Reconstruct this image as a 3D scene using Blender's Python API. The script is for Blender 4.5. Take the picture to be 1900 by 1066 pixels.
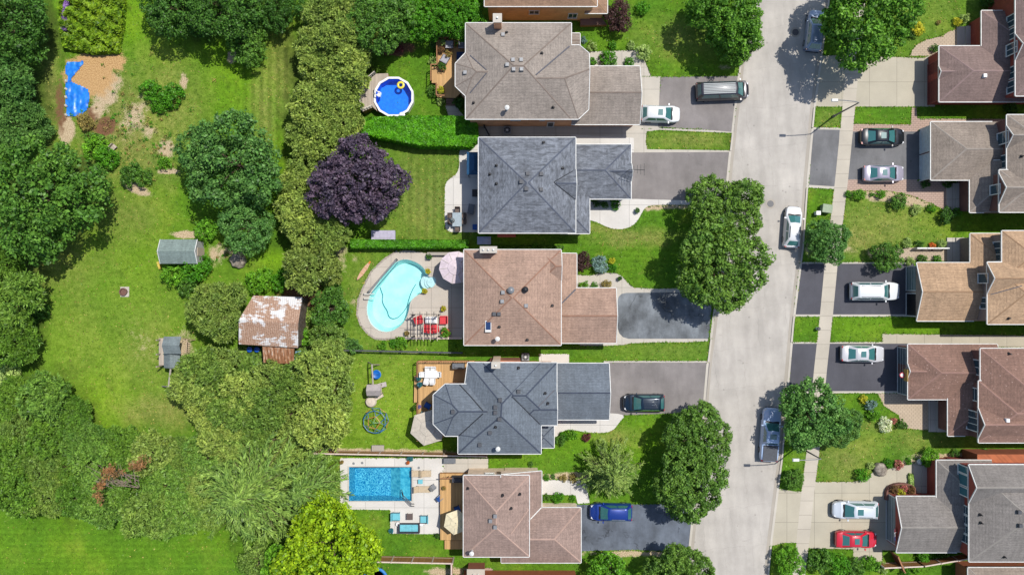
import bpy, bmesh, math, random
import numpy as np
from mathutils import Vector, Matrix, noise as mnoise
random.seed(7); RNG = np.random.default_rng(11)
rad = math.radians
S = bpy.context.scene
COL = S.collection
for o in list(bpy.data.objects): bpy.data.objects.remove(o)
# ---------------------------------------------------------------- camera, sky, sun, exposure
ALT = 88.0; FPX = 1496.0                       # flight height (m) and focal length (pixels of the 1900 px wide photo)
cd = bpy.data.cameras.new("camera"); cam = bpy.data.objects.new("camera", cd); COL.objects.link(cam)
cam.location = (0, 0, ALT); cam.rotation_euler = (0, 0, 0)
cd.sensor_width = 36; cd.lens = 36 * FPX / 1900; cd.clip_start = 1; cd.clip_end = 3000
S.camera = cam
SUN_EL = rad(64.5); SUN_AZ = Vector((0.788, 0.615))
w = bpy.data.worlds.new("World"); S.world = w; w.use_nodes = True
nt = w.node_tree; bg = nt.nodes['Background']
sky = nt.nodes.new('ShaderNodeTexSky'); sky.sky_type = 'NISHITA'; sky.sun_disc = False
sky.sun_elevation = SUN_EL; sky.sun_rotation = math.atan2(SUN_AZ.x, SUN_AZ.y)
nt.links.new(sky.outputs[0], bg.inputs[0]); bg.inputs[1].default_value = 0.125
ld = bpy.data.lights.new("sun", 'SUN'); ld.energy = 4.2; ld.angle = rad(0.5); ld.color = (1.0, .955, .88)
so = bpy.data.objects.new("sun", ld); COL.objects.link(so)
so.rotation_euler = Vector((SUN_AZ.x * math.cos(SUN_EL), SUN_AZ.y * math.cos(SUN_EL), math.sin(SUN_EL))).to_track_quat('Z', 'Y').to_euler()
S.view_settings.view_transform = 'Standard'; S.view_settings.look = 'None'
S.view_settings.exposure = 0.3; S.view_settings.gamma = 1
S.render.resolution_x = 1024; S.render.resolution_y = 574
# ---------------------------------------------------------------- helpers
def W(u, v, z=0.0):
    k = (ALT - z) / FPX
    return Vector(((u - 950) * k, -(v - 533) * k, z))
PX = FPX / ALT                                  # 17 px per metre on the ground
def lin(c): c /= 255; return c / 12.92 if c <= .04045 else ((c + .055) / 1.055) ** 2.4
def C(r, g, b, k=.72): return (lin(r) * k, lin(g) * k, lin(b) * k, 1)
class NT:
    def __init__(s, name):
        s.m = bpy.data.materials.new(name); s.m.use_nodes = True; s.t = s.m.node_tree
        s.p = s.t.nodes['Principled BSDF']; s.out = s.t.nodes['Material Output']
    def n(s, typ, **kw):
        nd = s.t.nodes.new('ShaderNode' + typ)
        for k, v in kw.items():
            if k.startswith('i_'): nd.inputs[k[2:].replace('_', ' ')].default_value = v
            else: setattr(nd, k, v)
        return nd
    def l(s, a, b): s.t.links.new(a, b)
    def coord(s, kind='Object', scale=(1, 1, 1), rot=(0, 0, 0)):
        tc = s.n('TexCoord'); mp = s.n('Mapping'); mp.inputs['Scale'].default_value = scale; mp.inputs['Rotation'].default_value = rot
        s.l(tc.outputs[kind], mp.inputs[0]); return mp.outputs[0]
    def noise(s, vec, scale, detail=4, rough=.55, dist=0):
        nd = s.n('TexNoise'); nd.inputs['Scale'].default_value = scale; nd.inputs['Detail'].default_value = detail
        nd.inputs['Roughness'].default_value = rough; nd.inputs['Distortion'].default_value = dist
        if vec is not None: s.l(vec, nd.inputs['Vector'])
        return nd.outputs['Fac']
    def ramp(s, fac, stops):
        r = s.n('ValToRGB'); e = r.color_ramp.elements
        while len(e) < len(stops): e.new(.5)
        for i, (p, c) in enumerate(stops):
            e[i].position = p; e[i].color = c if len(c) == 4 else (c[0], c[1], c[2], 1)
        s.l(fac, r.inputs[0]); return r.outputs[0]
    def mix(s, fac, a, b, mode='MIX'):
        m = s.n('Mix', data_type='RGBA', blend_type=mode)
        for sock, val in ((m.inputs[0], fac), (m.inputs[6], a), (m.inputs[7], b)):
            if isinstance(val, (int, float, tuple)): sock.default_value = val
            else: s.l(val, sock)
        return m.outputs[2]
    def math(s, op, a, b=0.0, c=None, clamp=False):
        m = s.n('Math', operation=op, use_clamp=clamp)
        for sock, val in zip(m.inputs, (a, b) if c is None else (a, b, c)):
            if isinstance(val, (int, float)): sock.default_value = val
            else: s.l(val, sock)
        return m.outputs[0]
    def bump(s, h, dist=.02, strength=.5):
        b = s.n('Bump'); b.inputs['Distance'].default_value = dist; b.inputs['Strength'].default_value = strength
        s.l(h, b.inputs['Height']); s.l(b.outputs[0], s.p.inputs['Normal'])
BW = lambda x: (x, x, x, 1)
def mul(c, k): return (c[0] * k, c[1] * k, c[2] * k, 1)
def mat(name, c, c2=None, scale=6, rough=.7, metal=0, coat=0, bump=0, lo=.35, hi=.65, big=.0, spec=.4):
    s = NT(name); p = s.p
    p.inputs['Roughness'].default_value = rough; p.inputs['Metallic'].default_value = metal
    p.inputs['Coat Weight'].default_value = coat; p.inputs['Coat Roughness'].default_value = .05
    p.inputs['Specular IOR Level'].default_value = spec
    if c2 is None: c2 = mul(c, .8)
    v = s.coord(); f = s.noise(v, scale, 5)
    col = s.ramp(f, [(lo, c2), (hi, c)])
    if big:
        f2 = s.noise(v, scale * .07 + .05, 4, .6)
        col = s.mix(1.0, col, s.ramp(f2, [(.3, BW(1 - big)), (.7, BW(1 + big * .3))]), 'MULTIPLY')
    s.l(col, p.inputs['Base Color'])
    if bump: s.bump(f, bump, .6)
    return s.m
def glass(name, c, rough=.05):
    s = NT(name); s.p.inputs['Base Color'].default_value = c; s.p.inputs['Roughness'].default_value = rough
    s.p.inputs['Specular IOR Level'].default_value = .8; s.p.inputs['Coat Weight'].default_value = .6; s.p.inputs['Coat Roughness'].default_value = .02
    return s.m
class MB:
    def __init__(s): s.v = []; s.f = []; s.m = []
    def add(s, vs, fs, mi=0):
        b = len(s.v); s.v += [tuple(x) for x in vs]; s.f += [tuple(b + i for i in f) for f in fs]; s.m += [mi] * len(fs); return s
    def box(s, c, d, rz=0, mi=0, taper=1.0, rx=0, ry=0):
        R = Matrix.Rotation(rz, 3, 'Z') @ Matrix.Rotation(ry, 3, 'Y') @ Matrix.Rotation(rx, 3, 'X'); c = Vector(c); vs = []
        for z in (-.5, .5):
            t = taper if z > 0 else 1
            for x, y in ((-.5, -.5), (.5, -.5), (.5, .5), (-.5, .5)): vs.append(c + R @ Vector((x * d[0] * t, y * d[1] * t, z * d[2])))
        return s.add(vs, [(0, 3, 2, 1), (4, 5, 6, 7), (0, 1, 5, 4), (1, 2, 6, 5), (2, 3, 7, 6), (3, 0, 4, 7)], mi)
    def prism(s, pts, z0, z1, mi=0, top=1.0):
        n = len(pts); ar = sum(pts[i][0] * pts[(i + 1) % n][1] - pts[(i + 1) % n][0] * pts[i][1] for i in range(n))
        if ar < 0: pts = pts[::-1]
        cx = sum(p[0] for p in pts) / n; cy = sum(p[1] for p in pts) / n
        vs = [(p[0], p[1], z0) for p in pts] + [(cx + (p[0] - cx) * top, cy + (p[1] - cy) * top, z1) for p in pts]
        return s.add(vs, [tuple(range(n))[::-1], tuple(range(n, 2 * n))] + [(i, (i + 1) % n, n + (i + 1) % n, n + i) for i in range(n)], mi)
    def tube(s, p, q, r, n=8, r2=None, mi=0):
        p = Vector(p); q = Vector(q); d = (q - p); r2 = r if r2 is None else r2
        if d.length < 1e-5: return s
        d.normalize(); a = d.orthogonal().normalized(); b = d.cross(a); vs = []
        for c, rr in ((p, r), (q, r2)):
            for i in range(n):
                t = 2 * math.pi * i / n; vs.append(c + (a * math.cos(t) + b * math.sin(t)) * rr)
        return s.add(vs, [tuple(range(n))[::-1], tuple(range(n, 2 * n))] + [(i, (i + 1) % n, n + (i + 1) % n, n + i) for i in range(n)], mi)
    def path(s, pts, r, n=6, mi=0):
        for a, b in zip(pts, pts[1:]): s.tube(a, b, r, n, mi=mi)
        return s
    def lathe(s, c, prof, n=20, mi=0, sx=1, sy=1):
        vs = []; fs = []
        for (r, z) in prof:
            for i in range(n):
                t = 2 * math.pi * i / n; vs.append((c[0] + r * math.cos(t) * sx, c[1] + r * math.sin(t) * sy, c[2] + z))
        for k in range(len(prof) - 1):
            for i in range(n): fs.append((k * n + i, k * n + (i + 1) % n, (k + 1) * n + (i + 1) % n, (k + 1) * n + i))
        fs.append(tuple(range(n))[::-1]); fs.append(tuple((len(prof) - 1) * n + i for i in range(n)))
        return s.add(vs, fs, mi)
    def build(s, name, mats, parent=None, world=False, smooth=False):
        me = bpy.data.meshes.new(name); off = parent.location if (world and parent) else Vector((0, 0, 0))
        me.from_pydata([(x - off.x, y - off.y, z - off.z) for x, y, z in s.v], [], s.f)
        if not isinstance(mats, (list, tuple)): mats = [mats]
        for m in mats: me.materials.append(m)
        if len(mats) > 1: me.polygons.foreach_set('material_index', s.m)
        if smooth: me.polygons.foreach_set('use_smooth', [True] * len(me.polygons)); me.set_sharp_from_angle(angle=rad(40))
        me.update(); o = bpy.data.objects.new(name, me); COL.objects.link(o)
        if parent: o.parent = parent
        return o
def tag(o, label=None, cat=None, group=None, kind=None):
    for k, v in (('label', label), ('category', cat), ('group', group), ('kind', kind)):
        if v: o[k] = v
    return o
def thing(name, label, cat, loc=(0, 0, 0), rz=0, group=None):
    o = bpy.data.objects.new(name, None); COL.objects.link(o); o.empty_display_size = .3
    o.location = loc; o.rotation_euler = (0, 0, rz); return tag(o, label, cat, group)
def dup(root, loc, rz=0, label=None, sc=1, group=None):
    def cp(o, par):
        c = o.copy(); COL.objects.link(c)
        if par: c.parent = par
        for ch in list(kids.get(o.name, [])): cp(ch, c)
        return c
    kids = {}
    def walk(o):
        kids[o.name] = list(o.children)
        for c in o.children: walk(c)
    walk(root)
    r = cp(root, None); r.location = loc; r.rotation_euler = (0, 0, rz)
    if sc != 1: r.scale = (sc,) * 3
    if label: r['label'] = label
    if group: r['group'] = group
    return r
def setmat(o, m, slot=0):
    o.material_slots[slot].link = 'OBJECT'; o.material_slots[slot].material = m
def chaikin(pts, it=2):
    for _ in range(it):
        q = []
        for i in range(len(pts)):
            a = pts[i]; b = pts[(i + 1) % len(pts)]
            q.append((a[0] * .75 + b[0] * .25, a[1] * .75 + b[1] * .25)); q.append((a[0] * .25 + b[0] * .75, a[1] * .25 + b[1] * .75))
        pts = q
    return pts
def pxy(pts, z=0): return [tuple(W(u, v, z)[:2]) for u, v in pts]
PAVED = []
def sheet(name, m, pts, z, hole=None, thick=0):
    if not isinstance(pts[0], Vector): PAVED.append(list(pts))
    P = pxy(pts) if not isinstance(pts[0], Vector) else [p[:2] for p in pts]
    P = [p for i, p in enumerate(P) if math.hypot(p[0] - P[i - 1][0], p[1] - P[i - 1][1]) > .02]
    bm = bmesh.new()
    def loop(Q):
        vs = [bm.verts.new((x, y, z)) for x, y in Q]; return [bm.edges.new((vs[i], vs[(i + 1) % len(vs)])) for i in range(len(vs))]
    es = loop(P)
    for h in (hole or []): es += loop(h)
    bmesh.ops.triangle_fill(bm, use_beauty=True, use_dissolve=False, edges=es, normal=(0, 0, 1))
    for f in bm.faces:
        if f.normal.z < 0: f.normal_flip()
    if thick:
        r = bmesh.ops.extrude_face_region(bm, geom=list(bm.faces))
        for v in r['geom']:
            if isinstance(v, bmesh.types.BMVert): v.co.z -= thick
        bmesh.ops.recalc_face_normals(bm, faces=list(bm.faces))
    me = bpy.data.meshes.new(name); bm.to_mesh(me); bm.free(); me.materials.append(m)
    o = bpy.data.objects.new(name, me); COL.objects.link(o); o['kind'] = 'structure'
    return o
# ---------------------------------------------------------------- surface materials
def concrete(name, c, joints=None, var=.12):
    s = NT(name); v = s.coord(); f = s.noise(v, 12, 5, .7); g = s.noise(v, .35, 4, .6)
    col = s.mix(1.0, s.ramp(f, [(.3, mul(c, .88)), (.7, c)]), s.ramp(g, [(.3, BW(1 - var)), (.7, BW(1 + var * .4))]), 'MULTIPLY')
    if joints:
        br = s.n('TexBrick', offset=joints[2] if len(joints) > 2 else 0.0, squash=1.0); br.inputs['Scale'].default_value = 1
        br.inputs['Brick Width'].default_value = joints[0]; br.inputs['Row Height'].default_value = joints[1]
        br.inputs['Mortar Size'].default_value = .022; br.inputs['Mortar Smooth'].default_value = .3
        br.inputs['Color1'].default_value = BW(1); br.inputs['Color2'].default_value = BW(.93); br.inputs['Mortar'].default_value = BW(.5)
        s.l(s.coord(rot=(0, 0, joints[3] if len(joints) > 3 else 0)), br.inputs[0]); col = s.mix(1.0, col, br.outputs[0], 'MULTIPLY')
    s.l(col, s.p.inputs['Base Color']); s.p.inputs['Roughness'].default_value = .85; s.bump(f, .01, .4); return s.m
def asphalt(name, c, crack=0, patch=.2, joints=0):
    s = NT(name); v = s.coord(); f = s.noise(v, 25, 4, .8); g = s.noise(v, .28, 5, .65); g2 = s.noise(s.coord(scale=(1, .25, 1)), 1.2, 4, .6)
    col = s.mix(1.0, s.ramp(f, [(.3, mul(c, .8)), (.7, mul(c, 1.12))]), s.ramp(g, [(.3, BW(1 - patch)), (.7, BW(1 + patch * .7))]), 'MULTIPLY')
    col = s.mix(1.0, col, s.ramp(g2, [(.35, BW(1 - patch * .4)), (.65, BW(1.05))]), 'MULTIPLY')
    if crack:
        wv = s.n('VectorMath', operation='ADD'); nz = s.n('TexNoise'); nz.inputs['Scale'].default_value = 1.2; s.l(v, nz.inputs[0])
        s.l(v, wv.inputs[0]); s.l(nz.outputs['Color'], wv.inputs[1])
        vo = s.n('TexVoronoi', feature='DISTANCE_TO_EDGE'); vo.inputs['Scale'].default_value = crack; s.l(wv.outputs[0], vo.inputs[0])
        msk = s.ramp(s.noise(v, .5, 2), [(.5, BW(1)), (.58, BW(0))])
        ln = s.ramp(vo.outputs['Distance'], [(.003, BW(.45)), (.011, BW(1))])
        col = s.mix(1.0, col, s.mix(msk, ln, BW(1)), 'MULTIPLY')
    if joints:
        nz = s.n('TexNoise'); nz.inputs['Scale'].default_value = .8; nz.inputs['Detail'].default_value = 5; s.l(v, nz.inputs[0]); wv = s.n('VectorMath', operation='MULTIPLY_ADD'); s.l(nz.outputs['Color'], wv.inputs[0]); wv.inputs[1].default_value = (.9, .9, 0); s.l(s.coord(rot=(0, 0, -.1)), wv.inputs[2])
        br = s.n('TexBrick', offset=.35); br.inputs['Scale'].default_value = 1; br.inputs['Brick Width'].default_value = 3.1; br.inputs['Row Height'].default_value = 4.3; br.inputs['Mortar Size'].default_value = .03; br.inputs['Mortar Smooth'].default_value = .6
        br.inputs['Color1'].default_value = BW(1); br.inputs['Color2'].default_value = BW(.97); br.inputs['Mortar'].default_value = BW(.87); s.l(wv.outputs[0], br.inputs[0]); col = s.mix(1.0, col, br.outputs[0], 'MULTIPLY')
        sp = s.n('SeparateXYZ'); s.l(s.coord(rot=(0, 0, -.1)), sp.inputs[0]); tr = s.math('SINE', s.math('MULTIPLY', sp.outputs[0], 3.6)); col = s.mix(1.0, col, s.ramp(tr, [(.0, BW(1.03)), (1, BW(.965))]), 'MULTIPLY')
    st = s.ramp(s.noise(s.coord(scale=(.55, 1.6, 1)), .9, 3, .5), [(.68, BW(1)), (.8, BW(1 - patch * 1.6))]); col = s.mix(1.0, col, st, 'MULTIPLY')
    dots = s.n('TexVoronoi'); dots.inputs['Scale'].default_value = .7; s.l(v, dots.inputs[0]); col = s.mix(1.0, col, s.ramp(dots.outputs['Distance'], [(.05, BW(.72)), (.09, BW(1))]), 'MULTIPLY')
    s.l(col, s.p.inputs['Base Color']); s.p.inputs['Roughness'].default_value = .88; s.bump(f, .012, .5); return s.m
def wood(name, c, along='x', w=.14, var=.25):
    s = NT(name); v = s.coord(scale=(.6, 9, 9) if along == 'x' else (9, .6, 9)); f = s.noise(v, 1.4, 4, .6)
    sep = s.n('SeparateXYZ'); s.l(s.coord(), sep.inputs[0]); a = sep.outputs[1 if along == 'x' else 0]
    t = s.math('FRACT', s.math('DIVIDE', a, w)); gap = s.ramp(t, [(.0, BW(.35)), (.1, BW(1)), (.93, BW(1)), (1, BW(.35))])
    idx = s.math('FLOOR', s.math('DIVIDE', a, w)); wn = s.n('TexWhiteNoise', noise_dimensions='1D'); s.l(idx, wn.inputs['W'])
    col = s.mix(1.0, s.ramp(f, [(.3, mul(c, 1 - var)), (.7, c)]), s.ramp(wn.outputs['Value'], [(0, BW(.8)), (1, BW(1.05))]), 'MULTIPLY')
    col = s.mix(1.0, col, gap, 'MULTIPLY')
    s.l(col, s.p.inputs['Base Color']); s.p.inputs['Roughness'].default_value = .75; return s.m
def shingle(name, c, wav=.5, speck=None, blot=.2):
    """courses run level, so colour bands follow height; tabs stretch along the eave"""
    s = NT(name); geo = s.n('NewGeometry'); sep = s.n('SeparateXYZ'); s.l(geo.outputs['Normal'], sep.inputs[0])
    ax = s.math('ABSOLUTE', sep.outputs[0]); ay = s.math('ABSOLUTE', sep.outputs[1]); k = s.math('GREATER_THAN', ax, ay)
    def pair(sx, sy, sc, det=3, r=.6, dist=0):
        a = s.noise(s.coord(scale=(sx, sy, sy * .8)), sc, det, r, dist); b = s.noise(s.coord(scale=(sy, sx, sy * .8)), sc, det, r, dist)
        m = s.n('Mix', data_type='FLOAT'); s.l(k, m.inputs[0]); s.l(a, m.inputs[2]); s.l(b, m.inputs[3]); return m.outputs[0]
    f = pair(.9, 2.4, 1.05 if wav > .6 else 1.5, 3, .6, 1.2)
    f2 = pair(2.5, 7, 2.2, 2, .7)
    g = s.noise(s.coord(), .3, 4, .6)
    pz = s.n('SeparateXYZ'); s.l(s.coord(), pz.inputs[0])
    band = s.math('FRACT', s.math('MULTIPLY', pz.outputs[2], 1 / .115)); bd = s.ramp(band, [(.0, BW(.78)), (.25, BW(1.02)), (1, BW(1.0))])
    col = s.mix(1.0, s.ramp(f, [(.36, mul(c, 1 - wav * .38)), (.62, mul(c, 1 + wav * .25))]), s.ramp(f2, [(.35, BW(.8)), (.65, BW(1.14))]), 'MULTIPLY')
    col = s.mix(1.0, col, bd, 'MULTIPLY'); col = s.mix(1.0, col, s.ramp(g, [(.3, BW(1 - blot)), (.7, BW(1 + blot * .4))]), 'MULTIPLY')
    stk = pair(3.2, .35, 1.3, 4, .6, .3); col = s.mix(1.0, col, s.ramp(stk, [(.35, BW(.88)), (.62, BW(1.05))]), 'MULTIPLY')
    if speck:
        vo = s.n('TexVoronoi'); vo.inputs['Scale'].default_value = 2.2; s.l(s.coord(), vo.inputs[0])
        col = s.mix(s.ramp(vo.outputs['Distance'], [(.08, BW(.8)), (.16, BW(0))]), col, speck)
    s.l(col, s.p.inputs['Base Color']); s.p.inputs['Roughness'].default_value = .92; s.bump(f2, .02, .5); return s.m
def brick(name, c, c2=None):
    s = NT(name); geo = s.n('NewGeometry'); sep = s.n('SeparateXYZ'); s.l(s.coord(), sep.inputs[0])
    cmb = s.n('CombineXYZ'); s.l(s.math('ADD', sep.outputs[0], sep.outputs[1]), cmb.inputs[0]); s.l(sep.outputs[2], cmb.inputs[1])
    br = s.n('TexBrick'); br.inputs['Scale'].default_value = 1; br.inputs['Brick Width'].default_value = .24; br.inputs['Row Height'].default_value = .085
    br.inputs['Mortar Size'].default_value = .008; br.inputs['Color1'].default_value = c; br.inputs['Color2'].default_value = c2 or mul(c, .75)
    br.inputs['Mortar'].default_value = mul(c, .9); s.l(cmb.outputs[0], br.inputs[0])
    s.l(s.mix(1.0, br.outputs[0], s.ramp(s.noise(s.coord(), 1.0), [(.3, BW(.85)), (.7, BW(1.08))]), 'MULTIPLY'), s.p.inputs['Base Color'])
    s.p.inputs['Roughness'].default_value = .9; return s.m
M_road = asphalt('road_asphalt', C(192, 186, 178), patch=.17, joints=1)
M_asL = asphalt('driveway_asphalt_grey', C(140, 134, 132), patch=.24)
M_asOld = asphalt('driveway_asphalt_cracked', C(124, 130, 136), crack=.22, patch=.75)
M_asBlue = asphalt('driveway_asphalt_bluegrey', C(108, 117, 131), crack=.3, patch=.5)
M_asMid = asphalt('driveway_asphalt_mid', C(120, 120, 122), patch=.3)
M_asDk = asphalt('driveway_asphalt_dark', C(84, 84, 92), patch=.2)
M_conc = concrete('concrete_plain', C(205, 198, 186), (2.4, 2.4))
M_concW = concrete('concrete_white', C(226, 222, 216), (3.2, 3.0))
M_concDrive = concrete('concrete_drive', C(196, 188, 168), (3.0, 3.2))
M_side = concrete('sidewalk_concrete', C(205, 196, 180), (60, 1.55))
M_kerb = concrete('kerb_concrete', C(205, 198, 186))
M_kerb2 = concrete('gutter_concrete', C(180, 172, 160))
M_paver = concrete('paver_tan', C(205, 185, 160), (.4, .22, .5))
M_paverP = concrete('paver_pink', C(196, 168, 152), (.4, .22, .5))
M_stone = concrete('pool_stone_grey', C(180, 168, 158), (.5, .35, .5))
M_deckpool = concrete('pool_deck_exposed', C(205, 195, 182), (2.2, 2.2))
M_wood = wood('deck_boards', C(222, 180, 120))
M_woodY = wood('deck_boards_upright', C(222, 176, 115), 'y')
M_woodR = wood('cedar_fence', C(190, 135, 80), 'y', .15)
M_woodD = wood('dark_deck_boards', C(150, 115, 100))
M_woodG = wood('weathered_boards', C(200, 185, 168), 'y', .14)
M_white = mat('white_metal', C(228, 228, 224, .8), scale=3, rough=.5)
M_whiteP = mat('white_plastic', C(235, 235, 235, .85), scale=3, rough=.4)
M_black = mat('black_metal', C(38, 38, 42), scale=6, rough=.5)
M_dgrey = mat('dark_grey_metal', C(80, 82, 88), scale=6, rough=.5)
M_grey = mat('grey_metal', C(150, 152, 155), scale=6, rough=.45, metal=.3)
M_soil = mat('garden_soil', C(120, 88, 62), C(70, 52, 38), scale=5, rough=1, bump=.04)
M_mulch = mat('mulch', C(160, 120, 84), C(100, 72, 50), scale=9, rough=1, bump=.03)
M_gravel = mat('gravel', C(205, 190, 165), C(130, 112, 92), scale=9, rough=1, bump=.03)
M_rock = mat('rock', C(175, 165, 150), C(115, 105, 95), scale=3, rough=.9, bump=.05)
M_winglass = glass('window_glass', C(60, 95, 110, .5))
M_carglass = glass('car_glass', C(62, 118, 118, .75), .12)
M_tyre = mat('tyre_rubber', C(35, 35, 37), scale=9, rough=.9)
M_rim = mat('alloy_rim', C(180, 182, 186), scale=9, rough=.3, metal=.8)
M_bark = mat('bark', C(120, 100, 82), C(70, 56, 45), scale=8, rough=1, bump=.03)
# ---------------------------------------------------------------- ground: one sheet to the horizon
def axis(lo, hi, st):
    a = list(np.arange(lo, hi + 1e-6, st)); return np.array([-900, -500, -300, -180, -110, -80] + a + [80, 110, 180, 300, 500, 900])
gx = axis(-60, 60, .24); gy = axis(-36, 36, .24)
gx = gx[np.argsort(gx)]; gy = gy[np.argsort(gy)]
X, Y = np.meshgrid(gx, gy); NX, NY = len(gx), len(gy)
U = 950 + X * PX; V = 533 - Y * PX
def fbm(x, y, s, seed=0):
    out = np.zeros_like(x); amp = 1; tot = 0
    for o in range(4):
        ph = np.random.default_rng(seed + o).uniform(0, 6.28, (6, 3))
        acc = np.zeros_like(x)
        for a, b, c in ph: acc += np.sin((x * math.cos(a) + y * math.sin(a)) * s * (1 + .3 * math.sin(b)) + c)
        out += amp * acc / 6; tot += amp; amp *= .6; s *= 2.1
    return out / tot
def blob(u, v, ru, rv, rot=0, soft=.45, st=1.0, n=.5, seed=3):
    a = rad(rot); du = U - u; dv = V - v
    x = (du * math.cos(a) + dv * math.sin(a)) / ru; y = (-du * math.sin(a) + dv * math.cos(a)) / rv
    d = np.sqrt(x * x + y * y) + 1.5 * n * FB1 + 1.0 * n * FB2
    return np.clip((1 - d) / (soft + .35) + .5, 0, 1) * st
FB1 = fbm(U, V, .07, 3); FB2 = fbm(U, V, .25, 9)
dirt = np.zeros_like(X); mulch = np.zeros_like(X); soil = np.zeros_like(X)
dry = np.zeros_like(X); lush = np.zeros_like(X); vst = np.zeros_like(X); hst = np.zeros_like(X); wild = np.zeros_like(X)
def mx(A, B): np.maximum(A, B, out=A)
for a in [(197, 165, 22, 40, 20), (178, 205, 14, 28, 30), (125, 242, 16, 28), (250, 215, 22, 40, 30, .9, .7), (275, 245, 14, 16, 0, .9, .7), (308, 275, 16, 22, 0, .6, .8),
          (342, 152, 8, 16), (310, 318, 22, 5), (252, 350, 30, 9, 20), (440, 465, 30, 10, 0, .8, .6), (400, 470, 16, 22, 0, .9, .8), (355, 435, 40, 6), (565, 570, 40, 30, 0, .8, .8), (430, 105, 9, 12),
          (520, 680, 70, 12, 0, .8, .8), (565, 640, 12, 60), (455, 665, 30, 20, 0, .9, .6), (340, 645, 22, 30, 0, .9, .8), (604, 822, 6, 24), (660, 480, 8, 8, 0, .9, .4), (656, 562, 10, 8, 0, .9, .6),
          (632, 470, 14, 40, 0, .9, .6), (270, 640, 40, 30, 40, 1.4, .35), (250, 620, 26, 12, 45, 1.2, .35), (60, 455, 40, 26, 0, 1.2, .45), (1140, 870, 26, 8), (1050, 885, 60, 9, 0, .6, .9), (1180, 1026, 90, 6, 0, .6, .9),
          (1245, 382, 45, 6, 0, .8, .9), (1215, 385, 30, 5, 0, .8, .9), (1780, 846, 80, 6, 0, .7, .9), (1690, 858, 20, 6), (1630, 470, 20, 10, 0, .8, .8), (1660, 365, 90, 13, 8, .6, .9), (1600, 358, 30, 8),
          (1500, 455, 10, 20, 0, 1, .5), (700, 836, 190, 5, 1, .8, .8), (850, 1060, 60, 8, 0, .8, .9), (770, 655, 120, 3, 0, .8, .4), (1350, 125, 14, 5, 0, 1, .6), (1545, 462, 60, 8, 0, 1, .5)]:
    mx(dirt, blob(*a))
mx(mulch, blob(165, 140, 50, 42, 0, .25, 1, .25)); mx(mulch, blob(200, 110, 34, 26, 0, .3, 1, .3))
for a in [(112, 190, 10, 60, 0, .5, .7), (197, 235, 20, 16), (165, 225, 18, 30, 0, .6, .8), (700, 90, 80, 12), (830, 60, 60, 12), (735, 600, 10, 10), (560, 560, 70, 40, 0, .8, .8)]: mx(soil, blob(*a))
for a in [(620, 100, 80, 110), (590, 260, 60, 130), (580, 430, 60, 50), (500, 740, 120, 80), (230, 890, 230, 60), (60, 800, 110, 100), (40, 60, 70, 60), (30, 190, 60, 80), (90, 370, 90, 80), (30, 560, 50, 120), (400, 20, 110, 50), (500, 920, 100, 80)]:
    mx(wild, blob(*a))
for a in [(240, 240, 90, 90, 0, 1.2, .8, .5), (310, 200, 60, 90, 0, 1.2, .6), (270, 650, 60, 80, 20, 1.6, .5), (90, 480, 90, 60, 0, 1.4, .6), (230, 400, 60, 50, 0, 1.6, .5), (150, 620, 60, 110, 0, 1.6, .35), (300, 760, 90, 30, 0, 1.2, .7),
          (520, 130, 30, 80, 0, 1.2, .6), (490, 200, 20, 80, 0, 1.2, .6), (95, 160, 16, 90, 0, 1.2, .7), (1265, 70, 60, 30, 0, 1.4, .5), (1180, 440, 60, 14, 0, 1.2, .7), (1100, 425, 60, 10, 0, 1.3, .6), (1640, 420, 70, 50, 0, 1.6, .6),
          (1600, 445, 40, 26, 0, 1.2, .8), (1570, 850, 50, 40, 0, 1.6, .6), (1640, 790, 60, 12, 0, 1.2, .5), (790, 370, 60, 80, 0, 2, .6), (640, 900, 14, 50, 0, 1.2, .5), (1145, 810, 30, 16, 0, 1.2, .7), (1280, 260, 80, 12, 0, 1.4, .6),
          (680, 540, 30, 60, 0, 1.4, .4), (700, 720, 80, 90, 0, 2, .35), (1700, 815, 80, 20, 0, 1.4, .4), (1540, 225, 20, 20, 0, 1.4, .4), (1720, 30, 80, 50, 0, 2, .3), (270, 600, 120, 90, 0, 2, .3), (1240, 650, 90, 14, 0, 2, .3)]:
    mx(dry, blob(*a))
for a in [(180, 750, 70, 90, 40, 1.4, .9), (130, 640, 60, 60, 0, 1.6, .8), (430, 130, 100, 120, 0, 1.8, .5), (520, 300, 20, 80, 0, 1, .7), (160, 1020, 280, 90, 0, 1, .15), (520, 480, 40, 16, 0, 1, .7), (720, 760, 110, 90, 0, 1.2, .8), (240, 560, 160, 120, 0, 2, .5),
          (1100, 800, 110, 50, 0, 1.5, .5), (1650, 600, 120, 20, 0, 1, .4), (250, 30, 40, 70, 0, 1, .6)]: mx(lush, blob(*a))
vst = np.maximum(blob(500, 180, 60, 160, 0, .8), blob(795, 370, 70, 100, 0, .6)); hst = np.maximum(blob(200, 1030, 300, 70, 0, .5), np.maximum(blob(1260, 60, 110, 90, 0, .6), np.maximum(blob(1180, 470, 120, 60, 0, .6), blob(1270, 260, 90, 22, 0, .6))))
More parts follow.
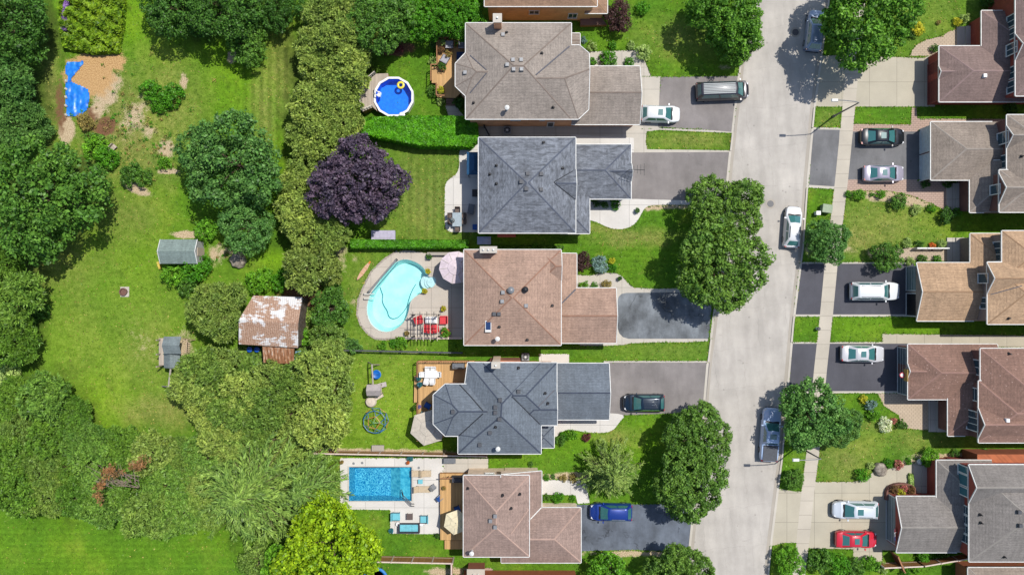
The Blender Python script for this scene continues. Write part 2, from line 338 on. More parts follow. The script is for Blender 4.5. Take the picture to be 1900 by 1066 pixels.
# pool openings
def el(cx, cy, r, n, a0=0, z=0): return [tuple((W(cx, cy, z) + Vector((math.cos(a0 + 2 * math.pi * i / n) * r, math.sin(a0 + 2 * math.pi * i / n) * r, 0)))[:2]) for i in range(n)]
KID = chaikin([(736, 484), (754, 480), (772, 486), (783, 493), (791, 504), (795, 514), (806, 513), (810, 522), (804, 533), (791, 535), (781, 544), (768, 551), (761, 560), (759, 575), (754, 590), (745, 603), (732, 612), (717, 616), (701, 612), (688, 601), (681, 583), (681, 562), (690, 540), (706, 518), (719, 500)], 2)
RECTP = [(647.5, 865.5), (764, 865.5), (764, 928.5), (647.5, 928.5)]
def inpoly(px, py, poly):
    r = np.zeros(px.shape, bool); n = len(poly)
    for i in range(n):
        x1, y1 = poly[i]; x2, y2 = poly[(i + 1) % n]
        if y1 == y2: continue
        c = ((y1 > py) != (y2 > py)) & (px < (x2 - x1) * (py - y1) / (y2 - y1) + x1); r ^= c
    return r
def grow(P, d):
    cx = sum(p[0] for p in P) / len(P); cy = sum(p[1] for p in P) / len(P); out = []
    for p in P:
        l = math.hypot(p[0] - cx, p[1] - cy); out.append((cx + (p[0] - cx) * (l + d) / l, cy + (p[1] - cy) * (l + d) / l))
    return out
fu = (U[:-1, :-1] + U[1:, 1:]) / 2; fv = (V[:-1, :-1] + V[1:, 1:]) / 2
cut = inpoly(fu, fv, grow(KID, 7)) | inpoly(fu, fv, grow(RECTP, 7))
idx = np.arange(NX * NY).reshape(NY, NX)
quads = np.stack([idx[:-1, :-1], idx[:-1, 1:], idx[1:, 1:], idx[1:, :-1]], -1)[~cut].reshape(-1, 4)
gm = bpy.data.meshes.new('ground'); gm.vertices.add(NX * NY)
gm.vertices.foreach_set('co', np.stack([X.ravel(), Y.ravel(), np.zeros(X.size)], -1).ravel())
gm.loops.add(quads.size); gm.loops.foreach_set('vertex_index', quads.ravel().astype(np.int32))
gm.polygons.add(len(quads)); gm.polygons.foreach_set('loop_start', np.arange(0, quads.size, 4, dtype=np.int32))
gm.update(calc_edges=True)
for nm, a, b, c in (('earth', dirt, mulch, soil), ('turf', dry, lush, wild), ('mow', vst, hst, vst)):
    at = gm.color_attributes.new(nm, 'FLOAT_COLOR', 'POINT')
    at.data.foreach_set('color', np.stack([a.ravel(), b.ravel(), c.ravel(), np.ones(a.size)], -1).ravel())
g = NT('lawn'); v = g.coord()
def attr(nm):
    a = g.n('VertexColor', layer_name=nm); sp = g.n('SeparateColor'); g.l(a.outputs[0], sp.inputs[0]); return sp.outputs
E, T, Mw = attr('earth'), attr('turf'), attr('mow')
fine = g.noise(v, 9, 5, .8); mid = g.noise(v, 1.6, 5, .65); big = g.noise(v, .22, 5, .6); vbig = g.noise(g.coord(scale=(1, 1.2, 1), rot=(0, 0, .6)), .07, 4, .6)
col = g.ramp(big, [(.3, C(80, 120, 28, .68)), (.52, C(102, 144, 34, .68)), (.72, C(134, 158, 50, .68))])
col = g.mix(g.ramp(vbig, [(.42, BW(0)), (.6, BW(.55))]), col, C(78, 130, 38, .66))
col = g.mix(g.math('MULTIPLY', T[1], .8), col, C(134, 178, 30, .68))
dm = g.math('MULTIPLY', T[0], g.math('MULTIPLY', mid, 1.7), clamp=True)
col = g.mix(dm, col, g.ramp(fine, [(.35, C(126, 132, 64, .64)), (.65, C(184, 172, 108, .64))]))
spots = g.ramp(g.noise(v, .9, 5, .7), [(.6, BW(0)), (.78, BW(.55))]); col = g.mix(spots, col, C(160, 156, 84, .62))
spots2 = g.ramp(g.noise(g.coord(scale=(1, 1, 1), rot=(0, 0, 1)), .55, 5, .7), [(.56, BW(0)), (.72, BW(.6))]); col = g.mix(spots2, col, C(78, 108, 34, .62))
col = g.mix(T[2], col, C(70, 88, 34, .55))
sx = g.n('SeparateXYZ'); g.l(v, sx.inputs[0])
def stripe(a, per, amt):
    wv = g.math('SINE', g.math('MULTIPLY', g.math('ADD', a, g.math('MULTIPLY', mid, .25)), 6.2832 / per)); return g.ramp(g.math('MULTIPLY_ADD', wv, .5, .5), [(.2, BW(1 - amt)), (.8, BW(1 + amt * .5))])
col = g.mix(Mw[0], col, g.mix(1.0, col, stripe(sx.outputs[0], .9, .16), 'MULTIPLY')); col = g.mix(Mw[1], col, g.mix(1.0, col, stripe(sx.outputs[1], .62, .07), 'MULTIPLY'))
col = g.mix(1.0, col, g.ramp(fine, [(.3, BW(.68)), (.7, BW(1.25))]), 'MULTIPLY')
col = g.mix(1.0, col, g.ramp(mid, [(.3, BW(.74)), (.7, BW(1.2))]), 'MULTIPLY')
col = g.mix(1.0, col, g.ramp(g.noise(v, 3.6, 4, .75), [(.32, BW(.8)), (.68, BW(1.2))]), 'MULTIPLY')
def edge(m): return g.ramp(g.math('ADD', m, g.math('MULTIPLY_ADD', fine, 1.3, g.math('MULTIPLY_ADD', mid, 1.1, -1.2))), [(.36, BW(0)), (.74, BW(1))])
col = g.mix(edge(E[0]), col, g.ramp(fine, [(.36, C(146, 120, 88)), (.62, C(222, 204, 172))]))
col = g.mix(edge(E[1]), col, g.ramp(fine, [(.36, C(150, 108, 66)), (.62, C(222, 186, 134))]))
col = g.mix(edge(E[2]), col, g.ramp(fine, [(.3, C(84, 62, 44)), (.7, C(150, 110, 84))]))
g.l(col, g.p.inputs['Base Color']); g.p.inputs['Roughness'].default_value = .95; g.p.inputs['Specular IOR Level'].default_value = .1
g.bump(g.math('ADD', fine, g.math('MULTIPLY', mid, 1.5)), .06, .7)
gm.materials.append(g.m); go = bpy.data.objects.new('ground', gm); COL.objects.link(go); go['kind'] = 'structure'
# ---------------------------------------------------------------- road, kerbs, sidewalk
RL = [(1510, -1300), (1396, -80), (1388, 0), (1377, 112), (1367, 199), (1356, 297), (1328, 580), (1315, 681), (1308, 763), (1283, 1010), (1275, 1150), (1150, 2400)]
RR = [(1650, -1300), (1543, -80), (1535, 0), (1526, 70), (1518, 128), (1508, 203), (1496, 330), (1487, 458), (1478, 526), (1469, 600), (1459, 715), (1448, 851), (1440, 909), (1429, 996), (1423, 1060), (1414, 1150), (1290, 2400)]
sheet('road', M_road, RL + RR[::-1], .004)
def ribbon(name, m, pts, w0, w1, z, thick=0): return sheet(name, m, [(u + w0, v) for u, v in pts] + [(u + w1, v) for u, v in pts][::-1], z, thick=thick)
def seg(pts, v0, v1):
    f = lambda v: np.interp(v, [p[1] for p in pts], [p[0] for p in pts])
    return [(f(v0), v0)] + [p for p in pts if v0 < p[1] < v1] + [(f(v1), v1)]
ribbon('gutter_strip', M_kerb2, RL, -1, 5, .008); ribbon('gutter_strip', M_kerb2, RR, -5, 1, .008)
for a, b in ((-1300, 136), (247, 280), (380, 540), (628, 671), (769, 934), (1022, 2400)): ribbon('kerb', M_kerb, seg(RL, a, b), -4, -.8, .12, .12)
for a, b in ((136, 247), (280, 380), (540, 628), (671, 769), (934, 1022)): ribbon('kerb_dropped', M_kerb, seg(RL, a, b), -5, -.8, .03, .03)
for a, b in ((-1300, 100), (200, 237), (350, 486), (586, 634), (727, 902), (1012, 2400)): ribbon('kerb', M_kerb, seg(RR, a, b), .8, 4, .12, .12)
for a, b in ((100, 200), (237, 350), (486, 586), (634, 727), (902, 1012)): ribbon('kerb_dropped', M_kerb, seg(RR, a, b), .8, 5, .03, .03)
SL = [(1700, -1300), (1590, -80), (1582, 0), (1569, 128), (1562, 209), (1549, 338), (1540, 414), (1530, 492), (1521, 587), (1510, 688), (1496, 841), (1487, 909), (1477, 1010), (1470, 1066), (1460, 1150), (1330, 2400)]
ribbon('sidewalk', M_side, SL, 0, 24, .016)
def rd(u0, v0, u1, v1): return [(u0, v0), (u1, v0), (u1, v1), (u0, v1)]
SH = sheet
# east side driveways
SH('driveway', M_concDrive, [(1521, 103), (1575, 103), (1566, 198), (1513, 198)], .012)
SH('driveway', M_concDrive, [(1590, 103), (1712, 108), (1735, 100), (1735, 198), (1583, 198)], .012)
SH('path', M_paver, [(1688, 104), (1692, 94), (1700, 84), (1718, 74), (1748, 67), (1762, 58), (1820, 40), (1835, 60), (1835, 100), (1720, 104)], .008)
SH('path', M_paverP, [(1582, 230), (1690, 231), (1692, 198), (1700, 198), (1702, 220), (1880, 221), (1880, 227), (1704, 240), (1702, 336), (1760, 336), (1760, 357), (1753, 390), (1730, 378), (1690, 362), (1650, 354), (1560, 353)], .008)
SH('driveway', M_kerb, [(1507, 236), (1562, 237), (1552, 351), (1500, 348)], .008); SH('driveway', M_asMid, [(1509, 240), (1558, 241), (1551, 346), (1501, 343)], .012)
SH('driveway', M_asMid, [(1578, 244), (1712, 244), (1712, 333), (1568, 333)], .012)
for (a, b, c, d) in ((489, 583, 0, 0), (637, 725, 0, 0)):
    f = lambda v: float(np.interp(v, [p[1] for p in RR], [p[0] for p in RR])); h = lambda v: float(np.interp(v, [p[1] for p in SL], [p[0] for p in SL]))
    SH('driveway', M_kerb, [(f(a) + 4, a - 3), (h(a) + 30, a - 3), (h(b) + 30, b + 4), (f(b) + 4, b + 4)], .008)
    SH('driveway', M_asDk, [(f(a) + 4, a), (h(a) + 4, a), (h(b) + 4, b), (f(b) + 4, b)], .012)
    SH('driveway', M_kerb, [(h(a) + 20, a - 3), (1690, a - 3), (1690, b + 4), (h(b) + 20, b + 4)], .0115 if a < 500 else .0105)
    SH('driveway', M_asDk, [(h(a) + 22, a), (1695, a), (1695, b), (h(b) + 22, b)], .0145)
SH('path', M_paver, [(1655, 462), (1700, 458), (1755, 460), (1815, 440), (1815, 486), (1672, 482)], .008)
SH('path', M_concDrive, [(1637, 619), (1900, 622), (2000, 622), (2000, 646), (1637, 640)], .0125)
SH('path', M_paver, [(1628, 729), (1760, 729), (1760, 800), (1700, 796), (1672, 793), (1668, 770), (1640, 752)], .013)
SH('driveway', M_concDrive, [(1443, 905), (1470, 910), (1492, 911), (1482, 1006), (1455, 1006), (1431, 1012)], .012)
SH('driveway', M_concDrive, [(1508, 893), (1584, 893), (1606, 888), (1622, 872), (1650, 868), (1692, 860), (1740, 848), (1740, 930), (1670, 930), (1670, 1020), (1637, 1020), (1637, 1043), (1583, 1043), (1583, 1018), (1496, 1016)], .012)
# west side driveways and walks
SH('driveway', M_conc, [(1180, 141), (1226, 142), (1224, 240), (1180, 240)], .008); SH('driveway', M_asL, [(1225, 143), (1372, 141), (1362, 245), (1300, 240), (1221, 236)], .012)
SH('path', M_conc, [(1090, 96), (1182, 93), (1196, 112), (1208, 141), (1180, 144), (1180, 124), (1090, 124)], .009)
SH('path', M_conc, [(860, 215), (1180, 215), (1192, 240), (1224, 237), (1362, 243), (1361, 247), (1224, 241), (1200, 244), (1198, 262), (1201, 277), (1359, 279), (1358, 284), (870, 290), (860, 250)], .006)
SH('driveway', M_asL, [(1165, 283), (1357, 282), (1346, 379), (1165, 376)], .012)
SH('path', M_concW, chaikin([(1080, 366), (1345, 374), (1345, 381), (1215, 379), (1196, 384), (1188, 402), (1176, 418), (1155, 426), (1132, 424), (1108, 412), (1080, 404)], 2), .016)
SH('path', M_concW, [(1060, 250), (1176, 256), (1176, 284), (1060, 284)], .010)
SH('path', M_conc, chaikin([(1050, 506), (1090, 512), (1120, 505), (1150, 507), (1166, 526), (1180, 536), (1322, 533), (1318, 540), (1316, 628), (1311, 634), (1175, 635), (1150, 641), (1050, 641)], 1), .008)
SH('driveway', M_asOld, [(1146, 557), (1148, 550), (1153, 545), (1162, 543), (1323, 541), (1315, 628), (1166, 628), (1156, 625), (1149, 618), (1146, 608)], .012)
SH('driveway', M_asL, [(1120, 672), (1317, 672), (1308, 764), (1150, 770), (1120, 770)], .012)
SH('path', M_conc, [(1120, 669), (1316, 669), (1316, 673), (1120, 673)], .008); SH('path', M_concW, rd(1000, 656, 1056, 680), .010)
SH('path', M_concW, chaikin([(1020, 765), (1120, 765), (1162, 768), (1150, 782), (1138, 798), (1120, 803), (1085, 801), (1060, 796), (1045, 798), (1030, 812), (1020, 812)], 2), .016)
SH('driveway', M_asBlue, [(1060, 935), (1287, 934), (1281, 1010), (1262, 1022), (1170, 1019), (1060, 1022)], .012)
SH('path', M_concW, [(990, 888), (1088, 891), (1094, 932), (1072, 934), (1068, 918), (990, 916)], .014)
SH('patio', M_concW, chaikin([(895, 262), (856, 270), (851, 288), (853, 306), (848, 322), (836, 330), (826, 340), (825, 360), (825, 410), (826, 424), (836, 431), (850, 431), (895, 431), (895, 431), (895, 262)], 1), .014)
SH('path', M_conc, [(826, 196), (846, 196), (866, 222), (832, 216)], .008)
kp = pxy(KID); SH('pool_deck', M_deckpool, chaikin([(737, 466), (759, 464), (783, 468), (800, 472), (870, 472), (870, 472), (870, 627), (870, 627), (750, 624), (734, 626), (714, 628), (697, 627), (684, 619), (670, 603), (663, 583), (665, 556), (676, 530), (690, 503), (712, 481)], 2), .03, hole=[kp], thick=.03)
SH('pool_deck', M_stone, chaikin([(737, 464), (712, 479), (688, 502), (674, 529), (663, 555), (661, 583), (668, 604), (682, 621), (697, 630), (714, 631), (734, 628), (735, 624), (714, 627), (697, 626), (684, 618), (671, 602), (664, 583), (667, 556), (677, 530), (691, 503), (714, 482), (737, 467)], 0), .05, thick=.05)
rp = pxy(RECTP); SH('pool_deck', M_concW, [(631, 849), (823, 849), (823, 877), (817, 880), (817, 990), (724, 989), (724, 945), (631, 944)], .03, hole=[rp], thick=.03)
SH('path', M_conc, [(823, 849), (906, 850), (906, 882), (823, 882)], .02)
SH('path', M_paverP, [(860, 1055), (910, 1052), (930, 1066), (930, 1090), (860, 1090)], .008)
# basins and water
def basin(label, poly, depth, liner, water, wl=-.12, name='swimming_pool'):
    P = pxy(poly); c = sum((Vector((x, y, 0)) for x, y in P), Vector()) / len(P)
    t = thing(name, label, 'swimming pool', c); mb = MB(); n = len(P)
    ar = sum(P[i][0] * P[(i + 1) % n][1] - P[(i + 1) % n][0] * P[i][1] for i in range(n))
    if ar < 0: P = P[::-1]
    mb.add([(x, y, .028) for x, y in P] + [(c.x + (x - c.x) * .9, c.y + (y - c.y) * .9, -depth) for x, y in P], [(i, n + i, n + (i + 1) % n, (i + 1) % n) for i in range(n)] + [tuple(range(n, 2 * n))])
    mb.build('liner', liner, t, True)
    mb = MB(); Q = grow(P, .16 if depth < 1.3 else .2); mb.add([(x, y, .045) for x, y in P] + [(x, y, .045) for x, y in Q] + [(x, y, .02) for x, y in P] + [(x, y, .02) for x, y in Q],
        [(i, n + i, n + (i + 1) % n, (i + 1) % n)[::-1] for i in range(n)] + [(i, (i + 1) % n, 2 * n + (i + 1) % n, 2 * n + i)[::-1] for i in range(n)] + [(n + i, n + (i + 1) % n, 3 * n + (i + 1) % n, 3 * n + i) for i in range(n)])
    mb.build('coping', M_conc if depth < 1.3 else M_kerb, t, True)
    MB().add([(x, y, wl) for x, y in grow(P, .1)], [tuple(range(n))]).build('water', water, t, True)
    return t
def watermat(name, tint, bscale, bst, gl=.06):
    s = NT(name); s.t.nodes.remove(s.p); tr = s.n('BsdfTransparent'); tr.inputs[0].default_value = tint; gs = s.n('BsdfGlossy'); gs.inputs['Roughness'].default_value = .04
    nz = s.noise(s.coord(), bscale, 3, .6, .5); b = s.n('Bump'); b.inputs['Distance'].default_value = bst; s.l(nz, b.inputs['Height']); s.l(b.outputs[0], gs.inputs['Normal'])
    m = s.n('MixShader'); m.inputs[0].default_value = gl; s.l(tr.outputs[0], m.inputs[1]); s.l(gs.outputs[0], m.inputs[2]); s.l(m.outputs[0], s.out.inputs[0]); return s.m
s = NT('pale_liner'); v = s.coord(); s.l(s.ramp(s.noise(v, .8, 3), [(.35, C(184, 228, 220, .95)), (.65, C(206, 238, 232, .95))]), s.p.inputs['Base Color']); M_liner1 = s.m
s = NT('pebble_caustic_liner'); v = s.coord(); wv = s.n('TexNoise'); wv.inputs['Scale'].default_value = 1.5; s.l(v, wv.inputs[0]); ad = s.n('VectorMath', operation='ADD'); s.l(v, ad.inputs[0]); s.l(wv.outputs['Color'], ad.inputs[1])
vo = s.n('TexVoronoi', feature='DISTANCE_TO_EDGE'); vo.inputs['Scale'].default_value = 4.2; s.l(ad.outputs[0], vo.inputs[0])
fl = s.ramp(vo.outputs['Distance'], [(.03, C(180, 228, 236, .9)), (.1, C(30, 150, 188, .9)), (.4, C(4, 118, 168, .9))])  # pale cell edges paint caustic light from the water over the pebble blue
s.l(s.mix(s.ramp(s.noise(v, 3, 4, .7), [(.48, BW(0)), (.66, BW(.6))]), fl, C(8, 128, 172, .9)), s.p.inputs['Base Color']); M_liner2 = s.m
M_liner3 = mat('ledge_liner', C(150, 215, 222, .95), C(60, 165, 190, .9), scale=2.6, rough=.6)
k1 = basin('pale turquoise kidney shaped pool with a white entry step', KID, 1.2, M_liner1, watermat('pale_pool_water', (.78, .97, .985, 1), 2, .01))
k2 = basin('rectangular blue pool with painted caustic lines on its pebble liner on white deck', RECTP, 1.6, M_liner2, watermat('blue_pool_water', (.5, .84, .93, 1), 2.5, .03))
# entry steps of both pools
mb = MB()
for i, (uu, r) in enumerate(((794, .85), (799, .72), (802, .6))):
    c = W(uu, 523, 0); mb.lathe((c.x, c.y, -.62 + .16 * i), [(r, -.3), (r, .14)], 20)
mb.build('entry_step', M_whiteP, k1, True)
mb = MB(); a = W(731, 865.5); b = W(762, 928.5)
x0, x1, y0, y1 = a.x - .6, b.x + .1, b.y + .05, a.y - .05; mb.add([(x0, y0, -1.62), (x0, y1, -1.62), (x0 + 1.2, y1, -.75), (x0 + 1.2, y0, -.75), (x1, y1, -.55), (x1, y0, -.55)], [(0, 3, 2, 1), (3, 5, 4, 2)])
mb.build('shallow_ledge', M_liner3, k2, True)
mb = MB(); q = [W(683, 543, .12), W(690, 533, .14), W(712, 505, .14), W(734, 482, .12)]
mb.tube(q[0], q[3], .09, 10); 
rl = thing('pool_cover_reel', 'long grey pool cover reel along the kidney pool edge', 'pool reel', W(706, 512)); MB().tube(W(684, 541, .45), W(735, 482, .45), .1, 12).build('roller', M_grey, rl, True)
for (u, v) in ((684, 541), (735, 482)): MB().box(W(u, v, .22), (.3, .3, .44), .8, taper=.5).build('stand', M_dgrey, rl, True)
MB().tube(W(688, 545, .3), W(738, 487, .3), .04, 6).build('guide_bar', mat('teal_blue', C(60, 130, 150), scale=4), rl, True)
for c3, lab in ((W(683, 549), 'white ladder rails at west end of kidney pool'), (W(760, 926), 'bent grey handrail at corner of rectangular pool')):
    mb = MB(); t = thing('pool_rail', lab, 'pool ladder', c3)
    for d in (-.25, .25):
        pts = [c3 + Vector((-.5 * (1 if 'white' in lab else -1) , d, 0)), c3 + Vector((-.3, d, .6)), c3 + Vector((.2, d, .7)), c3 + Vector((.6, d, .3)), c3 + Vector((.7, d, -.3))]
        if 'bent' in lab: pts = [c3 + Vector((.5, -.6 + d * .5, 0)), c3 + Vector((.3, -.4 + d * .5, .7)), c3 + Vector((-.6, .5 + d * .5, .7)), c3 + Vector((-.9, .9 + d * .5, -.2))]
        MB().path(pts, .045, 8).build('rail', M_white if 'white' in lab else M_dgrey, t, True, True)
hose = [(704, 528), (708, 540), (711, 548), (709, 556), (712, 566), (719, 576), (721, 586), (727, 591), (736, 590), (744, 584), (755, 570), (758, 558), (762, 545), (768, 532), (779, 518)]
tag(MB().path([W(u, v, -1.0) for u, v in chaikin(hose, 2)[:-7]], .035, 6).build('vacuum_hose', mat('teal_hose', C(50, 150, 165), scale=3)), 'teal vacuum hose curling across the kidney pool', 'hose')
# ---------------------------------------------------------------- houses
def RC(u0, v0, u1, v1): return [(u0, v0), (u1, v0), (u1, v1), (u0, v1)]     # edges: 0 north, 1 east, 2 south, 3 west
class House:
    def __init__(s, label, blocks, roof, wall, ridge=None, cat='house', name='house', trim=None, ground=0.0, gablemat=None):
        s.B = []
        for b in blocks:
            poly, z, pitch, gab = b[:4]; opt = b[4] if len(b) > 4 else {}
            P = [W(u, v, z) for u, v in poly]; c = sum(P, Vector()) / len(P); n = len(P); ed = []
            for i in range(n):
                a, d = P[i], P[(i + 1) % n]; t = (d - a).normalized(); nn = Vector((t.y, -t.x, 0))
                if nn.dot(a - c) < 0: nn = -nn
                ed.append((a, d, nn))
            s.B.append(dict(P=P, z=z, p=pitch, g=set(gab), ed=ed, c=c, opt=opt))
        c = s.B[0]['c']; s.t = thing(name, label, cat, (c.x, c.y, ground)); s.trim = trim or M_white; s.wallm = wall
        R = MB(); G = MB(); rid = []
        for bi, b in enumerate(s.B):
            bm = bmesh.new(); z = b['z']; n = len(b['P'])
            lo = [bm.verts.new((p.x, p.y, z - .18 - .004 * bi)) for p in b['P']]; hi = [bm.verts.new((p.x, p.y, z + 14)) for p in b['P']]
            bm.faces.new(lo); bm.faces.new(hi)
            for i in range(n): bm.faces.new((lo[i], lo[(i + 1) % n], hi[(i + 1) % n], hi[i]))
            for i, (a, d, nn) in enumerate(b['ed']):
                if i in b['g']: continue
                no = (nn * b['p'] + Vector((0, 0, 1))).normalized()
                r = bmesh.ops.bisect_plane(bm, geom=bm.verts[:] + bm.edges[:] + bm.faces[:], dist=1e-4, plane_co=a, plane_no=no, clear_outer=True)
                ce = [e for e in r['geom_cut'] if isinstance(e, bmesh.types.BMEdge)]
                if ce: bmesh.ops.edgenet_fill(bm, edges=ce)
            bmesh.ops.remove_doubles(bm, verts=bm.verts[:], dist=2e-3)
            bmesh.ops.dissolve_limit(bm, angle_limit=.01, verts=bm.verts[:], edges=bm.edges[:])
            bmesh.ops.recalc_face_normals(bm, faces=bm.faces[:]); bm.normal_update(); bm.verts.index_update()
            vs = [v.co.copy() for v in bm.verts]
            for f in bm.faces:
                h = max(v.co.z for v in f.verts) - min(v.co.z for v in f.verts)
                mi = 0 if f.normal.z > .2 else (2 if h > .35 else 1)
                R.add([v.co for v in f.verts], [tuple(range(len(f.verts)))], mi)
            for e in bm.edges:
                if len(e.link_faces) != 2: continue
                f1, f2 = e.link_faces; a, d = e.verts[0].co, e.verts[1].co
                if f1.normal.z > .2 and f2.normal.z > .2:
                    if (d - a).length > .4: rid.append((a.copy(), d.copy()))
                elif max(f1.normal.z, f2.normal.z) > .2 and min(f1.normal.z, f2.normal.z) > -.5:
                    fv = f1 if f1.normal.z < f2.normal.z else f2; s.trimline(G, a.copy(), d.copy(), fv.normal.copy(), bi)
            bm.free()
            if b['opt'].get('wall', 1):
                ins = b['opt'].get('ov', .32) + .011 * bi; Q = [s.inset(b, i, ins) for i in range(n)]
                mbw = getattr(s, 'WM', None) or MB(); s.WM = mbw; mbw.prism([(q.x, q.y) for q in Q], -.1, z - .1)
        for a, d in rid:
            dd = (d - a).normalized(); sd = dd.cross(Vector((0, 0, 1))).normalized() * .085; up = Vector((0, 0, .015))
            vs = [a - sd + up * .2, a + up, a + sd + up * .2, d - sd + up * .2, d + up, d + sd + up * .2]
            vs = [v + Vector((0, 0, -.03 if k % 3 != 1 else .01)) for k, v in enumerate(vs)]
            R.add(vs, [(0, 1, 4, 3), (1, 2, 5, 4)], 3)
        s.roof = R.build('roof', [roof, s.trim, gablemat or wall, ridge or roof], s.t, True)
        G.build('gutter', s.trim, s.t, True)
        if getattr(s, 'WM', None): s.wall = s.WM.build('wall', wall, s.t, True)
    def inset(s, b, i, d):
        a, q, n1 = b['ed'][i]; n0 = b['ed'][i - 1][2]; p = b['P'][i]; det = n0.x * n1.y - n0.y * n1.x
        c0 = n0.dot(p) - d; c1 = n1.dot(p) - d
        return Vector(((c0 * n1.y - c1 * n0.y) / det, (n0.x * c1 - n1.x * c0) / det, 0))
    def trimline(s, G, a, d, nn, bi):
        L = (d - a).length; k = max(1, int(L / .3)); run = None
        def other(p):
            best = -9
            for j, b in enumerate(s.B):
                if j == bi: continue
                best = max(best, s.hz(b, p.x, p.y))
            return best
        def flush(i0, i1):
            p = a.lerp(d, i0 / k) + nn * .03; q = a.lerp(d, i1 / k) + nn * .03
            m = (p + q) / 2; dd = q - p
            if dd.length < .25: return
            side = nn * .035; up = Vector((0, 0, .025)); dn = Vector((0, 0, -.13))
            G.add([p - side + dn, p + side + dn, p + side + up, p - side + up, q - side + dn, q + side + dn, q + side + up, q - side + up], [(0, 1, 2, 3), (4, 7, 6, 5), (0, 4, 5, 1), (1, 5, 6, 2), (2, 6, 7, 3), (3, 7, 4, 0)])
        st = None
        for i in range(k):
            m = a.lerp(d, (i + .5) / k) + nn * .12; vis = other(m) < m.z - .02
            if vis and st is None: st = i
            if not vis and st is not None: flush(st, i); st = None
        if st is not None: flush(st, k)
    def hz(s, b, x, y):
        m = 1e9
        for i, (a, d, nn) in enumerate(b['ed']):
            q = -((x - a.x) * nn.x + (y - a.y) * nn.y)
            if q < -1e-6: return -9
            if i not in b['g']: m = min(m, q)
        return b['z'] + b['p'] * (m if m < 1e8 else 0)
    def top(s, x, y): return max([s.hz(b, x, y) for b in s.B])
    def at(s, u, v):
        z = 5.0
        for _ in range(12):
            p = W(u, v, z); t = s.top(p.x, p.y); z = z * .4 + (t if t > 0 else 4) * .6
        p = W(u, v, z); p.z = z; return p
    def line(s, pts, m, w=.12, name='valley'):
        mb = MB()
        for (u0, v0), (u1, v1) in zip(pts, pts[1:]):
            k = 8; q = [s.at(u0 + (u1 - u0) * i / k, v0 + (v1 - v0) * i / k) for i in range(k + 1)]
            mb.path([p + Vector((0, 0, .0)) for p in q], w / 2, 6)
        return mb.build(name, m, s.t, True)
    def vents(s, boxes=(), pipes=(), flue=(), m=None):
        for u, v in boxes:
            p = s.at(u, v); mb = MB(); mb.box(p + Vector((0, 0, .06)), (.4, .4, .24), taper=.9); mb.box(p + Vector((0, 0, .22)), (.34, .34, .06)); mb.build('roof_vent', m or M_dgrey, s.t, True)
        for u, v in pipes:
            p = s.at(u, v); mb = MB(); mb.tube(p - Vector((0, 0, .1)), p + Vector((0, 0, .42)), .07, 8); mb.lathe(p, [(.2, -.05), (.1, .1)], 10); mb.build('vent_pipe', M_black, s.t, True)
        for u, v in flue:
            p = s.at(u, v); mb = MB(); mb.tube(p - Vector((0, 0, .1)), p + Vector((0, 0, .95)), .11, 10); mb.lathe(p + Vector((0, 0, .95)), [(.11, 0), (.24, .05), (.24, .14), (.05, .24)], 12); mb.build('flue', M_white, s.t, True)
    def chimney(s, u, v, su, sv, zt, m, cap=None, z0=0):
        p = W(u, v, zt); t = MB(); t.box((p.x, p.y, (zt + z0) / 2), (su / PX, sv / PX, zt - z0)); o = t.build('chimney', m, s.t, True)
        mb = MB(); mb.box((p.x, p.y, zt + .05), (su / PX + .14, sv / PX + .14, .1)); mb.build('cap', cap or M_kerb, o).location = -s.t.location
        mb = MB(); k = max(1, round(su / sv))
        for i in range(k): mb.lathe((p.x + (i - (k - 1) / 2) * .5, p.y, zt + .1), [(.1, 0), (.09, .22)], 10)
        mb.build('flue_pot', M_white, o).location = -s.t.location
    def opening(s, bi, ei, t0, t1, z0, z1, name='window', out=.0, pane=None, frame=None, bars=(2, 1), plane=None, label=None):
        """t0,t1: pixel range (at the eave) along the edge"""
        b = s.B[bi]; a, d, nn = b['ed'][ei]; ins = (b['opt'].get('ov', .32) + .011 * bi) if plane is None else plane
        ax = 1 if abs(nn.x) > .7 else 0; k = (ALT - b['z']) / FPX
        c0, c1 = (((t0 - 950) * k, (t1 - 950) * k) if ax == 0 else (-(t0 - 533) * k, -(t1 - 533) * k))
        if c0 > c1: c0, c1 = c1, c0
        base = (a - nn * ins); pos = base.x if ax == 1 else base.y; sg = (nn.x if ax == 1 else nn.y)
        def bx(mb, q0, q1, zz0, zz1, dep, off=0):
            c = (q0 + q1) / 2; pc = pos + sg * (dep / 2 + off)
            if ax == 1: mb.box((pc, c, (zz0 + zz1) / 2), (dep, q1 - q0, zz1 - zz0))
            else: mb.box((c, pc, (zz0 + zz1) / 2), (q1 - q0, dep, zz1 - zz0))
        f = .1; mb = MB()
        bx(mb, c0 - f, c1 + f, z1, z1 + f, .07, out); bx(mb, c0 - f, c1 + f, z0 - f, z0, .11, out); bx(mb, c0 - f, c0, z0, z1, .07, out); bx(mb, c1, c1 + f, z0, z1, .07, out)
        for i in range(1, bars[0]): q = c0 + (c1 - c0) * i / bars[0]; bx(mb, q - .035, q + .035, z0, z1, .055, out)
        for i in range(1, bars[1]): q = z0 + (z1 - z0) * i / bars[1]; bx(mb, c0, c1, q - .02, q + .02, .05, out)
        o = mb.build(name, frame or s.trim, s.t, True)
        if label: o['label'] = label
        mb = MB(); bx(mb, c0, c1, z0, z1, .035, out); mb.build('pane' if name == 'window' else 'door_panel', pane or M_winglass, o).location = -s.t.location
        return o
EV = 5.3; GE = 2.9
sh_taupe = shingle('shingles_taupe', C(160, 149, 139), .35); sh_slate = shingle('shingles_slate_wavy', C(122, 127, 136), 1.0)
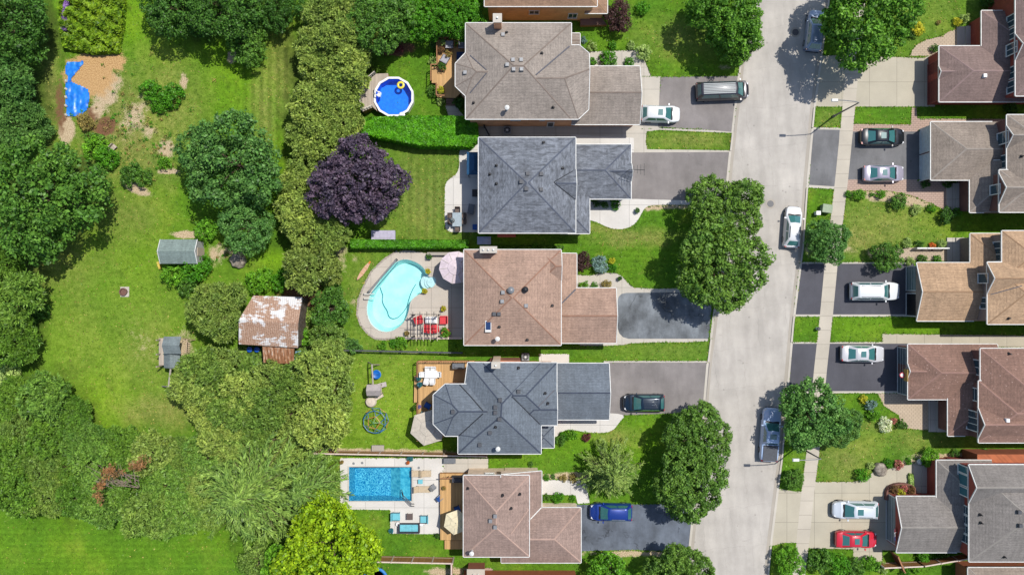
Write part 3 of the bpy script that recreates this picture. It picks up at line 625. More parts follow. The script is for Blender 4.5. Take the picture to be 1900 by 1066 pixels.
sh_terra = shingle('shingles_terracotta', C(177, 147, 129), .35); sh_blue = shingle('shingles_bluegrey', C(112, 121, 131), .35)
sh_pink = shingle('shingles_pinkish_brown', C(163, 139, 128), .35); sh_brown = shingle('shingles_brown', C(160, 128, 104), .4)
sh_mauve = shingle('shingles_mauve', C(138, 117, 111), .3); sh_grey = shingle('shingles_warm_grey', C(152, 139, 127), .35)
sh_tan = shingle('shingles_tan', C(190, 158, 126), .45); sh_red = shingle('shingles_red_brown', C(144, 112, 98), .35, speck=C(190, 160, 148))
sh_gry2 = shingle('shingles_neutral_grey', C(138, 132, 127), .3)
rg = lambda c: mat('ridge_cap', c, scale=1.3, rough=.95)
r_taupe = rg(C(142, 128, 118)); r_slate = rg(C(96, 102, 116)); r_terra = rg(C(165, 126, 106)); r_blue = rg(C(74, 82, 98)); r_pink = rg(C(190, 160, 146))
r_mauve = rg(C(158, 134, 130)); r_grey = rg(C(168, 158, 148)); r_tan = rg(C(170, 138, 108)); r_red = rg(C(165, 130, 118)); r_gry2 = rg(C(158, 152, 145))
br_salmon = brick('brick_salmon', C(215, 160, 120, 1.0)); br_tan = brick('brick_tan', C(212, 172, 120, 1.0)); br_red = brick('brick_red', C(160, 74, 60, .9)); br_cream = brick('brick_cream', C(236, 216, 192, 1.1))
br_mauve = brick('brick_brown', C(135, 92, 82)); br_grey = brick('brick_greybrown', C(160, 140, 128)); br_rust = brick('brick_rust', C(190, 110, 72)); br_slate = brick('brick_grey', C(150, 150, 155))
M_valley = mat('valley_flashing', C(104, 104, 112), scale=4); M_valleyD = mat('dark_valley_flashing', C(50, 54, 62), scale=4)
M_gdoor = mat('garage_door_white', C(215, 225, 228, .8), scale=3, rough=.5); M_gdoorR = mat('garage_door_maroon', C(130, 60, 52), scale=3, rough=.5)
def Z(ox, oy, s): return lambda *p: [(ox + a / s, oy + b / s) for a, b in p]

h1 = House('taupe shingled brick house with left bay roof, beside hedge and round pool',
  [(RC(864, 43, 1060, 221), EV, .42, []), ([(975, 84), (1075, 84), (1092, 101), (1092, 203), (1073, 221), (975, 221)], EV - .03, .42, [1, 2, 5]),
   ([(930, 97), (864, 98), (845, 118), (845, 160), (864, 178), (930, 178)], EV + .04, .42, [5]), (RC(1030, 62, 1076, 90), 3.2, .3, [1]), (RC(1060, 123, 1187, 231), GE, .42, [1, 3])], sh_taupe, br_salmon, r_taupe)
z = Z(820, 0, 2.96); h1.vents(z((335, 192), (390, 330), (435, 330), (358, 357), (393, 382), (437, 382), (127, 400)), z((355, 180), (547, 292), (175, 565), (610, 588)), z((358, 603)), M_grey)
h1.chimney(923, 34, 13, 13, 7.8, br_salmon); h1.line(z((515, 412), (700, 255)), M_valley, .16); h1.line(z((155, 305), (245, 385)), M_valley, .14); h1.line(z((245, 402), (155, 510)), M_valley, .14)
for a, b in ((948, 965), (1004, 1011)): h1.opening(0, 2, a, b, 3.4, 4.4, bars=(2, 1))
h1.opening(0, 2, 1020, 1030, .1, 2.2, 'side_door', pane=M_dgrey, bars=(1, 1)); h1.opening(4, 1, 140, 215, .05, 2.3, 'garage_door', pane=M_gdoor, bars=(1, 4)); h1.opening(0, 3, 60, 80, 3.4, 4.6)
h2 = House('slate grey wavy shingled house between the purple maple and its driveway',
  [(RC(888, 255, 1068, 432), EV, .42, []), (RC(1005, 314, 1068.6, 370), EV + .03, .6, [1]), (RC(1050, 268, 1171, 369), GE, .4, [3]), (RC(1120, 303, 1171.6, 336), GE + .03, 1.0, [1, 3]), (RC(1040, 330, 1094, 433), GE + .05, .4, [0, 3])], sh_slate, br_slate, r_slate)
z = Z(820, 230, 2.96); h2.vents(z((470, 273), (545, 275), (435, 318), (462, 357), (545, 360)), z((558, 103), (300, 228), (265, 276), (300, 328), (662, 243)), m=M_dgrey)
h2.line(z((615, 318), (733, 250)), M_valleyD, .1); h2.line(z((615, 320), (733, 415)), M_valleyD, .1)
h2.opening(0, 3, 300, 330, .1, 2.3); h2.opening(0, 3, 360, 385, 3.2, 4.4); h2.opening(2, 1, 280, 355, .05, 2.3, 'garage_door', pane=M_gdoor, bars=(1, 4)); h2.opening(0, 2, 930, 950, 3.2, 4.4)
h3 = House('terracotta shingled house with skylight between kidney pool and rounded driveway',
  [(RC(861, 463, 1041, 640), EV, .42, []), (RC(1005, 468, 1041.6, 520), EV + .03, .55, [1]), (RC(1020, 470, 1070, 600), GE, .4, [0, 2, 3]), (RC(1000, 534, 1143, 636), GE + .03, .4, [1, 3])], sh_terra, br_tan, r_terra)
z = Z(840, 430, 3.947); h3.vents(z((368, 443), (362, 508), (537, 540)), z((727, 540), (340, 693), (545, 788)), z((330, 778)), M_grey); h3.vents(z((305, 600), (338, 600)))
h3.chimney(906.4, 463, 27, 9, 7.4, br_cream); h3.line(z((900, 420), (800, 520)), M_valley, .16)
for u, v, m, r in ((948, 538, M_grey, .34), (974.5, 537, M_black, .3)):
    p = h3.at(u, v); mb = MB(); mb.lathe(p, [(r * .6, -.1), (r * .6, .2), (r, .25), (r * 1.05, .45), (r * .6, .62), (.03, .68)], 16); mb.build('roof_turbine', m, h3.t, True, True)
p = h3.at(906, 605); mb = MB(); mb.box(p + Vector((0, 0, .05)), (.62, 1.15, .22)); o = mb.build('skylight', M_white, h3.t, True); mb = MB(); mb.box(p + Vector((0, .08, .17)), (.5, .85, .03)); mb.build('pane', glass('skylight_glass', C(20, 50, 95, .8)), o).location = -h3.t.location
h3.opening(3, 1, 545, 625, .05, 2.3, 'garage_door', pane=M_gdoor, bars=(1, 4)); h3.opening(0, 3, 500, 540, .1, 2.3); h3.opening(0, 3, 580, 610, 3.2, 4.4); h3.opening(3, 2, 1060, 1080, 1.2, 2.2)
h4 = House('dark bluegrey shingled house with octagonal roof wing over a wooden deck',
  [([(868, 672), (1004, 672), (1004, 841), (850, 841), (850, 806)], EV, .42, []), (RC(895, 672.5, 1033, 788), EV + .02, .42, []), (RC(960, 727, 1033.5, 788.4), EV + .04, .42, [1]),
   ([(826, 712), (905, 712), (905, 808), (826, 808), (804, 786), (804, 732)], EV + .05, .42, [1]), (RC(1015, 673.5, 1130, 778), GE, .42, [1, 3]), (RC(990, 789, 1028, 830), 3.0, .2, [])], sh_blue, br_salmon, r_blue)
z = Z(780, 660, 5.278); h4.vents(z((962, 348), (780, 430), (733, 500), (733, 553), (773, 617), (680, 750), (580, 868), (318, 545)), z((960, 120), (1218, 365), (1247, 467), (735, 692)), z((762, 890)))
h4.chimney(920, 677, 13, 9, 7.6, br_cream); h4.line(z((385, 280), (500, 405), (612, 535)), M_valleyD, .13); h4.line(z((612, 565), (378, 778)), M_valleyD, .13); h4.line(z((905, 402), (1170, 665)), M_valleyD, .1); h4.line(z((1155, 495), (1310, 335)), M_valley, .12)
MB().box((W(938, 667, 0).x, W(938, 667, 0).y, 1.8), (3.2, .5, 3.6)).build('bump_out', brick('brick_terracotta', C(190, 130, 105)), h4.t, True)
h4.opening(4, 1, 685, 765, .05, 2.3, 'garage_door', pane=M_gdoor, bars=(1, 4)); h4.opening(0, 3, 820, 835, .9, 2.2); h4.opening(3, 4, 745, 775, .3, 2.3); h4.opening(4, 2, 1050, 1110, .9, 2.0, bars=(3, 1))
h5 = House('pinkish brown shingled house with L shaped roof beside the rectangular pool deck',
  [(RC(860, 881, 982, 1032), 4.7, .42, []), (RC(930, 941, 1078, 1043), 3.1, .52, [3]), (RC(930, 873, 1005, 1000), 3.13, .4, [0, 2, 3]), ], sh_pink, br_cream, r_pink)
z = Z(780, 780, 3.726); p5 = h2.at(1162, 319); t_ = MB(); t_.tube(p5, p5 + Vector((.1, 0, 2.0)), .03, 6); t_.path([p5 + Vector((.1, -.0, 1.9)), p5 + Vector((1.6, -.1, 2.1))], .03, 6); [t_.tube(p5 + Vector((.5 + k * .35, -.35 - .1 * k, 2)), p5 + Vector((.5 + k * .35, .3 + .1 * k, 2)), .025, 5) for k in range(4)]; t_.build('antenna', M_black, h2.t, True)
h5.vents(z((517, 657), (485, 690), (517, 733)), z((330, 467), (568, 517), (685, 507), (625, 605)), z((358, 895)), M_grey); h5.line(z((835, 600), (750, 690)), M_white, .12)
h5.line(z((748, 612), (628, 780)), r_pink, .14); h5.opening(1, 1, 950, 1035, .05, 2.3, 'garage_door', pane=M_gdoor, bars=(1, 4)); h5.opening(0, 3, 930, 960, .9, 2.6); h5.opening(0, 0, 900, 915, 2.6, 3.8)
h0 = House('tan brick house cut by the top edge with low brown roof', [(RC(899, -130, 1108, 12), EV, .42, []), (RC(1085, -80, 1127, 25), 3.0, .3, [])], sh_brown, br_tan, r_tan)
h0.opening(0, 2, 984, 1001, 2.2, 3.1, pane=M_dgrey, bars=(2, 1)); h0.opening(0, 2, 1060, 1075, .9, 2.2)
h6 = House('brown roofed house cut by the bottom edge with rust brick chimney', [(RC(850, 1085, 1080, 1260), EV, .42, [])], sh_brown, br_rust, r_tan)
h6.chimney(883, 1064, 30, 16, 2.2, brick('brick_rust_red', C(175, 105, 82))); h6.opening(0, 0, 950, 975, 2.2, 3.4)

r1 = House('mauve roofed red brick house with maroon garage door at upper right',
  [(RC(1884, -60, 2040, 178), EV, .45, []), (RC(1884.5, 63, 1950, 112), EV + .03, .95, [3, 1]), (RC(1742.5, 85.5, 1905, 189), GE, .42, [1]), (RC(1742, 122, 1800, 147), GE + .04, .75, [3, 1]), (RC(1821, 20, 1905, 140), GE + .06, .4, [1, 2])], sh_mauve, br_red, r_mauve)
h = r1; h.opening(2, 3, 108, 182, .05, 2.25, 'garage_door', pane=M_gdoorR, frame=mat('maroon_trim', C(160, 85, 75), scale=4), bars=(1, 4))
for a, b in ((22, 42), (48, 66), (120, 140), (146, 166)): h.opening(0, 3, a, b, 3.5, 4.9)
h.opening(1, 3, 78, 97, 3.9, 5.6, plane=0); h.vents([(1826, 141)], m=M_whiteP)
r2 = House('warm grey roofed brick house with two pale garage doors at upper right',
  [(RC(1868, 213, 2040, 393), EV, .45, []), (RC(1868.5, 233, 1940, 275), EV + .03, .95, [3, 1]), (RC(1854, 315, 1960, 393.5), EV + .05, .45, []), (RC(1854.5, 322, 1930, 378), EV + .08, .8, [3, 1]), (RC(1727, 226, 1890, 334), GE, .42, [1]), (RC(1799, 300, 1880, 394), GE + .04, .4, [0, 1])], sh_grey, br_mauve, r_grey)
h = r2; h.opening(4, 3, 231, 276, .05, 2.25, 'garage_door', pane=M_gdoor, bars=(1, 4)); h.opening(4, 3, 282, 328, .05, 2.25, 'garage_door', pane=M_gdoor, bars=(1, 4))
h.opening(1, 3, 244, 264, 3.8, 5.6, plane=0, bars=(1, 2)); h.opening(0, 3, 286, 308, 3.6, 4.8); h.opening(3, 3, 342, 358, 3.9, 5.5, plane=0, bars=(1, 1)); h.vents(pipes=[(1896, 290)])
r3 = House('tan roofed house with one open garage bay on the right side',
  [(RC(1859, 428, 2040, 520), EV, .42, []), (RC(1832, 486, 2040, 601), EV + .03, .42, []), (RC(1831.5, 486.5, 1930, 546), EV + .06, .85, [3, 1]), (RC(1701, 487, 1870, 595), GE, .42, [1, 3]), (RC(1800, 433, 1900, 560), GE + .04, .4, [1, 2])], sh_tan, br_grey, r_tan)
h = r3; h.opening(3, 3, 494, 538, .05, 2.25, 'garage_door', pane=mat('garage_door_teal_grey', C(130, 150, 150), scale=3, rough=.5), bars=(1, 4)); h.opening(3, 3, 545, 586, .05, 2.25, 'garage_door', pane=M_black, bars=(1, 1), label='open garage bay, its dark inside a black panel')  # second bay stands open: black panel stands in for the shade inside
h.opening(0, 3, 448, 482, 3.4, 4.6, bars=(3, 1)); h.opening(2, 3, 508, 524, 3.9, 5.5, plane=0, bars=(1, 1)); h.opening(1, 3, 553, 572, 3.6, 4.6); h.vents(pipes=[(1871, 590)]); h.line([(1896, 530), (1838, 546)], M_valley, .1)
r4 = House('speckled red brown roofed house with grey garage door and basketball hoop',
  [(RC(1819, 646, 2040, 820), EV, .42, []), (RC(1815.5, 706, 1960, 820.5), EV + .03, .42, []), (RC(1815, 754, 1930, 814), EV + .06, .75, [3, 1]), (RC(1684.5, 638, 1850, 740.5), GE, .42, [1]), (RC(1684, 672, 1740, 703), GE + .04, .75, [3, 1]), (RC(1758.5, 690, 1850, 808), GE + .06, .4, [0, 1])], sh_red, br_mauve, r_red)
h = r4; h.opening(3, 3, 648, 734, .05, 2.25, 'garage_door', pane=mat('garage_door_slate', C(95, 110, 122), scale=3, rough=.5), bars=(1, 4))
h.opening(0, 3, 670, 696, 3.4, 4.8); h.opening(1, 3, 723, 745, 3.4, 4.8, bars=(1, 2)); h.opening(2, 3, 765, 800, 3.4, 5.3, plane=0, bars=(3, 1)); h.vents([(1868, 779)], [(1872, 656)], m=M_whiteP)
r5 = House('neutral grey roofed red brick house with flag over its garage at lower right',
  [(RC(1798, 861, 2000, 1041), EV, .42, []), (RC(1797.5, 861.5, 1930, 934), EV + .05, .75, [3, 1]), (RC(1663, 920, 1840, 1024), GE, .42, [1, 3]), (RC(1737.5, 853, 1840, 960), GE + .04, .4, [1, 2])], sh_gry2, br_red, r_gry2)
h = r5; h.opening(2, 3, 928, 1014, .05, 2.3, 'garage_door', pane=mat('garage_door_sage', C(150, 160, 158), scale=3, rough=.5), bars=(1, 4))
for a, b in ((868, 880), (884, 903), (908, 922)): h.opening(1, 3, a, b, 3.5, 5.2, plane=0, bars=(1, 1), pane=glass('teal_window_glass', C(60, 120, 130, .7)))
for a, b in ((944, 958), (962, 976), (980, 994), (998, 1012)): h.opening(0, 3, a, b, 3.5, 4.8, bars=(1, 2))
h.vents([(1890, 949), (1892, 974)], [(1819, 954), (1820, 969), (1863, 1032)])
MB().box((W(1860, 845, 1.5).x, W(1860, 845, 1.5).y, 1.45), (7.0, .9, 2.9)).build('side_extension', br_rust, h.t, True)
r6 = House('grey roofed house cut by the bottom right edge', [(RC(1796, 1052, 1980, 1200), 3.0, .3, [])], sh_grey, br_rust, r_grey)
# porches and steps of the east houses
def steps(label, u0, v0, u1, v1, n, m=M_conc):
    a = W(u0, v1); b = W(u1, v0); mb = MB(); wd = (b.x - a.x)
    for i in range(n): mb.box((a.x + wd * (i + n) / (2 * n), (a.y + b.y) / 2, .08 + .16 * i - .001 * i), (wd * (n - i) / n, b.y - a.y - .01 * i, .16))
    return tag(mb.build('porch_steps', m), label, 'steps')
steps('dark concrete steps up to the mauve roofed house entrance', 1774, 50, 1835, 92, 4); steps('concrete steps up to the warm grey roofed house entrance', 1755, 340, 1820, 392, 4)
steps('concrete steps up to the tan roofed house entrance', 1756, 441, 1818, 486, 4); steps('concrete steps up to the red brown roofed house entrance', 1722, 736, 1780, 800, 4); steps('concrete steps up to the lower right brick house entrance', 1694, 862, 1750, 918, 4)
# ---------------------------------------------------------------- vehicles
def paint(name, c, metal=.3, rough=.3):
    s = NT(name); s.p.inputs['Base Color'].default_value = c; s.p.inputs['Metallic'].default_value = metal; s.p.inputs['Roughness'].default_value = rough
    s.p.inputs['Coat Weight'].default_value = .8; s.p.inputs['Coat Roughness'].default_value = .04; return s.m
M_head = glass('headlight_glass', C(225, 228, 230, .8)); M_tail = mat('taillight_red', C(170, 30, 30, .8), scale=5, rough=.2)
M_trim = mat('car_trim_black', C(28, 28, 30), scale=5, rough=.5)
KIND = {  # length, width, height, belt z, hood z ; cabin: base front x, roof front x, roof rear x, base rear x ; tail z
    'sedan': (4.8, 1.84, 1.45, .93, .86, 1.22, .34, -.95, -1.85, .98), 'suv': (4.5, 1.86, 1.7, 1.05, 1.0, 1.18, .38, -1.65, -2.14, 1.05),
    'wagon': (4.5, 1.8, 1.52, .95, .9, 1.25, .38, -1.5, -2.08, .95), 'bigsuv': (5.2, 1.98, 1.85, 1.12, 1.08, 1.28, .52, -2.1, -2.5, 1.1),
    'van': (5.75, 1.98, 1.95, 1.1, 1.05, 2.15, 1.35, -2.55, -2.8, 1.1), 'pickup': (5.8, 1.98, 1.85, 1.15, 1.12, 1.35, .5, -.75, -1.05, 1.12)}
def car(name, label, cat, kind, u, v, ang, col, L=None, roofc=None, sunroof=False, rails=False, dim=None, metal=.3):
    l, wd, h, bz, hz, cf, rf, rr, cr, tz = KIND[kind]; sc = (L or l) / l
    p = W(u, v, .9); t = thing(name, label, cat, (p.x, p.y, .02), rad(ang)); pm = paint(name + '_paint', col, metal); l2 = l / 2; w2 = wd / 2
    xs = [(-l2, .68, tz - .26, .45), (-l2 + .07, .83, tz - .08, .34), (-l2 + .2, .92, tz - .02, .3), (-l2 + .6, .985, tz, .22), (cr, 1, max(tz, bz), .2), ((cf + cr) / 2, 1, bz, .2), (cf, 1, bz, .2), (cf + .35, .99, (bz + hz) / 2, .2), (l2 - .65, .96, hz - .03, .22), (l2 - .32, .88, hz - .1, .26), (l2 - .1, .74, hz - .2, .32), (l2, .52, hz - .34, .42)]
    mb = MB(); R = []
    for x, k, zt, zb in xs:
        a = w2 * k; R.append([(x, -a * .88, zb), (x, -a, zb + .12), (x, -a, zt - .16), (x, -a * .93, zt - .03), (x, -a * .7, zt + .01), (x, 0, zt + .035), (x, a * .7, zt + .01), (x, a * .93, zt - .03), (x, a, zt - .16), (x, a, zb + .12), (x, a * .88, zb)])
    n = 11; vs = [q for r in R for q in r]; fs = []
    for i in range(len(R) - 1):
        for j in range(n): fs.append((i * n + j, (i + 1) * n + j, (i + 1) * n + (j + 1) % n, i * n + (j + 1) % n))
    fs += [tuple(range(n)), tuple((len(R) - 1) * n + j for j in range(n))[::-1]]
    mb.add(vs, fs)
    wb = w2 * .93; wr = w2 * .7
    def ring(z, xf, xr, ww, rf_=.1): return [(xf, -ww * (1 - rf_), z), (xf - .12, -ww, z)][0:1] + [(xf - .16, -ww, z), (xr + .12, -ww, z), (xr, -ww * .88, z), (xr, ww * .88, z), (xr + .12, ww, z), (xf - .16, ww, z), (xf, ww * (1 - rf_), z), (xf + .06, 0, z)]
    r0 = ring(bz - .04, cf, cr, wb); r1 = ring(h - .07, rf, rr, wr); r2 = ring(h, rf - .16, rr + .12, wr * .86); m = len(r0)
    r2 = [(x, y, h + (.02 if abs(y) < .01 else 0)) for x, y, z in r2]
    mb.add(r0 + r1 + r2, [(k * m + i, k * m + (i + 1) % m, (k + 1) * m + (i + 1) % m, (k + 1) * m + i) for k in (0, 1) for i in range(m)][::-1] + [tuple(range(2 * m, 3 * m))])
    body = mb.build('body', pm, t, smooth=True)
    bv = body.modifiers.new('bevel', 'BEVEL'); bv.width = .035; bv.segments = 2; bv.limit_method = 'ANGLE'
    def pane(nm, pts, off, mt=M_carglass):
        P = [Vector(q) for q in pts]; no = (P[1] - P[0]).cross(P[2] - P[0]).normalized(); c = sum(P, Vector()) / len(P)
        if no.dot(c - Vector((0, 0, .6))) < 0: no = -no; P = P[::-1]
        k = len(P); A = [q + no * off for q in P]; B = [q - no * .02 for q in P]
        return MB().add(A + B, [tuple(range(k))] + [(i, k + i, k + (i + 1) % k, (i + 1) % k) for i in range(k)]).build(nm, mt, t)
    def lp(a, b, f): return tuple(a[i] + (b[i] - a[i]) * f for i in range(3))
    def band(i, j, f0, f1, e=.06):
        a0, a1 = lp(r0[i], r1[i], f0), lp(r0[i], r1[i], f1); b0, b1 = lp(r0[j], r1[j], f0), lp(r0[j], r1[j], f1)
        return [lp(a0, b0, e), lp(b0, a0, e), lp(b1, a1, e), lp(a1, b1, e)]
    f = band(0, 7, .08, .96, .05); q0, q1 = lp(r0[8], r1[8], .08), lp(r0[8], r1[8], .96)
    pane('windshield', [f[0], q0, f[1], f[2], q1, f[3]], .03)
    pane('rear_window', band(3, 4, .15, .92, .08), .018)
    for i, j in ((1, 2), (5, 6)):
        q = band(i, j, .2, .92, .03); mid = 2 if kind != 'pickup' else 2
        for k in range(mid): pane('side_window', [lp(q[0], q[1], k / mid + .02), lp(q[0], q[1], (k + 1) / mid - .02), lp(q[3], q[2], (k + 1) / mid - .02), lp(q[3], q[2], k / mid + .02)], .016)
    for sx in (-1, 1):
        for sy in (-1, 1):
            x = sx * l * .3 + (.05 if sx > 0 else 0); o = thing('wheel', None, None, (x, sy * (w2 - .12), .33)); o.parent = t
            MB().tube((0, -.12, 0), (0, .12, 0), .34, 20).build('tyre', M_tyre, o); MB().tube((0, sy * .1, 0), (0, sy * .135, 0), .22, 12).build('rim', M_rim, o)
    for sy in (-1, 1):
        MB().box((l2 - .3, sy * w2 * .66, hz - .2), (.3, .26, .12), -sy * .5).build('headlight', M_head, t); MB().box((-l2 + .14, sy * w2 * .74, tz - .14), (.16, .26, .16), sy * .2).build('taillight', M_tail, t)
        mb = MB(); mb.box((cf - .32, sy * (w2 + .08), bz + .06), (.13, .2, .13)); mb.build('mirror', pm, t)
    MB().box((l2 - .05, 0, .42), (.16, wd * .62, .16)).build('front_bumper', M_trim, t); MB().box((-l2 + .03, 0, .45), (.14, wd * .7, .18)).build('rear_bumper', M_trim, t)
    MB().add([(cf + .16, -w2 * .72, bz + .01), (cf + .16, w2 * .72, bz + .01), (cf - .02, w2 * .78, bz + .07), (cf - .02, -w2 * .78, bz + .07)], [(0, 1, 2, 3)]).build('wiper_cowl', M_trim, t)
    if sunroof: MB().box((rf - .55, 0, h + .02), (.55, wr * 1.0, .03)).build('sunroof', M_carglass, t)
    if rails:
        for sy in (-1, 1): MB().tube((rf - .35, sy * wr * .84, h + .06), (rr + .3, sy * wr * .84, h + .06), .03, 6).build('roof_rail', M_trim if rails == 1 else M_grey, t)
    if roofc:
        for i in range(7): MB().box(((rf + rr) / 2, (i - 3) * wr * .24, h + .02), (rf - rr - .5, wr * .15, .03)).build('roof_rib', roofc, t)
    if kind == 'pickup':
        MB().box((-1.95, 0, 1.17), (1.65, wd * .78, .05)).build('bed_cover', mat('bed_cover_vinyl', C(80, 84, 92), scale=4, rough=.7), t); MB().box((-1.1, 0, 1.4), (.06, wd * .8, .06)).build('bed_bar', M_trim, t)
    t.scale = (sc, max(sc, .97) if sc < 1 else 1, 1); return t
car('parked_van', 'long dark grey passenger van with ribbed silver roof in top driveway', 'van', 'van', 1341, 168, 2, C(58, 56, 64), roofc=paint('silver_rib', C(160, 170, 172, .6), .0, .55))
car('parked_car', 'small white suv with sunroof beside the taupe roofed house garage', 'car', 'suv', 1226, 211, -2, C(226, 229, 232, .74), L=4.25, sunroof=True, metal=0)
car('parked_car', 'silver blue suv half hidden under the big maple at top', 'car', 'suv', 1513, 56, 84, C(150, 165, 190))
car('parked_car', 'black sedan on the driveway of the two garage door house', 'car', 'sedan', 1639, 253, 0, C(24, 28, 34), L=4.85, sunroof=True)
car('parked_car', 'silver lilac sedan with red rear lights beside black sedan', 'car', 'sedan', 1641, 321, 0, C(180, 174, 190), L=4.5, sunroof=True)
car('parked_car', 'white estate car parked on the road near the manhole', 'car', 'wagon', 1472, 421, 86, C(222, 224, 228, .74), sunroof=False, rails=1, metal=0)
car('parked_car', 'large white suv in front of the open garage', 'car', 'bigsuv', 1624, 540, 0, C(224, 228, 230, .74), L=5.35, rails=2, metal=0)
car('parked_car', 'pearl white sedan facing the basketball hoop', 'car', 'sedan', 1602, 656, -1, C(212, 212, 216, .72), L=4.75, sunroof=True, metal=.1)
car('parked_car', 'white suv with roof rails beside the red car', 'car', 'suv', 1588, 946, 179, C(216, 224, 232, .74), L=4.95, sunroof=True, rails=1, metal=.1)
car('parked_car', 'bright red sedan on the concrete drive at lower right', 'car', 'sedan', 1590, 1001, -1, C(205, 35, 55), L=4.55, sunroof=True, metal=0)
car('parked_car', 'dark teal black suv outside the garage of the dark bluegrey roofed house', 'car', 'suv', 1195, 747, 180, C(20, 42, 62), L=4.5, roofc=paint('black_rib', C(30, 44, 60), .3, .25))
car('parked_car', 'royal blue suv on the cracked bluegrey driveway', 'car', 'suv', 1134, 950, 179, C(28, 62, 150), L=4.6, rails=2)
car('parked_pickup', 'pale blue silver pickup truck with dark bed cover on the road', 'pickup truck', 'pickup', 1430, 806, 86, C(165, 186, 218, .85), sunroof=True, metal=0)
# ---------------------------------------------------------------- street furniture
def lamp(label, bu, bv, du, head):
    b = W(bu, bv); t = thing('street_lamp', label, 'street lamp', b); hh = 6.6
    mb = MB(); mb.tube((0, 0, 0), (0, 0, .5), .16, 12, .13); mb.tube((0, 0, .5), (0, 0, hh), .1, 12, .06); mb.build('pole', mat('concrete_pole', C(150, 140, 132), scale=8), t)
    MB().path([(0, 0, hh - .05), (-.6, .02, hh + .35), (-1.8, .05, hh + .72), (-2.5, .06, hh + .8)], .045, 8).build('arm', M_grey, t)
    mb = MB(); mb.box((-2.78, .06, hh + .8), (.7, .3, .12), taper=.8); mb.box((-2.78, .06, hh + .72), (.6, .22, .06)); mb.build('lamp_head', M_white, t)
lamp('tall street lamp leaning over the road beside top concrete driveway', 1546, 216, 0, 0); lamp('tall street lamp beside the pickup truck and round maple', 1480, 827, 0, 0)
p = W(1530, 388); t = thing('utility_box', 'pale green utility box on grass beside the road', 'utility box', p, rad(-8)); mg = mat('utility_green', C(150, 168, 138), scale=4, rough=.6)
MB().box((0, 0, .4), (1.0, .85, .8), taper=.96).build('cabinet', mg, t); MB().box((0, 0, .84), (1.06, .9, .08)).build('lid', mg, t)
p = W(1514, 396); t = thing('utility_pedestal', 'small white pedestal beside the green utility box', 'pedestal', p); MB().box((0, 0, .35), (.42, .4, .7), taper=.85).build('post', M_whiteP, t); MB().box((0, 0, .73), (.46, .42, .1)).build('cap', M_whiteP, t)
for u, v, l in ((1429.5, 378, 'round manhole cover in the road'), (1476, 60, 'manhole cover in tree shade at road top')):
    mb = MB(); c = W(u, v, .006); mb.lathe(c, [(.55, 0), (.55, .008)], 24); mb.lathe(c + Vector((0, 0, .01)), [(.36, 0), (.36, .006)], 24, 1); tag(mb.build('manhole_cover', [M_kerb2, M_dgrey]), l, 'manhole')
p = W(1515.5, 609); t = thing('small_post', 'short white utility post on grass strip by sidewalk', 'post', p); MB().lathe((0, 0, 0), [(.16, 0), (.16, .5), (.1, .6)], 12).build('post', M_whiteP, t); MB().lathe((0, 0, .6), [(.2, 0), (.1, .08)], 12).build('cap', M_dgrey, t)
# basketball hoop
p = W(1661, 690); t = thing('basketball_hoop', 'basketball hoop with tan backboard and red rim before garage', 'basketball hoop', p)
MB().tube((.5, 0, 0), (.25, 0, 2.6), .06, 8).build('pole', M_black, t); MB().box((-.3, 0, 3.0), (.06, 1.25, .85), 0, 0).build('backboard', mat('tan_board', C(200, 165, 90), scale=4), t)
mb = MB(); q = [(-.62 + .24 * math.cos(i * math.pi / 8), .24 * math.sin(i * math.pi / 8), 2.85) for i in range(17)]; mb.path(q, .045, 6); mb.build('rim', mat('hoop_red', C(215, 40, 70), scale=5), t)
MB().lathe((-.62, 0, 2.45), [(.14, 0), (.23, .38)], 12).build('net', M_white, t); MB().box((-.1, 0, 2.85), (.5, .5, .3)).build('bracket', mat('tan_board2', C(190, 150, 80), scale=4), t)
# flag with maple-red bars
p = W(1664, 987, 3.1); t = thing('flag', 'red white and blue flag hanging at the garage gable', 'flag', p); MB().tube((.4, 0, -.4), (-.5, .1, .5), .03, 8).build('pole', M_white, t)
for i, (c, nm) in enumerate((((200, 40, 70), 'red'), ((225, 225, 235), 'white'), ((60, 70, 160), 'blue'))):
    mb = MB(); a = .5 - i * .42
    mb.add([(-.42, a, .42), (-.38, a - .42, .38), (-.1, a - .45, -.25), (-.12, a, -.2), (-.38, a, .4), (-.34, a - .42, .36), (-.06, a - .45, -.27), (-.08, a, -.22)], [(0, 1, 2, 3), (4, 7, 6, 5), (0, 4, 5, 1), (3, 2, 6, 7)]); mb.build('flag_cloth', mat('cloth_' + nm, C(*c), scale=5), t)
# ---------------------------------------------------------------- fences
def fence(label, pts, h, m, cap, step=2.3, name='wooden_fence', open_=False):
    P = [W(u, v) for u, v in pts]; t = thing(name, label, 'fence', P[0])
    pan = MB(); post = []; rail = MB(); low = MB()
    for a, b in zip(P, P[1:]):
        L = (b - a).length; k = max(1, round(L / step)); d = (b - a).normalized(); an = math.atan2(d.y, d.x); m_ = (a + b) / 2
        if not open_: pan.box((m_.x, m_.y, h * .48), (L, .04, h * .92), an)
        else:
            for j in range(int(L / .16)): q = a + d * (.08 + j * .16); pan.box((q.x, q.y, h * .48), (.03, .03, h * .9), an)
        rail.box((m_.x, m_.y, h), (L, .14, .05), an); low.box((m_.x, m_.y, .35), (L, .07, .08), an)
        for i in range(k + 1): post.append(a + (b - a) * (i / k))
    pan.build('fence_panel', m, t, True); rail.build('rail', cap, t, True); low.build('lower_rail', cap, t, True)
    for q in post[:60]: mb = MB(); mb.box((q.x, q.y, h * .53), (.13, .13, h * 1.06)); mb.build('post', cap, t, True)
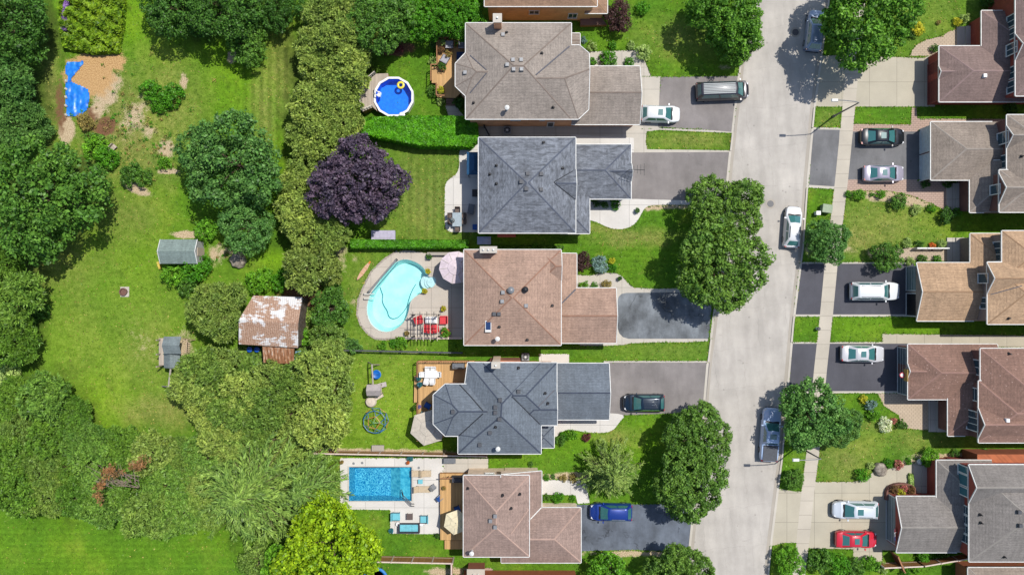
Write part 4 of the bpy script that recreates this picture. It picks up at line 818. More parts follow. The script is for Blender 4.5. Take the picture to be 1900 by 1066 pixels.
M_cap = mat('fence_cap_bleached', C(225, 205, 190), scale=5); M_capB = mat('fence_cap_brown', C(170, 120, 80), scale=5)
fence('long cedar fence along the north side of rectangular pool', [(590, 834.5), (904, 840)], 1.8, M_woodR, M_cap)
fence('cedar fence behind the lime green tree and lower lawn', [(694, 1030), (842, 1033)], 2.0, M_woodR, M_cap); fence('short bleached fence running down from the lower cedar fence', [(840, 1034), (840, 1100)], 1.9, M_woodR, M_cap)
fence('low black chain fence south of the kidney pool', [(636, 648), (858, 653)], 1.1, M_black, M_dgrey, open_=True, name='metal_fence')
fence('slatted brown fence along bottom edge of brick house yard', [(1628, 1043), (1700, 1040), (1795, 1024)], 1.7, M_woodR, M_cap, 1.8)
fence('rust brown fence panel left of the lower right garage', [(1652, 1022), (1664, 1050)], 1.8, mat('rust_wood', C(120, 60, 40), scale=6), M_capB)
fence('brown board fence above the lower right brick house', [(1838, 838), (1900, 838)], 1.8, mat('brown_wood', C(170, 100, 65), scale=6), M_capB)
fence('white railing beside tan roofed house entrance', [(1695, 461), (1752, 461)], .9, M_white, M_white, 1.2, 'metal_fence', True)
fence('dark gate and railing between taupe and slate roofed houses', [(899, 237), (908, 254)], 1.2, M_black, M_black, 1.0, 'metal_fence', True)
# ---------------------------------------------------------------- decks
def deck(label, pts, z, m, rails=(), name='deck'):
    c = W(*pts[0]); t = thing(name, label, 'deck', c); P = [W(u, v, z) for u, v in pts]
    MB().prism([(p.x, p.y) for p in P], z - .12, z).build('deck_floor', m, t, True); mb = MB(); mb.prism([(p.x * .999, p.y * .999) for p in P], .0, z - .13); mb.build('skirt', M_woodR, t, True)
    for r in rails:
        R = [W(u, v, z) for u, v in r]; mb = MB()
        for a, b in zip(R, R[1:]):
            d = (b - a); L = d.length; an = math.atan2(d.y, d.x); m_ = (a + b) / 2; mb.box((m_.x, m_.y, z + .95), (L, .1, .05), an)
            for i in range(int(L / 1.5) + 1): q = a + d * min(1, i * 1.5 / L); mb.box((q.x, q.y, z + .48), (.08, .08, .96), an)
            for i in range(int(L / .25)): q = a + d * (i * .25 / L); mb.box((q.x, q.y, z + .5), (.025, .025, .85), an)
        mb.build('railing', M_capB, t, True)
    return t
deck('wooden deck with planters behind the taupe shingled house', [(812, 74), (875, 74), (875, 150), (862, 165), (845, 182), (811, 180), (811, 154), (801, 154), (801, 124), (812, 124)], .8, M_woodY, [[(863, 74), (812, 74), (812, 124), (801, 124), (801, 154)], [(811, 158), (811, 180), (828, 181)]])
mb = MB()
for i in range(4): a = W(828, 181 + i * 3.6); b = W(845, 185 + i * 3.6); mb.box(((a.x + b.x) / 2, (a.y + b.y) / 2, .33 - .09 * i), (b.x - a.x, .3, .66 - .18 * i))
tag(mb.build('deck_steps', M_woodD), 'dark wooden steps down from the planter deck', 'steps')
deck('honey wooden deck wrapping the octagonal roof wing', [(776, 669), (880, 669), (880, 760), (840, 790), (822, 812), (778, 818), (776, 760)], .9, M_woodY, [[(870, 669), (776, 669), (776, 698)], [(776, 746), (776, 815)]])
deck('long narrow wooden bench step along left edge of honey deck', [(769, 697), (775, 697), (774, 746), (768, 746)], .5, M_woodY, name='deck_step')
deck('orange brown deck between white pool terrace and pinkish house', [(816, 878), (870, 878), (870, 1001), (817, 1001)], .6, M_woodY, [[(858, 883), (818, 883)]])
deck('small lower landing under the orange brown deck', [(825, 1001.5), (870, 1001.5), (870, 1018), (825, 1018)], .4, M_woodY, name='deck_step')
deck('grey brown front porch deck below the tan brick top house', [(1077, 26), (1112, 26), (1126, 46), (1077, 47)], .5, M_woodD, name='porch_deck')
# round above-ground pool with its deck
cp = W(733.5, 184.5); hR = 1.25; t = thing('above_ground_pool', 'round above ground pool with white rim and deep blue water', 'swimming pool', cp); ro = 2.14; ri = 1.98; n = 12
q = lambda r, i: (r * math.cos(2 * math.pi * (i + .5) / n), r * math.sin(2 * math.pi * (i + .5) / n))
mb = MB(); mb.add([(*q(ro, i), 0) for i in range(n)] + [(*q(ro, i), hR) for i in range(n)], [(i, (i + 1) % n, n + (i + 1) % n, n + i) for i in range(n)]); mb.build('wall', M_whiteP, t)
mb = MB(); rr_ = [(ro + .07, hR - .05), (ro + .07, hR + .03), (ri - .0, hR + .03), (ri - .02, .05)]
mb.add([(*q(r, i), z) for r, z in rr_ for i in range(n)], [(k * n + i, k * n + (i + 1) % n, (k + 1) * n + (i + 1) % n, (k + 1) * n + i) for k in range(3) for i in range(n)]); mb.build('rim', M_whiteP, t)
mb = MB(); mb.add([(*q(ri - .03, i), .06) for i in range(n)] + [(*q(ri - .03, i), hR) for i in range(n)], [tuple(range(n))] + [(i, (i + 1) % n, n + (i + 1) % n, n + i)[::-1] for i in range(n)]); mb.build('liner', mat('royal_blue_liner', C(25, 135, 235, .95), C(15, 118, 225, .95), scale=3), t)
MB().add([(*q(ri - .02, i), hR - .18) for i in range(n)], [tuple(range(n))]).build('water', watermat('deep_pool_water', (.66, .86, .99, 1), 4, .02, .05), t)
mb = MB(); c = W(743.5, 158, 1.2); ring = []
for i in range(20):
    a = 2 * math.pi * i / 20
    for j in range(8): b = 2 * math.pi * j / 8; r = .3 + .13 * math.cos(b); ring.append((r * math.cos(a), r * math.sin(a), .11 * math.sin(b)))
mb.add(ring, [(i * 8 + j, ((i + 1) % 20) * 8 + j, ((i + 1) % 20) * 8 + (j + 1) % 8, i * 8 + (j + 1) % 8) for i in range(20) for j in range(8)])
o = mb.build('pool_float', mat('yellow_vinyl', C(240, 222, 70), scale=4, rough=.3), smooth=True); o.location = c; tag(o, 'yellow inflatable ring floating in the round pool', 'pool float')
mb = MB(); c = W(746, 214, 1.2); mb.lathe(c, [(.32, -.05), (.34, .1), (.2, .18), (.02, .2)], 16); tag(mb.build('pool_skimmer', M_whiteP), 'white skimmer box at bottom rim of round pool', 'skimmer')
t = deck('weathered curved wooden deck hugging the round pool', [(720, 136), (697, 137), (683, 149), (669.5, 167), (670.5, 190), (673, 207), (692, 199), (700, 206), (693.5, 190), (693, 175), (700, 162), (711, 150), (721, 146)], 1.15, M_woodG, name='pool_deck_platform')
R_ = [W(*p, 1.15) for p in ((697, 137), (683, 149), (669.5, 167), (670.5, 190), (673, 207), (692, 199))]; mb = MB()
for a, b in zip(R_, R_[1:]):
    for hz_ in (.5, .95): mb.tube(a + Vector((0, 0, hz_)), b + Vector((0, 0, hz_)), .05, 6)
    for i in range(5): q_ = a.lerp(b, i / 4); mb.tube(q_, q_ + Vector((0, 0, .98)), .045, 6)
mb.build('railing', mat('bleached_rail', C(225, 215, 200), scale=5), t, True)
t = thing('pool_ladder', 'pale blue white ladder over left rim of round pool', 'pool ladder', W(700, 174))
for d in (-.22, .22): MB().path([W(693, 171, 1.15) + Vector((0, d, 0)), W(696, 171, 1.9) + Vector((0, d, 0)), W(703, 175, 1.85) + Vector((0, d, 0)), W(707, 177, .6) + Vector((0, d, 0))], .05, 8).build('rail', M_whiteP, t, True)
mb = MB()
for i in range(4): c = W(702 + i * 1.4, 174 + i, 1.75 - .3 * i); mb.box(c, (.14, .55, .05), -.3)
mb.build('step', M_whiteP, t, True)
# ---------------------------------------------------------------- garden furniture
def chair(label, u, v, ang, m, fm=None, w_=.6, z=0, name='patio_chair', group=None, seat=.42, cat='chair'):
    p = W(u, v, z + .4); t = thing(name, label, cat, (p.x, p.y, z), rad(ang), group); fm = fm or m
    MB().box((0, 0, seat), (w_, w_, .08)).build('seat', m, t); MB().box((-w_ / 2, 0, seat + .28), (.08, w_, .5), ry=-.25).build('backrest', m, t)
    for sx in (-1, 1):
        for sy in (-1, 1): MB().tube((sx * w_ * .44, sy * w_ * .44, 0), (sx * w_ * .42, sy * w_ * .42, seat), .025, 6).build('leg', fm, t)
    for sy in (-1, 1): MB().box((0, sy * w_ * .5, seat + .2), (w_, .07, .05)).build('armrest', fm, t)
    return t
def lounger(label, u, v, ang, m, L=1.9, z=0, fm=None):
    p = W(u, v, z + .35); t = thing('sun_lounger', label, 'sun lounger', (p.x, p.y, z), rad(ang)); fm = fm or M_dgrey
    MB().box((L * .14, 0, .34), (L * .66, .68, .1)).build('seat', m, t); MB().box((-L * .32, 0, .5), (L * .36, .68, .1), ry=.75).build('backrest', m, t)
    for sx in (-.3, .42):
        for sy in (-.3, .3): MB().box((sx * L, sy, .15), (.05, .05, .3)).build('leg', fm, t)
    return t
def table(label, u, v, sx, sy, h, m, z=0, rz=0, round_=False, name='patio_table'):
    p = W(u, v, z + h); t = thing(name, label, 'table', (p.x, p.y, z), rz)
    if round_: MB().lathe((0, 0, h - .05), [(sx / 2, 0), (sx / 2, .05)], 20).build('tabletop', m, t)
    else: MB().box((0, 0, h - .025), (sx, sy, .05)).build('tabletop', m, t)
    for a in (-1, 1):
        for b in (-1, 1): MB().tube((a * sx * .38, b * sy * .38, 0), (a * sx * .38, b * sy * .38, h - .05), .03, 6).build('leg', m, t)
    return t
def umbrella(label, u, v, r, h, m, n=8, z=0, rot=.2, tilt=0, valance=True, dome=.4):
    p = W(u, v, z + h); t = thing('patio_umbrella', label, 'umbrella', (p.x, p.y, z), rot); mb = MB()
    A = [2 * math.pi * i / n for i in range(n)]; rings = [(.03, h + dome), (r * .45, h + dome * .62), (r * .47, h + dome * .5), (r, h)] + ([(r, h - .18)] if valance else [])
    V_ = [(rr * math.cos(a), rr * math.sin(a), z_ + tilt * rr * math.cos(a)) for rr, z_ in rings for a in A]
    mb.add(V_, [(k * n + i, k * n + (i + 1) % n, (k + 1) * n + (i + 1) % n, (k + 1) * n + i) for k in range(len(rings) - 1) for i in range(n)]); mb.build('canopy', m, t)
    mb = MB()
    for a in A: mb.tube((0, 0, h + dome - .02), (r * math.cos(a), r * math.sin(a), h + .02 + tilt * r * math.cos(a)), .025, 5)
    mb.build('rib', M_kerb, t); MB().tube((0, 0, 0), (0, 0, h + dome + .1), .035, 8).build('pole', M_grey, t); return t
def pot(label, u, v, r, m, leafkey, z=0, h=.45, k=1.0):
    p = W(u, v, z + h); t = thing('potted_plant', label, 'potted plant', (p.x, p.y, z)); MB().lathe((0, 0, 0), [(r * .65, 0), (r, h), (r * .8, h - .03)], 14).build('pot', m, t, smooth=True); POTS.append((t, r * k, h, leafkey)); return t
POTS = []
M_cush = mat('turquoise_cushion', C(120, 200, 215), scale=5, rough=.9); M_wick = mat('dark_wicker', C(62, 62, 74), scale=14, rough=.9); M_redp = mat('red_plastic', C(225, 50, 62), scale=5, rough=.5)
M_tan = mat('tan_fabric', C(205, 185, 155), scale=6); M_terra = mat('terracotta_pot', C(180, 95, 60), scale=6); M_bluep = mat('blue_pot', C(50, 110, 170), scale=5, rough=.3); M_ivory = mat('ivory_canvas', C(238, 225, 190), scale=3, rough=.9)
M_beige = mat('beige_canvas', C(210, 200, 185), scale=3, rough=.9); M_pinkc = mat('pale_pink_canvas', C(232, 215, 222), scale=3, rough=.9); M_bbq = mat('grill_cover_grey', C(120, 124, 130), scale=6); M_char = mat('charcoal_cover', C(70, 72, 82), scale=6)
M_bluec = mat('blue_fabric', C(30, 90, 170), scale=5, rough=.7)
# rectangular pool terrace
lounger('tan lounger nearest the pool, upper pair', 773, 878, 180, M_tan, 1.15); lounger('tan and chrome lounger right of upper pair', 791, 878, 0, M_tan, 1.1); lounger('long tan lounger below small turquoise table', 783, 907, 0, M_tan, 1.9)
table('small turquoise square side table between tan loungers', 780, 893, .5, .45, .4, M_cush)
chair('turquoise cushioned wicker armchair on left of fire table', 735, 957, 0, M_cush, M_wick, .85, name='wicker_armchair'); chair('turquoise cushioned wicker armchair nearest the deck', 787, 962, 180, M_cush, M_wick, .8, name='wicker_armchair')
table('dark square fire table between wicker armchairs', 760, 958, .68, .68, .5, mat('fire_table_brown', C(100, 86, 82), scale=6))
p = W(759, 979, .4); t = thing('wicker_sofa', 'turquoise cushioned wicker sofa at bottom of pool terrace', 'sofa', (p.x, p.y, 0))
MB().box((0, 0, .2), (2.3, .95, .4)).build('base', M_wick, t); MB().box((0, -.42, .55), (2.3, .14, .45)).build('backrest', M_wick, t)
for i in range(3): MB().box(((i - 1) * .66, .04, .46), (.64, .72, .14)).build('cushion', M_cush, t)
for a in (-1, 1): MB().box((a * 1.1, 0, .45), (.14, .95, .4)).build('armrest', M_wick, t)
for u, l in ((738, 'round white stool left of turquoise sofa'), (782, 'round white stool right of turquoise sofa')): table(l, u, 972, .42, .42, .42, M_whiteP, round_=True, name='round_stool')
umbrella('cream sail shaped umbrella on orange brown deck', 846, 968, 1.35, 2.2, M_ivory, 6, .6, .35, valance=False, dome=.35)
def grill(label, u, v, z, rz, m, L=1.2):
    p = W(u, v, z + 1); t = thing('covered_grill', label, 'barbecue grill', (p.x, p.y, z), rz); mb = MB(); mb.box((0, 0, .5), (L, .6, 1.0), taper=.9); mb.build('cover', m, t); MB().tube((-L * .3, 0, 1.0), (L * .3, 0, 1.0), .2, 12).build('lid_bulge', m, t)
    for a in (-1, 1): MB().tube((a * L * .4, -.25, .08), (a * L * .4, .25, .08), .08, 10).build('wheel', M_black, t)
grill('grey covered grill at corner of honey deck', 850, 679, .9, 0, M_bbq, 1.35); grill('silver and black grill on orange brown deck', 849, 890, .6, 0, M_char, 1.3)
chair('blue folding chair on the orange brown deck', 848, 943, 200, M_bluec, M_black, .6, .6, 'folding_chair'); chair('blue folding chair near the gazebo on honey deck', 793, 751, 150, M_bluec, M_black, .6, .9, 'folding_chair')
for u, v, m, l in ((817, 922, M_bluec, 'blue grey folded chair at pool terrace corner'), (804, 903, M_grey, 'grey blue chair right of long tan lounger')): chair(l, u, v, 40, m, M_grey, .5, 0, 'folding_chair')
p = W(835, 852); t = thing('storage_bench', 'slate grey storage bench against the long cedar fence', 'storage box', p); MB().box((0, 0, .3), (1.25, .5, .6)).build('box', M_dgrey, t); MB().box((0, 0, .63), (1.3, .56, .07)).build('lid', M_bbq, t)
# small skimmer lids and pool returns
for u, v in ((656, 859), (672, 858), (777, 867)): tag(MB().lathe(W(u, v, .03), [(.14, 0), (.14, .02)], 14).build('skimmer_lid', M_grey), 'grey round skimmer lid set into the white pool terrace', 'skimmer lid', 'skimmer lids on the white pool terrace')
# dining set on honey deck
tb = table('white dining table on the honey deck', 800, 694, 1.3, .8, .74, M_whiteP, .9)
for u, v, a, l in ((794, 685, -90, 'white chair above the deck table, left one'), (804, 685, -90, 'white chair above the deck table, right one'), (785, 694, 0, 'white chair at left end of deck table'), (813, 694, 180, 'white chair at right end of deck table'), (792, 706, 75, 'white chair below the deck table, left one'), (803, 706, 90, 'white chair below the deck table, right one')):
    chair(l, u, v, a, M_whiteP, M_white, .55, .9)
umbrella('beige gazebo canopy at lower left of honey deck', 794, 793, 1.95, 2.3, M_beige, 6, .0, .3, dome=.5)
# patio of slate house
table('grey glass dining table on the white curved patio', 848, 407, 1.0, 1.5, .74, mat('glass_top', C(175, 190, 198), scale=4, rough=.2))
M_brn = mat('brown_sling', C(110, 95, 88), scale=6)
for u, v, a, l in ((849, 390, -90, 'brown sling chair at top end of patio table'), (837, 400, 0, 'brown sling chair upper left of patio table'), (837, 412, 0, 'brown sling chair lower left of patio table'), (860, 400, 180, 'brown sling chair upper right of patio table'), (860, 411, 180, 'brown sling chair lower right of patio table'), (849, 424, 90, 'brown sling chair at bottom end of patio table')): chair(l, u, v, a, M_brn, M_black, .55)
umbrella('folded grey blue umbrella beside glass patio table', 839, 409, .3, 1.9, mat('bluegrey_canvas', C(110, 130, 140), scale=4), 8, valance=False, dome=.7)
p = W(880, 303, 2.4); t = thing('patio_gazebo', 'navy blue gazebo against the slate roofed house', 'gazebo', (p.x, p.y, 0)); mb = MB(); mb.box((0, 0, 2.35), (1.6, 2.4, .06)); mb.add([(-.8, -1.2, 2.4), (.8, -1.2, 2.4), (.8, 1.2, 2.4), (-.8, 1.2, 2.4), (0, -.7, 2.75), (0, .7, 2.75)], [(0, 1, 4), (1, 2, 5, 4), (2, 3, 5), (3, 0, 4, 5)]); mb.build('canopy', mat('navy_canvas', C(40, 90, 130), scale=4), t)
for a in (-.7, .7):
    for b in (-1.1, 1.1): MB().tube((a, b, 0), (a, b, 2.35), .04, 8).build('post', M_black, t)
table('small dark side table on shaded patio by slate house', 882, 358, .7, .8, .5, M_black); lounger('grey footstool lounger on the shaded patio', 874, 388, 80, M_bbq, 1.2); table('blue cooler box table at shaded patio corner', 881, 421, .5, .6, .45, M_bluec)
def shedbox(label, u, v, sx, sy, h, m, name='storage_box', rz=0, z=0):
    p = W(u, v, h); t = thing(name, label, 'storage box', (p.x, p.y, z), rz); MB().box((0, 0, h / 2 - .06), (sx, sy, h - .12)).build('box', m, t); mb = MB(); mb.box((0, 0, h - .04), (sx + .08, sy + .08, .08)); mb.box((0, 0, h + .02), (sx * .7, sy * .7, .04)); mb.build('lid', m, t); return t
shedbox('pale lilac tarp covered box under the purple maple', 711, 436, 2.5, .95, .7, mat('lilac_tarp', C(190, 185, 205), scale=3)); shedbox('bluegrey storage box between slate and terracotta houses', 898, 446, 1.4, .75, .9, mat('bluegrey_plastic', C(150, 165, 200), scale=3))
shedbox('red brown bench against south wall of slate house', 940, 435, 1.9, .5, .6, mat('redbrown_wood', C(190, 100, 85), scale=6), 'garden_bench')
def ac(label, u, v):
    p = W(u, v, .8); t = thing('air_conditioner', label, 'air conditioner', (p.x, p.y, 0)); MB().box((0, 0, .38), (.8, .8, .76)).build('casing', M_grey, t); MB().lathe((0, 0, .76), [(.34, 0), (.34, .03)], 20).build('fan_grille', M_black, t); MB().lathe((0, 0, .79), [(.12, 0), (.1, .05)], 12).build('hub', M_white, t)
    mb = MB(); [mb.box((0, 0, .8), (.62, .05, .02), a) for a in (0, .8, 1.6, 2.4)]; mb.build('fan_guard', M_grey, t)
ac('air conditioner beside the salmon wall of the taupe roofed house', 941, 241); ac('air conditioner on north side of dark bluegrey house', 975, 662)
# kidney pool terrace
umbrella('large pale pink octagonal umbrella by the kidney pool', 845, 496, 1.75, 2.5, M_pinkc, 10, 0, .1, dome=.6)
t = thing('pergola', 'dark slatted pergola over red chairs by kidney pool', 'pergola', W(790, 605)); M_perg = mat('pergola_dark', C(70, 66, 66), scale=5); M_pergL = mat('pergola_bleached', C(225, 210, 190), scale=5)
for v in (583, 601.5, 619): a = W(760, v, 2.35); b = W(818, v, 2.35); m_ = (a + b) / 2; MB().box(m_, ((b - a).length, .07, .12)).build('beam', M_perg, t, True)
for i in range(8): u = 766 + i * 6.5; a = W(u, 578, 2.45); b = W(u, 632, 2.45); m_ = (a + b) / 2; MB().box(m_, (.05, (a - b).length, .12)).build('slat', M_perg if i < 0 else (M_pergL if i % 2 else M_perg), t, True)
for u, v in ((767, 584), (813, 584), (767, 624), (813, 624)): p = W(u, v, 1.2); MB().box(p, (.12, .12, 2.3)).build('post', M_perg, t, True)
for u, v, a, l in ((778, 593, 20, 'red garden chair at upper left under the pergola'), (823, 593, 180, 'red garden chair right of the pergola'), (794, 608, 80, 'red garden chair lower left under the pergola'), (807, 608, 100, 'red garden chair lower right under the pergola')): chair(l, u, v, a, M_redp, M_redp, .82)
table('white low table among the red garden chairs', 800, 593, 1.3, .7, .45, M_whiteP)
p = W(675, 502, .25); t = thing('kayak', 'slim wooden orange tipped canoe lying on the lawn', 'canoe', (p.x, p.y, 0), rad(54)); mb = MB(); st = [(-1.25, .02, .3), (-1.0, .12, .18), (-.4, .22, .08), (.4, .22, .08), (1.0, .12, .18), (1.25, .02, .3)]
vs = [];
for x, w_, zb in st: vs += [(x, -w_, .3), (x, -w_ * .6, zb), (x, w_ * .6, zb), (x, w_, .3)]
mb.add(vs, [(i * 4 + j, (i + 1) * 4 + j, (i + 1) * 4 + (j + 1) % 4, i * 4 + (j + 1) % 4) for i in range(5) for j in range(4)]); mb.build('hull', mat('canoe_wood', C(220, 175, 145), scale=4), t, smooth=True); MB().box((1.1, 0, .33), (.3, .16, .05)).build('bow_tip', mat('orange_tip', C(225, 130, 50), scale=4), t)
for a in (-.35, .35): MB().box((a, 0, .3), (.1, .42, .04)).build('thwart', M_wood, t)
# north rail wall of kidney terrace
p = W(828, 471); t = thing('low_wall', 'pale grey low retaining wall above pool terrace', 'wall', p); MB().box((0, 0, .3), (4.0, .25, .6)).build('wall', M_kerb, t); MB().box((0, 0, .63), (4.05, .32, .06)).build('wall_cap', M_kerb2, t)
p = W(805, 626.5); t = thing('low_wall', 'pale timber edging below the pergola', 'wall', p); MB().box((0, 0, .15), (6.2, .18, .3)).build('edging', M_pergL, t); MB().box((0, 0, .31), (6.25, .24, .03)).build('edging_cap', M_cap, t)
# taupe house deck furniture
for u, v, a, l in ((834, 83, 90, 'grey cushioned deck chair near top rail'), (826, 110, 60, 'grey cushioned deck chair beside round planter'), (858, 83, 90, 'grey green deck chair close to taupe roof')): chair(l, u, v, a, mat('grey_cushion', C(175, 175, 185), scale=5), M_dgrey, .8, .8)
table('navy side table on the planter deck', 854, 104, .8, .9, .5, mat('navy_cloth', C(30, 60, 110), scale=4), .8)
# ---------------------------------------------------------------- play equipment
t = thing('wooden_playset', 'weathered playset with canopy, slide and blue swing on lawn', 'playset', W(694, 722)); M_plg = mat('weathered_canopy', C(185, 175, 172), scale=3)
a = W(690, 676, 2.3); b = W(692, 712, 2.3); MB().tube(a, b, .09, 8).build('swing_beam', M_kerb2, t, True)
mb = MB(); mb.tube(W(683, 671), a, .06, 8); mb.tube(W(704, 676), a, .06, 8); mb.build('frame_leg', M_woodG, t, True)
p = W(699, 694, .6); mb = MB(); mb.lathe(p, [(.42, .0), (.5, .12), (.42, .16), (.3, .1)], 16); mb.build('swing_seat', mat('swing_blue', C(20, 110, 200), scale=4, rough=.4), t, True, True)
for dx in (-.3, .3): MB().tube(p + Vector((dx, 0, .1)), W(691.5, 694, 2.25), .015, 5).build('swing_rope', M_dgrey, t, True)
p = W(693, 724, 2.2); mb = MB(); mb.add([(p.x - .75, p.y - .6, 2.0), (p.x + .75, p.y - .6, 2.0), (p.x + .75, p.y + .6, 2.0), (p.x - .75, p.y + .6, 2.0), (p.x - .75, p.y, 2.45), (p.x + .75, p.y, 2.45)], [(0, 1, 5, 4), (2, 3, 4, 5), (1, 2, 5), (3, 0, 4)]); mb.build('canopy', M_plg, t, True)
for dx in (-.65, .65):
    for dy in (-.5, .5): MB().box((p.x + dx, p.y + dy, 1.0), (.1, .1, 2.0)).build('post', M_woodG, t, True)
MB().box((p.x, p.y, 1.1), (1.4, 1.1, .08)).build('platform', M_woodG, t, True)
mb = MB(); c = W(712, 714, 1.0); mb.box((c.x - .2, c.y, .95), (1.0, .5, .07), .2, ry=.5); mb.build('slide', M_plg, t, True)
p = W(688, 745, .5); mb = MB(); mb.lathe(p, [(.55, -.5), (.62, -.1), (.5, .1), (.2, .18)], 16); mb.box(p + Vector((.8, .5, -.2)), (1.1, .4, .25), .5); mb.build('rock_climber', mat('sand_plastic', C(220, 205, 185), scale=4, rough=.6), t, True)
p = W(697, 780); t = thing('climbing_dome', 'round climbing dome of orange, blue and green bars', 'climbing dome', p); ms = [mat('dome_' + a, C(*b), scale=5, rough=.4) for a, b in (('orange', (200, 125, 75)), ('blue', (60, 120, 180)), ('green', (50, 130, 80)))]
R0 = 1.42; L0 = [(R0 * math.cos(a), R0 * math.sin(a), .0) for a in [2 * math.pi * i / 10 for i in range(10)]]; L1 = [(R0 * .86 * math.cos(a), R0 * .86 * math.sin(a), .75) for a in [2 * math.pi * (i + .5) / 10 for i in range(10)]]
L2 = [(R0 * .5 * math.cos(a), R0 * .5 * math.sin(a), 1.25) for a in [2 * math.pi * i / 5 for i in range(5)]]; tp = (0, 0, 1.42); k = 0
def bar(a, b, i): MB().tube(a, b, .035, 6).build('bar', ms[i % 3], t)
for i in range(10):
    bar(L0[i], L0[(i + 1) % 10], 0 if i % 2 else 1); bar(L0[i], L1[i], 2); bar(L0[(i + 1) % 10], L1[i], 1); bar(L1[i], L1[(i + 1) % 10], 1)
for i in range(5): bar(L2[i], L2[(i + 1) % 5], 0); bar(L2[i], tp, 2); bar(L2[i], L1[2 * i], 1); bar(L2[i], L1[(2 * i - 1) % 10], 1)
shedbox('pale grey bench on the lawn by the long cedar fence', 701, 831, 1.25, .55, .5, M_kerb2, 'garden_bench')
t = thing('trampoline', 'blue edged round trampoline cut by the bottom edge', 'trampoline', W(699, 1070)); c = [(1.1 * math.cos(a), 1.1 * math.sin(a)) for a in [2 * math.pi * i / 24 for i in range(24)]]
MB().prism(c, .78, .82).build('mat', mat('trampoline_mat', C(20, 60, 110), scale=5), t); mb = MB(); mb.lathe((0, 0, .8), [(1.08, .02), (1.2, .08), (1.38, .04), (1.38, -.04)], 28); o = mb.build('edge_pad', mat('blue_pad', C(20, 130, 215), scale=4, rough=.4), t)
for i in range(6): a = i * math.pi / 3; MB().tube((1.3 * math.cos(a), 1.3 * math.sin(a), 0), (1.3 * math.cos(a), 1.3 * math.sin(a), .8), .04, 6).build('leg', M_grey, t)
t = thing('swing_tower', 'teal canopy play tower cut by the top edge', 'playset', W(735, 1)); p = W(733, -1, 2.2); MB().box((p.x, p.y, 2.2), (1.3, .9, .08)).box((p.x, p.y, 2.28), (1.0, .6, .08)).build('canopy', mat('teal_canopy', C(40, 160, 120), scale=4), t, True)
for dx in (-.5, .5): MB().box((p.x + dx, p.y - .35, 1.1), (.1, .1, 2.2)).build('post', M_wood, t, True)
MB().box((p.x + .6, p.y - .7, 1.0), (.9, .5, .08), .3).build('platform', M_wood, t, True)
# field: shed, play tower, barn, fire pit, tarp
t = thing('garden_shed', 'small grey green roofed garden shed beside leafy shrubs', 'shed', W(332, 468)); a = W(297, 444, 2.2); b = W(366, 489, 2.2); mb = MB(); my = (a.y + b.y) / 2; zr = 2.9; sg = shingle('shed_shingles_grey', C(138, 155, 150), .3)
mb.add([(a.x, a.y, 2.2), (b.x, a.y, 2.2), (b.x, my, zr), (a.x, my, zr), (b.x, b.y, 2.2), (a.x, b.y, 2.2)], [(0, 3, 2, 1), (3, 5, 4, 2)]); mb.add([(a.x, a.y, 2.1), (b.x, a.y, 2.1), (b.x, my, zr - .1), (a.x, my, zr - .1), (b.x, b.y, 2.1), (a.x, b.y, 2.1)], [(0, 1, 2, 3), (3, 2, 4, 5), ]); mb.build('roof', sg, t, True)
mb = MB(); mb.box(((a.x + b.x) / 2, my, 1.05), (b.x - a.x - .3, a.y - b.y - .3, 2.1)); mb.add([(b.x - .16, a.y - .2, 2.1), (b.x - .16, b.y + .2, 2.1), (b.x - .16, my, zr - .12)], [(0, 1, 2)]); mb.build('wall', mat('shed_siding', C(190, 190, 190), scale=4), t, True); MB().box((b.x - .1, my, .95), (.06, .9, 1.9)).build('door', M_woodG, t, True)
MB().path([(a.x, a.y, 2.2), (a.x, my, zr), (a.x, b.y, 2.2)], .04, 6).build('trim', M_white, t, True); MB().path([(b.x, a.y, 2.2), (b.x, my, zr), (b.x, b.y, 2.2)], .05, 6).build('trim', M_white, t, True)
p = W(295, 492, .3); tag(MB().box((p.x, p.y, .2), (.28, .8, .35), .3).box((p.x, p.y, .42), (.2, .6, .08), .3).build('yellow_barrel', mat('yellow_plastic', C(225, 200, 90), scale=4)), 'pale yellow box leaning at the shed corner', 'box')
t = thing('play_tower', 'grey roofed wooden play tower with green slide and beam', 'playset', W(330, 655)); gm_ = shingle('play_roof_grey', C(128, 140, 142), .3)
def gable(u0, v0, u1, v1, ze, zr, ridge_x=True, skew=0):
    a = W(u0, v0, ze); b = W(u1, v1, ze); mb = MB(); mx_ = (a.x + b.x) / 2; my_ = (a.y + b.y) / 2
    if ridge_x: V_ = [(a.x, a.y, ze), (b.x, a.y, ze), (b.x, my_, zr), (a.x, my_, zr), (b.x, b.y, ze), (a.x, b.y, ze)]
    else: V_ = [(a.x, a.y, ze), (a.x, b.y, ze), (mx_, b.y, zr), (mx_, a.y, zr), (b.x, b.y, ze), (b.x, a.y, ze)]
    mb.add(V_ + [(x, y, z - .08) for x, y, z in V_], [(0, 1, 2, 3), (3, 2, 4, 5), (6, 9, 8, 7), (9, 11, 10, 8), (0, 3, 9, 6), (3, 5, 11, 9), (1, 7, 8, 2), (2, 8, 10, 4), (0, 6, 7, 1), (5, 4, 10, 11)]); return mb
gable(304, 624, 336, 656, 3.0, 3.5).build('roof', gm_, t, True); gable(304, 656, 334, 682, 2.2, 2.7, False).build('roof', gm_, t, True)
for u, v in ((308, 628), (332, 628), (308, 676), (332, 676), (308, 654), (332, 654)): p = W(u, v); MB().box((p.x, p.y, 1.2), (.12, .12, 2.4)).build('post', M_woodG, t, True)
p = W(320, 650); MB().box((p.x, p.y, 1.4), (1.7, 2.9, .1)).build('platform', M_woodG, t, True)
